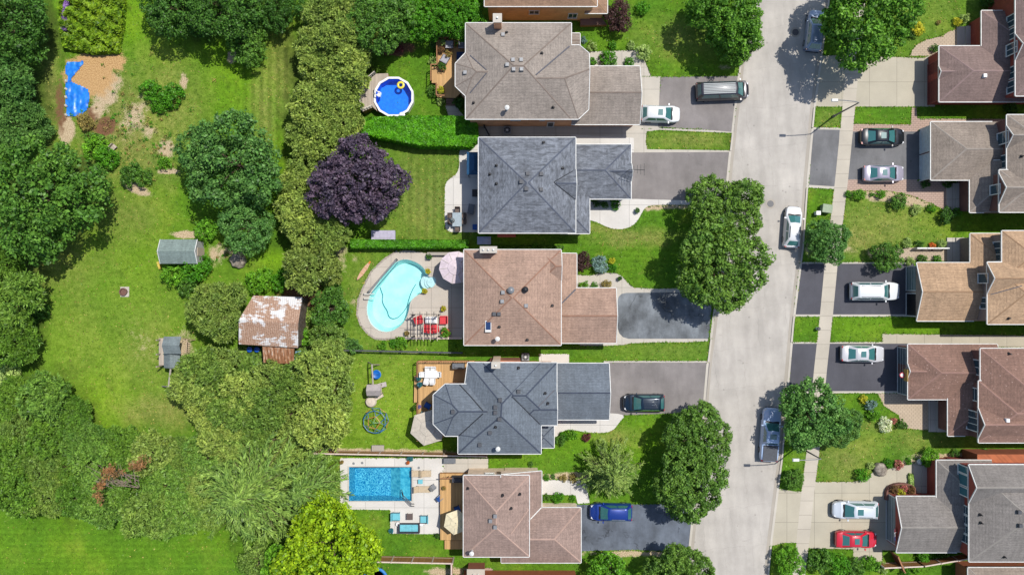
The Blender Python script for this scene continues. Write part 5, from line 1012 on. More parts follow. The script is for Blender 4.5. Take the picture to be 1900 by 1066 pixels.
MB().tube(W(317, 680, 2.3), W(311, 732, 2.3), .1, 8).build('swing_beam', M_kerb2, t, True); mb = MB(); mb.tube(W(301, 716, .1), W(313, 717, 2.3), .07, 8); mb.tube(W(328, 722, .1), W(313, 717, 2.3), .07, 8); mb.build('frame_leg', M_kerb2, t, True)
a = W(300, 652, 1.4); mb = MB(); mb.box((a.x - .1, a.y, 1.0), (1.6, .5, .08), 0, ry=-.75); mb.box((a.x - .1, a.y - .25, 1.08), (1.6, .06, .2), 0, ry=-.75); mb.box((a.x - .1, a.y + .25, 1.08), (1.6, .06, .2), 0, ry=-.75); mb.build('slide', mat('green_plastic', C(10, 140, 110), scale=4, rough=.4), t, True)
mb = MB(); la = W(341, 632, 1.4); lb = W(350, 634, 0)
for i in range(9): q = W(338, 632 + i * 4, 1.3); mb.box((q.x + .3, q.y, .9), (.7, .07, .06), 0, ry=.7)
mb.tube(W(338, 628, 1.4), W(347, 628, .1), .05, 6); mb.tube(W(338, 668, 1.4), W(347, 668, .1), .05, 6); mb.tube(W(347, 628, 2.1), W(344, 670, 2.1), .06, 6); mb.tube(W(345, 630, 1.6), W(362, 630, .2), .05, 6); mb.build('climbing_ladder', mat('ladder_wood', C(205, 180, 150), scale=5), t, True)
# rusty barn
s = NT('rusty_white_tin'); v = s.coord(); n1 = s.noise(v, .55, 7, .68); n2 = s.noise(s.coord(scale=(.5, 2.5, 1)), 1.6, 5, .7); n3 = s.noise(v, 7, 4, .8); sp = s.n('SeparateXYZ'); s.l(v, sp.inputs[0])
sn = s.math('SINE', s.math('MULTIPLY', sp.outputs[0], 6.2832 / .22)); k = s.math('ADD', s.math('MULTIPLY', n1, .8), s.math('MULTIPLY', n2, .35))
msk = s.ramp(k, [(.53, BW(0)), (.57, BW(1))]); rust = s.ramp(n3, [(.3, C(140, 104, 84)), (.5, C(172, 136, 112)), (.7, C(205, 180, 160))])
col = s.mix(msk, C(214, 213, 212, .8), rust); col = s.mix(s.ramp(s.noise(v, 5, 5, .8), [(.62, BW(0)), (.7, BW(.7))]), col, C(220, 210, 200)); s.l(col, s.p.inputs['Base Color']); s.p.inputs['Roughness'].default_value = .8; s.bump(sn, .03, .5); M_tin = s.m
s = NT('rust_brown_tin'); v = s.coord(); sp = s.n('SeparateXYZ'); s.l(v, sp.inputs[0]); sn = s.math('SINE', s.math('MULTIPLY', sp.outputs[0], 6.2832 / .34)); col = s.ramp(s.noise(s.coord(scale=(3, .5, 1)), 1.5, 6, .75), [(.42, C(140, 92, 62)), (.56, C(186, 138, 104)), (.64, C(228, 215, 200))]); s.l(col, s.p.inputs['Base Color']); s.bump(sn, .04, .6); M_tin2 = s.m
t = thing('old_barn', 'old barn with rusty white tin roof among the trees', 'barn', W(500, 600))
zr, ze = 4.4, 3.4; P = lambda u, v, z: tuple(W(u, v, z))
N0, N1, R0_, R1_, S0, S1 = P(470, 548, ze), P(561, 551, ze), P(443, 593, zr), P(553, 600, zr), P(443, 638, ze), P(553, 645, ze)
mb = MB(); V_ = [N0, N1, R1_, R0_, S1, S0]; mb.add(V_ + [(x, y, z - .08) for x, y, z in V_], [(0, 3, 2, 1), (3, 5, 4, 2), (6, 7, 8, 9), (9, 8, 10, 11), (0, 1, 7, 6), (5, 11, 10, 4), (1, 2, 8, 7), (2, 4, 10, 8), (0, 6, 9, 3), (3, 9, 11, 5)]); mb.build('roof', M_tin, t, True)
mb = MB(); q0, q1, q2, q3 = P(487, 642, 3.0), P(546, 645, 3.0), P(545, 675, 2.3), P(489, 672, 2.3); mb.add([q0, q1, q2, q3] + [(x, y, z - .07) for x, y, z in (q0, q1, q2, q3)], [(0, 3, 2, 1), (4, 5, 6, 7), (0, 1, 5, 4), (1, 2, 6, 5), (2, 3, 7, 6), (3, 0, 4, 7)]); mb.build('lean_to_roof', M_tin2, t, True)
cc = lambda q, d=0: (q[0], q[1]); ctr = W(503, 597, 0)
sh = lambda q, f=.95: (ctr.x + (q[0] - ctr.x) * f, ctr.y + (q[1] - ctr.y) * f)
mb = MB(); mb.prism([sh(N0), sh(N1), sh(S1), sh(S0)], 0, 3.3); mb.build('wall', mat('barn_boards', C(130, 118, 108), C(80, 70, 62), scale=3), t, True); mb = MB()
for q in (q2, q3): mb.box((q[0], q[1] + .1, 1.1), (.15, .15, 2.2))
mb.build('post', M_woodG, t, True)
p = W(474, 647); mb = MB(); mb.lathe((p.x - .4, p.y, 0), [(.3, 0), (.3, .8), (.1, .85)], 14); mb.lathe((p.x + .4, p.y, 0), [(.3, 0), (.3, .8), (.1, .85)], 14); tag(mb.build('blue_barrels', mat('barrel_blue', C(30, 90, 190), scale=4, rough=.4)), 'pair of blue barrels under the barn eave', 'barrels')
for u, v, l in ((488, 685, 'crumpled pale blue tarp left of barn lean-to'), (563, 663, 'crumpled pale blue tarp right of barn lean-to')):
    mb = MB(); c = W(u, v); n = 9; vs = [(c.x + (i - 4) * .22 + random.uniform(-.08, .08), c.y + (j - 4) * .2 + random.uniform(-.08, .08), .05 + random.random() * .28) for i in range(n) for j in range(n)]
    mb.add(vs, [(i * n + j, (i + 1) * n + j, (i + 1) * n + j + 1, i * n + j + 1) for i in range(n - 1) for j in range(n - 1)]); o = mb.build('tarp', mat('paleblue_tarp', C(130, 175, 200), scale=4)); tag(o, l, 'tarp'); 
p = W(231, 541); t = thing('fire_pit', 'rusty round fire pit on a square paving slab', 'fire pit', p); MB().box((.05, 0, .03), (.95, 1.1, .06)).build('slab', M_conc, t); mb = MB(); mb.lathe((0, 0, .06), [(.38, 0), (.42, .32), (.33, .32), (.3, .12)], 20); mb.build('ring', mat('rust_iron', C(125, 90, 80), scale=7), t)
# blue tarp over garden bed: two draped pieces
def drape(label, pts, m):
    P = pxy(pts); bm = bmesh.new(); xs = [p[0] for p in P]; ys = [p[1] for p in P]; st = .13; g = {}
    ii = int((max(xs) - min(xs)) / st) + 2; jj = int((max(ys) - min(ys)) / st) + 2
    for i in range(ii):
        for j in range(jj):
            x = min(xs) + i * st; y = min(ys) + j * st
            if inpoly(np.array([x]), np.array([y]), P)[0]: g[i, j] = bm.verts.new((x, y, .06 + .2 * abs(mnoise.noise(Vector((x * 1.6, y * .9, 2)))) + .06 * mnoise.noise(Vector((x * 5, y * 5, 0)))))
    for (i, j) in list(g):
        if all(k in g for k in ((i + 1, j), (i + 1, j + 1), (i, j + 1))): bm.faces.new((g[i, j], g[i + 1, j], g[i + 1, j + 1], g[i, j + 1]))
    me = bpy.data.meshes.new('tarp'); bm.to_mesh(me); bm.free(); me.materials.append(m); me.polygons.foreach_set('use_smooth', [True] * len(me.polygons)); o = bpy.data.objects.new('tarp', me); COL.objects.link(o); tag(o, label, 'tarp')
M_tarp = mat('blue_tarp', C(45, 135, 225, .85), C(25, 105, 205, .85), scale=2, rough=.35)
drape('smaller upper piece of wrinkled bright blue tarp on mulch', [(125, 115), (140, 115), (158, 112), (157, 119), (143, 136), (135, 146), (136, 153), (126, 152), (126, 144), (121, 136), (120, 126)], M_tarp); drape('large blue tarp sheet weighed down over the garden bed', [(123, 147), (134, 151), (150, 158), (166, 166), (168, 186), (163, 206), (150, 216), (124, 216), (121, 190), (120, 160)], M_tarp)
for i, v in enumerate((150, 165, 180, 196, 213)): p = W(122 + random.uniform(-1, 1), v, .2); tag(MB().box(p, (.22, .35, .14), random.random(), taper=.8).box(p + Vector((0, 0, .08)), (.16, .25, .08), .3, taper=.7).build('tarp_weight', M_kerb), 'pale block holding down left edge of large blue tarp', 'weight block', 'blocks along the left edge of the tarp')
p = W(208, 276, .4); t = thing('garden_bench', 'small white bench among shrubs below the garden bed', 'bench', (p.x, p.y, 0), .8); MB().box((0, 0, .4), (1.0, .45, .06)).build('seat', M_woodG, t); MB().box((0, .25, .65), (1.0, .06, .4)).build('backrest', M_woodG, t)
for a in (-.4, .4): MB().box((a, 0, .2), (.07, .4, .4)).build('leg', M_woodG, t)
# boulders, planters
for u, v, r, l in ((1633, 870, .75, 'large rounded grey boulder by lower right flower bed'), (442, 482, .9, 'grey boulder in shade of small green maple'), (1707, 856, .35, 'round white lidded bin beside lower right steps')):
    bm = bmesh.new(); bmesh.ops.create_icosphere(bm, subdivisions=3, radius=r)
    for q in bm.verts: q.co *= 1 + (.25 * mnoise.noise(q.co * 2 + Vector((u, 0, 0))) if 'bin' not in l else 0); q.co.z *= .7
    me = bpy.data.meshes.new('boulder'); bm.to_mesh(me); bm.free(); me.materials.append(M_rock if 'bin' not in l else M_white); me.polygons.foreach_set('use_smooth', [True] * len(me.polygons)); o = bpy.data.objects.new('boulder' if 'bin' not in l else 'round_bin', me); COL.objects.link(o); o.location = W(u, v, r * .3); tag(o, l, 'boulder' if 'bin' not in l else 'bin')
t = thing('brick_planter', 'curved brick planter with flowers beside lower right garage', 'planter', W(1665, 905)); pp = chaikin([(1640, 925), (1641, 905), (1652, 896), (1672, 893), (1693, 898), (1697, 912), (1697, 920), (1697, 920), (1640, 925)], 1)
mb = MB(); mb.prism(pxy(pp), 0, .55); mb.build('planter_wall', br_mauve, t, True); c = sum((Vector((x, y, 0)) for x, y in pxy(pp)), Vector()) / len(pp); mb = MB(); mb.prism([(c.x + (x - c.x) * .88, c.y + (y - c.y) * .88) for x, y in pxy(pp)], .5, .56); mb.build('planter_soil', M_soil, t, True)
# pots by the pools and on decks
M_yel = 'yellowgreen'
for a in [('yellow flowering potted plant at top edge of kidney pool deck', 794, 503, .28, M_terra, M_yel), ('yellow flowering potted plant below the white pool step', 788, 540, .28, M_terra, M_yel), ('yellow flowering potted plant above the red chairs', 823, 572, .28, M_terra, M_yel),
          ('dark palm like potted plant at end of the retaining wall', 796, 476, .3, M_bluep, 'mid'), ('small dry potted plant by bottom pool curve', 755, 618, .25, M_terra, 'dry'), ('leafy green planter at lower right of pergola', 827, 617, .5, M_terra, 'bright'),
          ('terracotta potted shrub on the orange brown deck', 824, 905, .2, M_terra, 'dry', .6), ('blue potted plant by honey deck rail', 777, 701, .25, M_bluep, 'blue', .9), ('teal potted plant just below blue pot', 779, 713, .28, M_bluep, 'blue', .9), ('leafy potted plant at lower honey deck step', 771, 755, .25, M_terra, 'mid', .9),
          ('small violet potted plant on honey deck', 778, 754, .18, M_bluep, 'lilac', .9), ('blue potted plant beside gazebo', 785, 767, .25, M_bluep, 'blue', .9), ('terracotta pot at upper left corner of white terrace', 634, 857, .2, M_terra, 'dry'), ('terracotta pot at lower left corner of white terrace', 634, 941, .2, M_terra, 'dry'),
          ('green potted fern at bottom left of sofa terrace', 726, 984, .25, M_bluep, 'blue'), ('orange potted plant by the top of blue pool', 757, 858, .18, M_terra, 'orange'), ('teal leafed pot plant by cedar fence', 761, 850, .3, M_bluep, 'blue'), ('dark pot plant at deck corner below terrace', 811, 993, .25, M_black, 'dark'),
          ('planter of pale leaves at top left corner of deck', 822, 79, .3, M_terra, 'pale', .8), ('brown leafed planter by the deck top rail', 818, 92, .3, M_terra, 'brownleaf', .8), ('round grassy planter between deck chairs', 832, 101, .35, M_terra, 'dry', .8), ('big round planter at middle of deck', 821, 124, .4, M_terra, 'mid', .8), ('yellow green planter above deck corner', 819, 167, .35, M_terra, M_yel, .8), ('green planter against the deck top rail', 847, 82, .25, M_terra, 'mid', .8),
          ('dark urn on the curved patio before terracotta house', 1150, 516, .22, M_black, 'dark'), ('small urn by white curved path corner', 1183, 390, .25, M_grey, 'mid')]:
    pot(*a[:6], z=(a[6] if len(a) > 6 else 0))
# ---------------------------------------------------------------- vegetation
def leafmat(name, c, c2=None, var=.3, trans=.3, k=1.0):
    s = NT('leaves_' + name); geo = s.n('NewGeometry'); a = C(*c, k); b = C(*(c2 or tuple(x * .62 for x in c)), k)
    col = s.ramp(geo.outputs['Random Per Island'], [(.0, b), (.55, a), (1.0, mul(a, 1.25))])
    nz = s.noise(s.coord(), .5, 2, .6); nz2 = s.noise(s.coord(), 1.7, 2, .5); col = s.mix(1.0, col, s.ramp(nz, [(.3, (1 - var, 1 - var * .7, 1 - var, 1)), (.7, (1 + var * .8, 1 + var * .5, 1, 1))]), 'MULTIPLY'); col = s.mix(1.0, col, s.ramp(nz2, [(.35, BW(.72)), (.65, BW(1.2))]), 'MULTIPLY')
    oi = s.n('ObjectInfo'); col = s.mix(1.0, col, s.ramp(oi.outputs['Random'], [(0, (.86, .9, .86, 1)), (1, (1.12, 1.06, 1.0, 1))]), 'MULTIPLY')
    s.t.nodes.remove(s.p); d = s.n('BsdfDiffuse'); t = s.n('BsdfTranslucent'); m = s.n('MixShader'); m.inputs[0].default_value = trans
    g = s.n('BsdfGlossy'); g.inputs['Roughness'].default_value = .45; g.inputs[0].default_value = (1, 1, 1, 1); m2 = s.n('MixShader'); m2.inputs[0].default_value = .012
    s.l(col, d.inputs[0]); s.l(col, t.inputs[0]); s.l(d.outputs[0], m.inputs[1]); s.l(t.outputs[0], m.inputs[2]); s.l(m.outputs[0], m2.inputs[1]); s.l(g.outputs[0], m2.inputs[2]); s.l(m2.outputs[0], s.out.inputs[0]); return s.m
LM = {k: leafmat(k, *v) for k, v in dict(
    dark=((78, 122, 50), (38, 70, 28)), mid=((94, 138, 56), (46, 84, 32)), bluegreen=((104, 148, 76), (50, 88, 42)), bright=((112, 168, 46), (62, 112, 30)), olive=((124, 154, 72), (66, 96, 38)), linden=((106, 144, 62), (50, 84, 32)), cedar=((156, 178, 92), (88, 112, 46)), cedar2=((142, 166, 84), (76, 102, 42)),
    pine=((106, 146, 54), (56, 90, 32)), pinegrey=((118, 156, 68), (64, 100, 42)), willow=((132, 164, 82), (74, 108, 48)), spruce=((134, 160, 84), (72, 100, 46)), purple=((98, 86, 112), (48, 42, 64)), redp=((120, 66, 74), (74, 40, 46)), darkred=((84, 60, 62), (44, 34, 36)),
    lime=((158, 188, 38), (96, 136, 26)), yellowgreen=((205, 200, 60), (150, 160, 40)), pale=((170, 195, 120), (120, 150, 80)), hedge=((86, 148, 36), (56, 112, 26)), hedgebright=((100, 166, 34), (66, 130, 26)), bluespruce=((130, 160, 165), (90, 120, 124)),
    dry=((165, 150, 90), (110, 100, 60)), brownleaf=((130, 100, 70), (80, 60, 44)), rusty=((160, 118, 86), (118, 92, 64)), white=((235, 238, 225), (170, 200, 130)), lilac=((160, 130, 205), (110, 80, 160)), orange=((220, 130, 60), (190, 80, 50)), blue=((70, 140, 150), (40, 100, 110)),
    pink=((210, 110, 130), (120, 140, 60)), thicket=((136, 156, 80), (88, 106, 48)), veg=((128, 160, 40), (66, 108, 26)), maple=((108, 156, 56), (54, 98, 30)), mapleb=((110, 156, 82), (58, 104, 48))).items()}
def unit(a): return a / np.maximum(np.linalg.norm(a, axis=-1, keepdims=True), 1e-9)
def quads_mesh(name, P, N, T, la, lb, m):
    """diamond leaves at P with normals N, long axis T"""
    T = unit(T - N * (T * N).sum(-1, keepdims=True)); B = np.cross(N, T); la = la[:, None]; lb = lb[:, None]
    fold = N * lb * .35
    V_ = np.stack([P - T * la, P + B * lb + fold, P + T * la, P - B * lb + fold], 1).reshape(-1, 3); n = len(P)
    me = bpy.data.meshes.new(name); me.vertices.add(4 * n); me.vertices.foreach_set('co', V_.astype(np.float32).ravel()); me.loops.add(4 * n); me.loops.foreach_set('vertex_index', np.arange(4 * n, dtype=np.int32))
    me.polygons.add(n); me.polygons.foreach_set('loop_start', np.arange(0, 4 * n, 4, dtype=np.int32)); me.update(calc_edges=True); me.materials.append(m); return me
def puffs(name, Cn, Cr, nl, la, asp, m, up=.35, spread=.55, spiky=False, seed=1):
    r = np.random.default_rng(seed); Cn = np.repeat(Cn, nl, 0); Cr = np.repeat(Cr, nl); n = len(Cn)
    d = unit(r.normal(size=(n, 3)) + np.array([0, 0, up])); P = Cn + d * (Cr * r.uniform(.55, 1.05, n))[:, None]
    if spiky: T = unit(d + r.normal(size=(n, 3)) * .25); N = unit(r.normal(size=(n, 3)) * .45 + d * .35 + np.array([0, 0, 1.])); N = unit(N - T * (N * T).sum(-1, keepdims=True))
    else: N = unit(d + r.normal(size=(n, 3)) * spread + np.array([0, 0, .55])); T = r.normal(size=(n, 3))
    L = la * (.55 + 1.1 * r.random(n) ** 1.6); return quads_mesh(name, P, N, T, L, L * asp, m)
def lobes(R, rz, zc, nb, seed, br=.42, flat=1.0):
    r = np.random.default_rng(seed); L = [(np.array([0, 0, zc + rz * .12]), R * .58)]
    for i in range(nb):
        a = i * 2.399 + r.uniform(-.3, .3); e = r.uniform(-.25, .75); q = R * r.uniform(.48, .84)
        L.append((np.array([math.cos(a) * q * math.cos(e), math.sin(a) * q * math.cos(e), zc + rz * .72 * math.sin(e)]), R * br * r.uniform(.6, 1.15)))
    return L
def clumps_on(L, cr, dens, seed, lowcut):
    r = np.random.default_rng(seed); C_ = []; S_ = []
    for c, R in L:
        n = int(dens * 4 * R * R / (cr * cr)); d = unit(r.normal(size=(n, 3))); p = c + d * (R * (1 + r.uniform(-.12, .08, n)))[:, None]; C_.append(p)
    P = np.concatenate(C_); keep = P[:, 2] > lowcut
    for c, R in L: keep &= (np.linalg.norm(P - c, axis=1) > R * .86)
    P = P[keep]; return P, cr * r.uniform(.7, 1.3, len(P))
def limbs(R, zc, H0, seed, r0=.26, tips=None):
    mb = MB(); r = random.Random(seed); mb.tube((0, 0, -.1), (0, 0, .4), r0 * 1.5, 10, r0); mb.tube((0, 0, .4), (.05, .05, H0), r0, 10, r0 * .75); mb.tube((.05, .05, H0), (0, 0, zc + R * .2), r0 * .75, 8, r0 * .3)
    for i in range(9):
        a = i * 2.4 + r.random() * .5; h0 = H0 * (.8 + .08 * i); q = R * r.uniform(.4, .6); e = (q * math.cos(a), q * math.sin(a), zc + r.uniform(-.25, .1) * R); mid_ = (e[0] * .45, e[1] * .45, h0 + (e[2] - h0) * .6)
        mb.tube((0, 0, h0), mid_, r0 * .4, 7, r0 * .26); mb.tube(mid_, e, r0 * .26, 6, r0 * .08)
        for k in range(2): f = (e[0] + r.uniform(-1, 1) * R * .15, e[1] + r.uniform(-1, 1) * R * .15, e[2] + r.uniform(0, .1) * R); mb.tube(mid_, f, r0 * .16, 5, r0 * .05)
    return mb.v, mb.f
PROTO = {}
def reg(kind, var, mesh, trunk, R, zc):
    tm = bpy.data.meshes.new('trunk'); tm.from_pydata([tuple(v) for v in trunk[0]], [], trunk[1]); tm.materials.append(M_bark); tm.update(); co = np.empty(len(mesh.vertices) * 3, np.float32); mesh.vertices.foreach_get('co', co); co = co.reshape(-1, 3); R = float(np.percentile(np.hypot(co[:, 0], co[:, 1]), 97.5)); PROTO.setdefault(kind, []).append((mesh, tm, R, zc))
def mk_broad(kind, n, R, rz, zc, nb, cr, dens, nl, la, asp, br=.42, seed=0, up=.35, spread=.55, spiky=False):
    for i in range(n):
        L = lobes(R, rz, zc, nb, seed + i * 7, br); P, Sz = clumps_on(L, cr, dens, seed + i, zc - rz * .75)
        core = [(c_, R_ * .8) for c_, R_ in L]; P2, S2 = clumps_on(core, cr * 1.5, .95, seed + i + 500, zc - rz * .7); P = np.concatenate([P, P2]); Sz = np.concatenate([Sz, S2])
        reg(kind, i, puffs('crown', P, Sz, nl, la, asp, LM['mid'], up, spread, spiky, seed + i), limbs(R, zc, zc - rz * .7, seed + i), R, zc)
mk_broad('broad', 5, 5.0, 4.0, 5.0, 15, .56, .62, 54, .14, .62, .40, 10)
mk_broad('linden', 4, 4.6, 4.0, 4.6, 20, .4, .66, 44, .125, .6, .42, 40)
mk_broad('maple', 3, 5.0, 4.2, 5.2, 20, .46, .6, 48, .14, .68, .36, 60, .2, .8)
mk_broad('small', 4, 2.4, 2.0, 2.4, 9, .32, .6, 36, .1, .6, .44, 80)
mk_broad('bush', 3, 1.2, 1.0, .9, 7, .22, .6, 22, .085, .6, .5, 100)
mk_broad('shrub', 3, .6, .5, .4, 5, .14, .6, 16, .06, .6, .52, 120)
mk_broad('tuft', 4, 2.7, 3.6, 3.6, 10, .34, .6, 36, .17, .36, .42, 140, .5, .5, True)
mk_broad('pinec', 3, 4.0, 3.6, 4.6, 13, .46, .6, 48, .24, .26, .42, 160, .5, .5, True)
def conifer(kind, seed, R, H_, lev, nbr, lw, droop, sub, la, asp, wavy=.2, topz=None):
    r = np.random.default_rng(seed); P = []; T = []; N = []; tr = MB(); tr.tube((0, 0, -.1), (0, 0, H_ * .95), R * .05 + .05, 10, .04)
    for l in range(lev):
        f = l / (lev - 1); z0 = H_ * (.16 + .8 * f); q = R * (1 - f) ** .75 * 1.0 + .15; nb = max(5, int(nbr * (1 - f * .55))); a0 = r.uniform(0, 6)
        for b in range(nb):
            a = a0 + 6.2832 * b / nb + r.normal() * .1; ln = q * r.uniform(.8, 1.12); st = max(5, int(ln / sub)); curve = r.normal() * wavy; pts = []
            for k in range(st + 1):
                t = k / st; aa = a + curve * t * t; rr = ln * t; pts.append(np.array([rr * math.cos(aa), rr * math.sin(aa), z0 + ln * .12 * math.sin(t * 2) - droop * ln * t * t]))
            if l % 2 == 0: tr.tube(pts[0], pts[-1] * .98, .04, 5, .012)
            for k in range(1, st + 1):
                d = unit(pts[k] - pts[k - 1]); sd = unit(np.cross(d, [0, 0, 1.])); t = k / st; wdt = lw * (1.15 - .75 * t) * (.5 if k == 1 else 1)
                for m_ in range(lw_n):
                    s_ = r.uniform(-1, 1); p = pts[k] - (pts[k] - pts[k - 1]) * r.random() + sd * s_ * wdt * .5 + np.array([0, 0, r.uniform(-.06, .05) - abs(s_) * wdt * .25])
                    P.append(p); T.append(unit(d + sd * s_ * .9 + r.normal(size=3) * .12)); N.append(unit(np.array([0, 0, 1.]) + r.normal(size=3) * .35))
    P = np.array(P); L = la * r.uniform(.7, 1.3, len(P)); reg(kind, seed, quads_mesh('crown', P, np.array(N), np.array(T), L, L * asp, LM['spruce']), (tr.v, tr.f), R, H_ * .45)
lw_n = 5; conifer('spruce', 5, 3.2, 7.0, 13, 15, .62, .12, .2, .17, .24); conifer('spruce', 6, 3.2, 7.4, 13, 14, .6, .15, .2, .17, .24)
lw_n = 6; conifer('weep', 8, 8.0, 12.0, 13, 15, .95, .28, .26, .26, .17, .35)
lw_n = 5; conifer('fir', 12, 3.6, 9.0, 12, 14, .7, .3, .24, .22, .2, .3); conifer('fir', 13, 3.6, 8.5, 12, 13, .75, .34, .24, .22, .2, .4)
rt = random.Random(3); CNT = {}
def tree(label, kind, u, v, r, tint, group=None, cat='tree', name=None, h=1.0, lean=None):
    vs = PROTO[kind]; i = CNT.get(kind, 0); CNT[kind] = i + 1; me, tm, R, zc = vs[i % len(vs)]
    zz = zc; s_ = r / PX / R
    for _ in range(3): s_ = r / FPX * (ALT - zz) / R; zz = zc * s_ * h
    p = W(u, v, zz); nm = name or {'tuft': 'cedar_tree', 'pinec': 'pine_tree', 'spruce': 'spruce_tree', 'weep': 'spruce_tree', 'fir': 'fir_tree', 'maple': 'maple_tree', 'linden': 'linden_tree', 'bush': 'bush', 'shrub': 'shrub'}.get(kind, 'tree')
    bushy = kind in ('bush', 'shrub'); rz = rt.random() * 6.28
    if bushy:
        o = bpy.data.objects.new(nm, me); COL.objects.link(o); o.location = (p.x, p.y, 0); o.rotation_euler = (0, 0, rz); o.scale = (s_, s_, s_ * h); setmat(o, LM[tint]); o.location.z = .5 if 'brick planter' in label else 0; tag(o, label, cat if cat != 'tree' else 'bush', group); return o
    t = thing(nm, label, cat, (p.x, p.y, 0), rz, group); t.scale = (s_, s_, s_ * h)
    c = bpy.data.objects.new('crown', me); COL.objects.link(c); c.parent = t; setmat(c, LM[tint])
    k = bpy.data.objects.new('trunk', tm); COL.objects.link(k); k.parent = t; return t
# single trees, west field
for a in [('dark green tree in top left corner beside the purple flowers', 'broad', 28, 42, 82, 'dark'), ('bluish green tree at left edge below the top corner tree', 'pinec', 14, 165, 60, 'bluegreen'), ('dark tree at left edge above the huge round maple', 'pinec', 26, 228, 52, 'bluegreen'),
          ('bright little crown between left edge trees and garden tarp', 'small', 76, 240, 24, 'bluegreen'), ('huge round dark green tree at the left edge', 'broad', 88, 372, 112, 'mid'),
          ('dark ragged pine below the huge round tree', 'pinec', 18, 484, 46, 'pine'), ('tall dark pine at left edge beside the white edged bed', 'pinec', 26, 556, 62, 'pinegrey'), ('dark pine at left edge above the pale yellow bush', 'pinec', 26, 630, 54, 'pine'), ('rust tipped small conifer at left edge', 'small', 20, 440, 22, 'dry'),
          ('big bluish green tree in middle of west lawn', 'broad', 430, 302, 98, 'bluegreen'), ('round mid green maple below the big bluish tree', 'broad', 457, 418, 55, 'mapleb'), ('dense dark tree at top edge of west lawn', 'broad', 330, 12, 66, 'dark'), ('dark tree at top edge left of the small round tree', 'broad', 415, 14, 72, 'dark'),
          ('small round dark tree standing on the upper lawn', 'small', 459, 84, 42, 'mid'), ('dark tree at top edge beside the cedar row', 'broad', 520, 12, 46, 'dark'), ('large purple leaved maple beside the slate house lawn', 'maple', 670, 342, 88, 'purple'),
          ('broad green tree at top edge left of the round pool lawn', 'linden', 710, 38, 62, 'mid'), ('dense bright tree at top edge right of the swing top', 'linden', 795, 30, 52, 'hedge'), ('bright green tree behind the tan brick top house', 'linden', 855, 28, 50, 'hedge'), ('little red leaved tree at back of the round pool lawn', 'small', 731, 81, 19, 'redp'),
          ('pale thicket tree above the old barn', 'tuft', 572, 497, 48, 'thicket'), ('brown tinged open thicket right of the pale thicket tree', 'small', 612, 500, 30, 'thicket'), ('wide olive tree overhanging the left of the old barn', 'pinec', 402, 572, 60, 'cedar2'), ('green bushy tree right of the old barn, upper one', 'small', 614, 572, 40, 'mid'), ('green bushy tree right of the old barn, lower one', 'small', 606, 622, 36, 'olive'),
          ('vivid lime yellow tree at the bottom edge', 'maple', 612, 1020, 98, 'lime'), ('second lime green crown left of the lime yellow tree', 'maple', 540, 1062, 60, 'bright'), ('huge drooping spruce with long streaming branches', 'weep', 470, 905, 142, 'willow'), ('grey green tree at bottom edge left of lime tree', 'small', 482, 1040, 42, 'olive'), ('drooping fir on the right of the huge drooping spruce', 'fir', 570, 900, 60, 'willow'),
          ('upper linden of the fused pair beside the mid street driveway', 'linden', 1343, 392, 73, 'linden'), ('lower linden of the fused pair beside the mid street driveway', 'linden', 1331, 494, 84, 'linden'), ('maple at top of street, west side', 'maple', 1352, 18, 76, 'maple'), ('second maple crown over the west kerb, above the van', 'maple', 1368, 78, 44, 'maple'),
          ('upper linden of the lower fused street pair', 'linden', 1291, 811, 64, 'linden'), ('lower linden of the lower fused street pair', 'linden', 1279, 898, 75, 'linden'), ('feathery spruce on lawn left of the lower lindens', 'spruce', 1135, 876, 56, 'spruce'), ('linden at bottom edge beside the road', 'linden', 1264, 1062, 64, 'linden'), ('bright round tree at bottom edge below blue suv', 'small', 1132, 1062, 42, 'bright'),
          ('big bright maple shading the road at upper right', 'maple', 1602, 36, 98, 'maple'), ('small round maple on grass strip by estate car', 'maple', 1534, 450, 44, 'mapleb'), ('round maple beside the pickup truck', 'maple', 1505, 768, 66, 'mapleb'), ('bluish side crown right of the pickup truck maple', 'maple', 1560, 790, 40, 'bluegreen'), ('round dark shrubby tree near the tan house driveway', 'small', 1647, 478, 31, 'mid'),
          ('purple bronze tree at top beside tan brick house', 'small', 1146, 32, 30, 'darkred'), ('dark purple tree on terracotta roof corner', 'small', 1080, 486, 20, 'darkred'), ('young open tree on grass strip below the street lamp', 'small', 1472, 887, 20, 'mid'), ('bright young tree at bottom of east grass strip', 'small', 1466, 1042, 30, 'bright')]:
    tree(*a)
# cedar row between the west lawn and the pools
row = [(596, 22), (648, 20), (684, 58), (622, 66), (656, 92), (588, 82), (622, 118), (650, 134), (586, 140), (616, 166), (638, 184), (578, 196), (600, 216), (634, 228), (570, 246), (604, 262), (572, 300), (556, 342), (592, 392), (552, 396), (572, 432), (618, 434)]
ords = ['first', 'second', 'third', 'fourth', 'fifth', 'sixth', 'seventh', 'eighth', 'ninth', 'tenth', 'eleventh', 'twelfth', 'thirteenth', 'fourteenth', 'fifteenth', 'sixteenth', 'seventeenth', 'eighteenth', 'nineteenth', 'twentieth', 'twenty first', 'twenty second', 'twenty third', 'twenty fourth', 'twenty fifth', 'twenty sixth', 'twenty seventh', 'twenty eighth', 'twenty ninth', 'thirtieth']
for i, (u, v) in enumerate(row): tree('olive cedar in the long row east of west lawn, %s from the top' % ords[i], 'tuft', u, v, (35, 40, 37, 42)[i % 4], 'cedar' if i % 3 else 'cedar2', 'cedars in the long row')
mass = [(404, 676), (384, 690), (366, 716), (404, 732), (452, 732), (500, 700), (545, 708), (586, 690), (612, 668), (388, 762), (436, 776), (492, 760), (540, 768), (588, 742), (618, 724), (520, 815), (566, 812), (600, 790), (462, 812), (420, 812)]
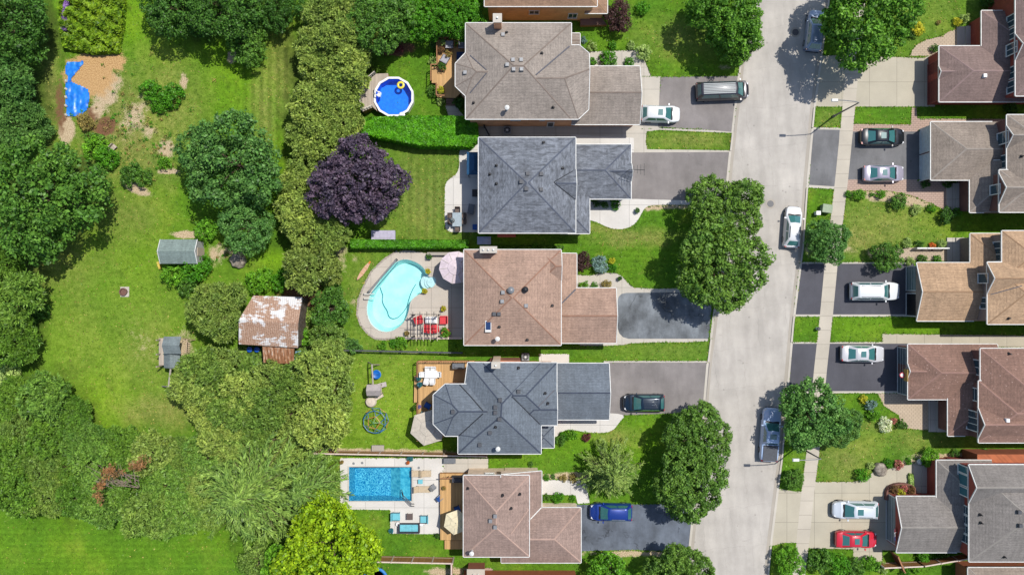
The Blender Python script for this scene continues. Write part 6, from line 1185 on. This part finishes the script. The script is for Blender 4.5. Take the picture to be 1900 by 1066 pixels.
for i, (u, v) in enumerate(sorted(mass, key=lambda q: q[1])): tree('yellow green tree in the thicket below the barn, %s from the top' % ords[i], ('tuft', 'small', 'tuft')[i % 3], u, v, 40 + (i % 4) * 3, ('cedar', 'cedar2', 'olive')[i % 3], 'trees of the thicket below the barn')
wood = [(30, 735), (88, 738), (128, 772), (40, 790), (92, 812), (160, 820), (20, 850), (72, 866), (126, 868), (186, 862), (232, 835), (284, 838), (338, 845), (390, 842), (30, 915), (88, 922), (140, 926), (196, 930), (252, 905), (308, 900), (352, 912), (280, 950), (338, 952), (386, 900), (392, 940)]
for i, (u, v) in enumerate(wood): tree('%s evergreen of the lower left wood, counted row by row' % ords[i], ('pinec', 'tuft', 'pinec', 'broad', 'tuft')[i % 5], u, v, 38 + (i * 7 % 4) * 4, ('pine', 'pinegrey', 'pine', 'olive')[i % 4] if u < 260 else ('olive', 'pinegrey', 'cedar2')[i % 3], 'evergreens of the lower left wood', h=.8)
# dead rust branches in the wood
mb = MB(); rr2 = random.Random(9)
for i in range(46):
    a0 = W(195 + rr2.uniform(0, 70), 905 - rr2.uniform(0, 24), 5.6 + rr2.random()); an = rr2.uniform(1.9, 3.0) - (i % 2) * .6; l = rr2.uniform(.8, 2.2); mb.tube(a0, a0 + Vector((l * math.cos(an), l * math.sin(an) * .8, rr2.uniform(.2, .9))), .035, 5, .012)
t = thing('dead_branches', 'bare grey branches with rust red needles in lower left wood', 'dead tree', W(230, 890)); mb.build('branches', mat('dead_wood', C(150, 130, 118), scale=6), t, True)
cn = np.array([W(u, v, 6.9 + .3 * rr2.random())[:] for u, v in [(rr2.gauss(208, 9), rr2.gauss(874, 5)) for _ in range(14)] + [(rr2.gauss(250, 10), rr2.gauss(862, 5)) for _ in range(12)] + [(rr2.gauss(184, 4), rr2.gauss(912, 12)) for _ in range(9)] + [(274, 854), (190, 890)]])
me = puffs('rust_needles', cn - np.array(t.location), np.full(len(cn), .34), 26, .16, .25, LM['rusty'], spiky=True); o = bpy.data.objects.new('rust_needles', me); COL.objects.link(o); o.parent = t
# bushes: label, kind, u, v, radius px, tint
for a in [('bright green shrub with white blossom beside the small shed', 'bush', 322, 508, 28, 'bright'), ('leafy shrub with white flecks right of the small shed', 'bush', 362, 502, 32, 'hedge'), ('rounded shrub at bottom of the small shed group', 'bush', 345, 528, 22, 'mid'), ('bright bush left of the round mid green maple', 'bush', 381, 428, 26, 'bright'), ('wide low bright bush above the old barn', 'bush', 482, 524, 28, 'bright'), ('low bright bush right of the barn roof top', 'bush', 518, 520, 22, 'hedge'),
          ('bright bush hugging east wall of the old barn', 'bush', 562, 624, 19, 'bright'), ('green bush below the pale thicket tree', 'bush', 616, 540, 20, 'mid'), ('silver flecked dark bush south of kidney pool', 'bush', 655, 640, 18, 'bluegreen'), ('pale yellow bush at the left edge of lower field', 'bush', 16, 696, 27, 'pale'), ('dark ivy mound beside the white edged bed', 'bush', 78, 576, 16, 'mid'), ('second dark mound below the white edged bed', 'bush', 64, 592, 12, 'mid'),
          ('large leafy garden shrub inside the sandy ring, left half', 'bush', 285, 168, 23, 'hedge'), ('large leafy garden shrub inside the sandy ring, right half', 'bush', 318, 175, 24, 'hedge'), ('lower lobe of the leafy garden shrub', 'bush', 298, 196, 19, 'hedge'), ('broad dark shrub below the tarp, left', 'bush', 178, 272, 26, 'bright'), ('broad dark shrub below the tarp, right', 'bush', 200, 290, 24, 'hedge'), ('spreading shrub with sandy edge on west lawn', 'bush', 240, 322, 24, 'mid'), ('smaller shrub joined to the spreading shrub', 'bush', 266, 326, 20, 'mid'),
          ('dry olive bush at corner of blue tarp', 'bush', 160, 224, 18, 'dry'), ('tiny bright bush on the sandy ring', 'shrub', 306, 302, 14, 'bright'), ('lime shrub at left corner of white pool terrace', 'bush', 618, 940, 22, 'mid'), ('round clipped bush at top by the lawn', 'bush', 1190, 16, 15, 'hedge'), ('clipped globe bush on concrete beside taupe garage, largest', 'bush', 1131, 111, 19, 'hedge'), ('clipped globe bush left of the largest globe', 'bush', 1098, 113, 10, 'hedge'), ('clipped low bush right of the largest globe', 'shrub', 1166, 117, 11, 'hedge'),
          ('pale spreading juniper at end of the stone bed', 'bush', 1196, 98, 17, 'pale'), ('pale green perennial in the bed north of globe bushes', 'shrub', 1098, 86, 11, 'pale'), ('low green perennial in the bed above globe bushes', 'shrub', 1136, 84, 9, 'hedge'), ('yellow green perennial near the pale juniper', 'shrub', 1172, 84, 9, 'pale'), ('grey blue perennial by the small porch roof', 'shrub', 1083, 75, 7, 'bluespruce'), ('round silver blue spruce ball on the front bed', 'bush', 1111, 491, 18, 'bluespruce'), ('small clipped bush right of the silver ball', 'shrub', 1137, 497, 9, 'hedge'), ('yellow tipped tiny shrub right of silver ball', 'shrub', 1136, 484, 7, 'yellowgreen'),
          ('low green bush at foot of terracotta garage roof, left', 'shrub', 1084, 529, 10, 'bright'), ('low green bush at foot of terracotta garage roof, middle', 'shrub', 1103, 530, 8, 'hedge'), ('golden bush at foot of terracotta garage roof', 'shrub', 1126, 528, 10, 'dry'), ('dark low hedge plant by slate garage wall, left', 'shrub', 1107, 378, 8, 'dark'), ('dark low hedge plant by slate garage wall, right', 'shrub', 1122, 380, 8, 'mid'), ('light green bush by slate garage wall', 'shrub', 1141, 380, 11, 'hedge'),
          ('dark green bush at curved bed of bluegrey house, left', 'shrub', 1040, 815, 12, 'mid'), ('bright leafy bush in curved bed of bluegrey house', 'shrub', 1060, 806, 12, 'bright'), ('small purple bush in curved bed of bluegrey house', 'shrub', 1089, 811, 9, 'redp'), ('second dark bush in curved bed of bluegrey house', 'shrub', 1046, 808, 9, 'hedge'), ('small bush beside path in front of pinkish house, left', 'shrub', 1014, 885, 7, 'hedge'), ('small bluish bush beside path in front of pinkish house', 'shrub', 1026, 884, 5, 'bluegreen'),
          ('low dry bush in gravel bed by pinkish house, left', 'shrub', 1045, 886, 8, 'dry'), ('low dry bush in gravel bed by pinkish house, right', 'shrub', 1064, 887, 9, 'dry'), ('largest bush below the path of pinkish house', 'shrub', 1036, 923, 12, 'hedge'), ('left bush below the path of pinkish house', 'shrub', 1014, 922, 8, 'mid'), ('right bush below the path of pinkish house', 'shrub', 1062, 924, 7, 'hedge'), ('small bush on strip north of pinkish house', 'shrub', 984, 861, 6, 'mid'),
          ('bush on north strip near dark roof edge, lower yard', 'shrub', 992, 459, 9, 'hedge'), ('leafy plant at deck left of taupe house, top', 'shrub', 804, 84, 8, 'bluegreen'), ('leafy plant at deck left of taupe house, second', 'shrub', 804, 98, 8, 'hedge'), ('leafy plant at deck left of taupe house, third', 'shrub', 803, 114, 9, 'pale'), ('dark bush at lower left of planter deck', 'shrub', 802, 168, 12, 'mid'), ('pale hosta below the planter deck', 'shrub', 817, 188, 9, 'pale'), ('shaded bush beside the deck steps', 'bush', 853, 190, 13, 'dark'),
          ('bright clipped bush south of kidney pool, round one', 'shrub', 711, 641, 10, 'bright'), ('leafy bush south of kidney pool, wide one', 'shrub', 745, 636, 13, 'bright'), ('leafy bush left of wide one south of kidney pool', 'shrub', 729, 637, 9, 'hedge'), ('tiny bush at shaded corner below terracotta house', 'shrub', 845, 640, 5, 'bright'),
          ('yellow bush beside the big bright maple', 'bush', 1702, 52, 15, 'yellowgreen'), ('dark berry bush beside the big bright maple', 'shrub', 1692, 62, 10, 'mid'), ('yellow bush by top right steps', 'shrub', 1776, 40, 9, 'yellowgreen'), ('bluish bush by top right steps', 'shrub', 1790, 34, 10, 'pale'), ('dark bush at left of mauve garage', 'shrub', 1734, 90, 9, 'mid'), ('tiny pale rock plant on upper right lawn', 'shrub', 1742, 42, 5, 'dry'),
          ('dark bush at top edge right of the lawn', 'bush', 1835, 4, 16, 'dark'), ('dark foundation bush beside warm grey house wall, left', 'shrub', 1716, 342, 9, 'dark'), ('dark foundation bush beside warm grey house wall, right', 'shrub', 1758, 342, 9, 'dark'), ('spiky bright bush in long flower bed, first from left', 'shrub', 1574, 361, 7, 'hedge'), ('round bush in long flower bed, second from left', 'bush', 1595, 360, 13, 'bright'), ('small bush in long flower bed, third from left', 'shrub', 1617, 361, 5, 'hedge'), ('bright bush in long flower bed, fourth from left', 'shrub', 1634, 361, 10, 'bright'), ('large dark bush in long flower bed', 'bush', 1668, 372, 18, 'mid'),
          ('pale bush in long flower bed right of large dark one', 'shrub', 1698, 389, 11, 'pale'), ('green bush at right end of long flower bed', 'shrub', 1727, 386, 9, 'hedge'), ('pointed evergreen lying over lawn by grey house', 'bush', 1756, 398, 17, 'dark'), ('second pointed evergreen by grey house steps', 'shrub', 1775, 393, 10, 'hedge'),
          ('pale flowering bush along tan house path, first', 'shrub', 1684, 450, 10, 'pale'), ('green bush along tan house path, second', 'shrub', 1706, 453, 9, 'mid'), ('yellow orange bush along tan house path', 'shrub', 1730, 456, 7, 'orange'), ('pale bush at right of tan house path', 'shrub', 1748, 452, 9, 'pale'), ('pale flowering bush below tan house path, left', 'shrub', 1688, 484, 9, 'pale'), ('green bush below tan house path, middle', 'shrub', 1712, 481, 10, 'mid'), ('dark green bush below tan house path, right', 'shrub', 1738, 482, 9, 'hedge'),
          ('blue spruce globe in lower right curved bed', 'shrub', 1615, 752, 12, 'bluespruce'), ('bright clipped bush in lower right curved bed', 'shrub', 1621, 770, 13, 'bright'), ('white flowering bush in lower right curved bed', 'bush', 1641, 787, 15, 'white'), ('yellow orange bush in lower right curved bed', 'shrub', 1602, 741, 9, 'yellowgreen'), ('dark bush at right end of curved bed', 'shrub', 1672, 787, 11, 'mid'), ('pinkish plant beside the white flowering bush', 'shrub', 1658, 780, 7, 'pink'),
          ('round bush by long concrete of lower right drive', 'bush', 1598, 881, 15, 'hedge'), ('yellow green plant above grey boulder', 'shrub', 1616, 864, 8, 'pale'), ('green bush right of the grey boulder', 'shrub', 1648, 858, 10, 'hedge'), ('pink flowering plant in lower right bed', 'shrub', 1667, 862, 10, 'pink'), ('round bush at end of flower bed by steps', 'shrub', 1686, 855, 7, 'hedge'), ('large bright bush beside white bin', 'bush', 1722, 846, 19, 'bright'), ('small green bush on gravel strip, first', 'shrub', 1771, 840, 9, 'mid'), ('small green bush on gravel strip, second', 'shrub', 1826, 839, 10, 'mid'),
          ('flowering plant in brick planter, left', 'shrub', 1656, 906, 9, 'brownleaf'), ('yellow green plant in brick planter', 'shrub', 1666, 911, 9, 'yellowgreen'), ('pale plant in brick planter, middle', 'shrub', 1674, 903, 7, 'pink'), ('dry plant in brick planter, right', 'shrub', 1688, 906, 8, 'brownleaf'), ('bush with white flowers at bottom right fence, left', 'bush', 1615, 1046, 18, 'bright'), ('flowering bush at bottom right fence, right', 'shrub', 1636, 1052, 12, 'pale'),
          ('big leafy bush at bottom right lawn, first', 'bush', 1520, 1042, 26, 'mid'), ('big leafy bush at bottom right lawn, second', 'bush', 1556, 1046, 27, 'hedge'), ('big leafy bush at bottom right lawn, third', 'bush', 1588, 1056, 22, 'mid'), ('bright bush at the bottom right corner', 'bush', 1888, 1060, 18, 'bright'), ('bushes in side yard of lower right house', 'bush', 1712, 1030, 14, 'hedge'), ('second side yard bush of lower right house', 'shrub', 1748, 1028, 10, 'mid'), ('dark bush beside mauve house south wall', 'bush', 1874, 202, 14, 'dark'),
          ('low bright plant in bottom verge bed, first', 'shrub', 1700, 1056, 10, 'bright'), ('low bright plant in bottom verge bed, second', 'shrub', 1680, 1062, 10, 'hedge')]:
    tree(*a)
# clipped hedges
def hedge(label, pts, h, tint, n, la=.1, name='hedge', cat='hedge', bumpy=.12, top=True, kind=None, asp=.6):
    P = pxy(pts, h * .8); r = np.random.default_rng(len(pts) * 7 + int(pts[0][0])); xs = [p[0] for p in P]; ys = [p[1] for p in P]; m = len(P); out = []; nr = []
    x = r.uniform(min(xs), max(xs), n * 3); y = r.uniform(min(ys), max(ys), n * 3); k = inpoly(x, y, P); x = x[k][:n]; y = y[k][:n]
    z = h + bumpy * (np.sin(x * 2.3 + y) * np.cos(y * 3.1 - x * .7) + .6 * np.sin(x * 5.1) * np.sin(y * 5.7)) + r.uniform(-.1, .05, len(x)); out.append(np.stack([x, y, z], -1)); nr.append(np.tile([0, 0, 1.], (len(x), 1)))
    ctr = np.array([np.mean(xs), np.mean(ys)])
    for i in range(m):
        a = np.array(P[i]); b = np.array(P[(i + 1) % m]); L = np.linalg.norm(b - a); q = int(n * L * h / max(1, abs((max(xs) - min(xs)) * (max(ys) - min(ys)))) * .8); t = r.random(q)[:, None]; p = a + (b - a) * t; nn = np.array([(b - a)[1], -(b - a)[0]]) / max(L, 1e-6)
        if nn @ ((a + b) / 2 - ctr) < 0: nn = -nn
        zz = r.uniform(.05, h, q); p = p + nn * (r.uniform(-.12, .1, q))[:, None]; out.append(np.concatenate([p, zz[:, None]], 1)); nr.append(np.tile([nn[0], nn[1], .3], (q, 1)))
    Pn = np.concatenate(out); N = unit(np.concatenate(nr) + r.normal(size=Pn.shape) * .55); L_ = la * r.uniform(.7, 1.3, len(Pn)); c = np.array([ctr[0], ctr[1], 0])
    me = quads_mesh('leaves', Pn - c, N, r.normal(size=Pn.shape), L_, L_ * asp, LM[tint])
    if kind == 'stuff': o = bpy.data.objects.new(name, me); COL.objects.link(o); o.location = c; o['kind'] = 'stuff'; return o
    t = thing(name, label, cat, c); o = bpy.data.objects.new('leaves', me); COL.objects.link(o); o.parent = t
    g_ = MB(); g_.prism([(ctr[0] + (p[0] - ctr[0]) * .96, ctr[1] + (p[1] - ctr[1]) * .93) for p in P], 0, h - .22); g_.build('branches', M_bark, t, True); return t
hedge('long clipped bright hedge between round pool and slate house lawn', [(655, 228), (690, 220), (760, 217), (860, 218), (884, 230), (886, 258), (872, 272), (780, 270), (700, 254), (660, 246)], 2.0, 'hedgebright', 15000, .12)
hedge('narrow clipped hedge north of the kidney pool lawn', [(652, 446), (868, 447), (868, 459), (652, 459)], 1.4, 'hedge', 6000, .1)
hedge('narrow low hedge between slate and terracotta houses, right part', [(905, 458), (1045, 457), (1045, 461), (905, 461)], .5, 'mid', 900, .08)
hedge(None, [(112, 0), (230, 0), (226, 50), (218, 96), (170, 98), (120, 88), (114, 60)], .7, 'veg', 6500, .2, 'vegetable_plants', bumpy=.5, kind='stuff')
hedge(None, [(120, 3), (126, 4), (122, 56), (114, 54)], .8, 'lilac', 700, .1, 'lavender_flowers', bumpy=.2, kind='stuff')
for i, pts in enumerate([[(160, 245), (190, 250), (215, 300), (190, 300), (158, 262)], [(560, 570), (580, 570), (578, 640), (566, 640)], [(1688, 880), (1694, 880), (1694, 916), (1688, 916)], [(1720, 1022), (1790, 1020), (1790, 1034), (1700, 1040)], [(340, 690), (470, 640), (620, 650), (630, 760), (600, 830), (420, 830), (340, 740)], [(0, 730), (120, 720), (180, 800), (400, 840), (400, 950), (200, 950), (0, 945)]]):
    hedge(None, pts, .35, ('mid', 'olive', 'pale', 'hedge', 'olive', 'pine')[i], 500 if i < 4 else 9000, .12 if i < 4 else .22, 'undergrowth', bumpy=.1, kind='stuff')
# weeds in the rough garden ring
r_ = np.random.default_rng(77); wu = np.concatenate([r_.normal(245, 42, 110), r_.normal(300, 20, 30), r_.normal(420, 40, 16), r_.normal(530, 50, 20)]); wv = np.concatenate([r_.normal(232, 46, 110), r_.normal(285, 20, 30), r_.normal(470, 10, 16), r_.normal(680, 10, 20)])
cw = np.stack([(wu - 950) / PX, (533 - wv) / PX, np.full(len(wu), .06)], -1)
for nm_, sl, tn in (('weeds', slice(0, None, 2), 'hedge'), ('dry_weeds', slice(1, None, 2), 'dry')):
    me = puffs(nm_, cw[sl], r_.uniform(.12, .42, len(cw[sl])), 22, .08, .4, LM[tn], up=1.2, seed=5); o = bpy.data.objects.new(nm_, me); COL.objects.link(o); o['kind'] = 'stuff'
# plants in pots
for t, r, h, key in POTS:
    me, tm, R, zc = PROTO['shrub'][CNT.get('p', 0) % 3]; CNT['p'] = CNT.get('p', 0) + 1; o = bpy.data.objects.new('plant', me); COL.objects.link(o); o.parent = t; s_ = r * 1.25 / R; o.scale = (s_,) * 3; o.location = (0, 0, h - .12); o.rotation_euler = (0, 0, rt.random() * 6); setmat(o, LM[key])
for o in list(S.objects):
    if o.name.startswith('wheel') and 'category' in o: del o['category']
# grass: tufts over the lawns and thicker along paved edges
rg_ = np.random.default_rng(5); n = 260000; gu = rg_.uniform(-10, 1910, n); gv = rg_.uniform(-10, 1076, n)
houses_px = [[(950 + (p.x) * FPX / (ALT - p.z), 533 - p.y * FPX / (ALT - p.z)) for p in b['P']] for h_ in (h0, h1, h2, h3, h4, h5, h6, r1, r2, r3, r4, r5, r6) for b in h_.B]
def keep_out(gu, gv):
    k = np.zeros(len(gu), bool)
    for P_ in PAVED + houses_px + [RL + RR[::-1], [(769, 669), (880, 669), (880, 818), (769, 818)], [(816, 878), (870, 878), (870, 1018), (816, 1018)], [(801, 74), (875, 74), (875, 195), (801, 182)]]: k |= inpoly(gu, gv, P_)
    return k
def lookup(A, gu, gv):
    x = (gu - 950) / PX; y = (533 - gv) / PX; i = np.clip(np.searchsorted(gx, x), 0, NX - 1); j = np.clip(np.searchsorted(gy, y), 0, NY - 1); return A[j, i]
k = ~keep_out(gu, gv) & (lookup(np.maximum(np.maximum(dirt, mulch), np.maximum(soil, wild)), gu, gv) < .35) & (rg_.random(n) < .26 + .3 * lookup(FB2, gu, gv)); gu = gu[k]; gv = gv[k]
eu = []; ev = []
for P_ in PAVED:
    for (a0, b0), (a1, b1) in zip(P_, P_[1:] + P_[:1]):
        if max(a0, a1) < -10 or min(a0, a1) > 1910: continue
        L = min(math.hypot(a1 - a0, b1 - b0), 1400); m = int(L * 2.2)
        if L > 2: t_ = rg_.random(m); nx_, ny_ = -(b1 - b0) / L, (a1 - a0) / L; o_ = rg_.normal(0, 1.3, m); eu.append(a0 + (a1 - a0) * t_ + nx_ * o_); ev.append(b0 + (b1 - b0) * t_ + ny_ * o_)
eu = np.concatenate(eu); ev = np.concatenate(ev); inside = np.zeros(len(eu), int)
for P_ in PAVED: inside += inpoly(eu, ev, grow(P_, -2.2)).astype(int)
k = (inside == 0) & (ev > -10) & (ev < 1076) & (eu < 1910) & ~keep_out(eu + 0, ev + 0) | ((inside == 0) & (rg_.random(len(eu)) < .12) & (ev > -10) & (ev < 1076)); eu = eu[k]; ev = ev[k]
near_road = inpoly(eu, ev, RL + RR[::-1]); eu = eu[~near_road]; ev = ev[~near_road]
au = np.concatenate([gu, eu]); av = np.concatenate([gv, ev]); n = len(au); Pn = np.stack([(au - 950) / PX, (533 - av) / PX, rg_.uniform(.02, .07, n)], -1)
L_ = rg_.uniform(.05, .12, n); dr_ = np.clip(lookup(dry, au, av) * 1.1 + .35 * lookup(FB1, au, av), 0, 1); cl = np.where(rg_.random(n) < dr_ * .8 + .04, 1, np.where(rg_.random(n) < .25 + .6 * lookup(lush, au, av) + .5 * lookup(FB1, au, av), 2, 0)); NN = unit(rg_.normal(size=(n, 3)) * .45 + np.array([0, 0, 1.])); TT = rg_.normal(size=(n, 3))
for ci, (nm_, c1, c2) in enumerate((('grass', (92, 132, 34), (66, 98, 26)), ('dry_grass', (172, 162, 90), (126, 122, 56)), ('lush_grass', (112, 162, 28), (84, 130, 24)))):
    q_ = cl == ci; me = quads_mesh(nm_, Pn[q_], NN[q_], TT[q_], L_[q_], L_[q_] * .45, leafmat(nm_, c1, c2, .25, .3)); o = bpy.data.objects.new(nm_, me); COL.objects.link(o); o['kind'] = 'stuff'
print('grass tufts', n)
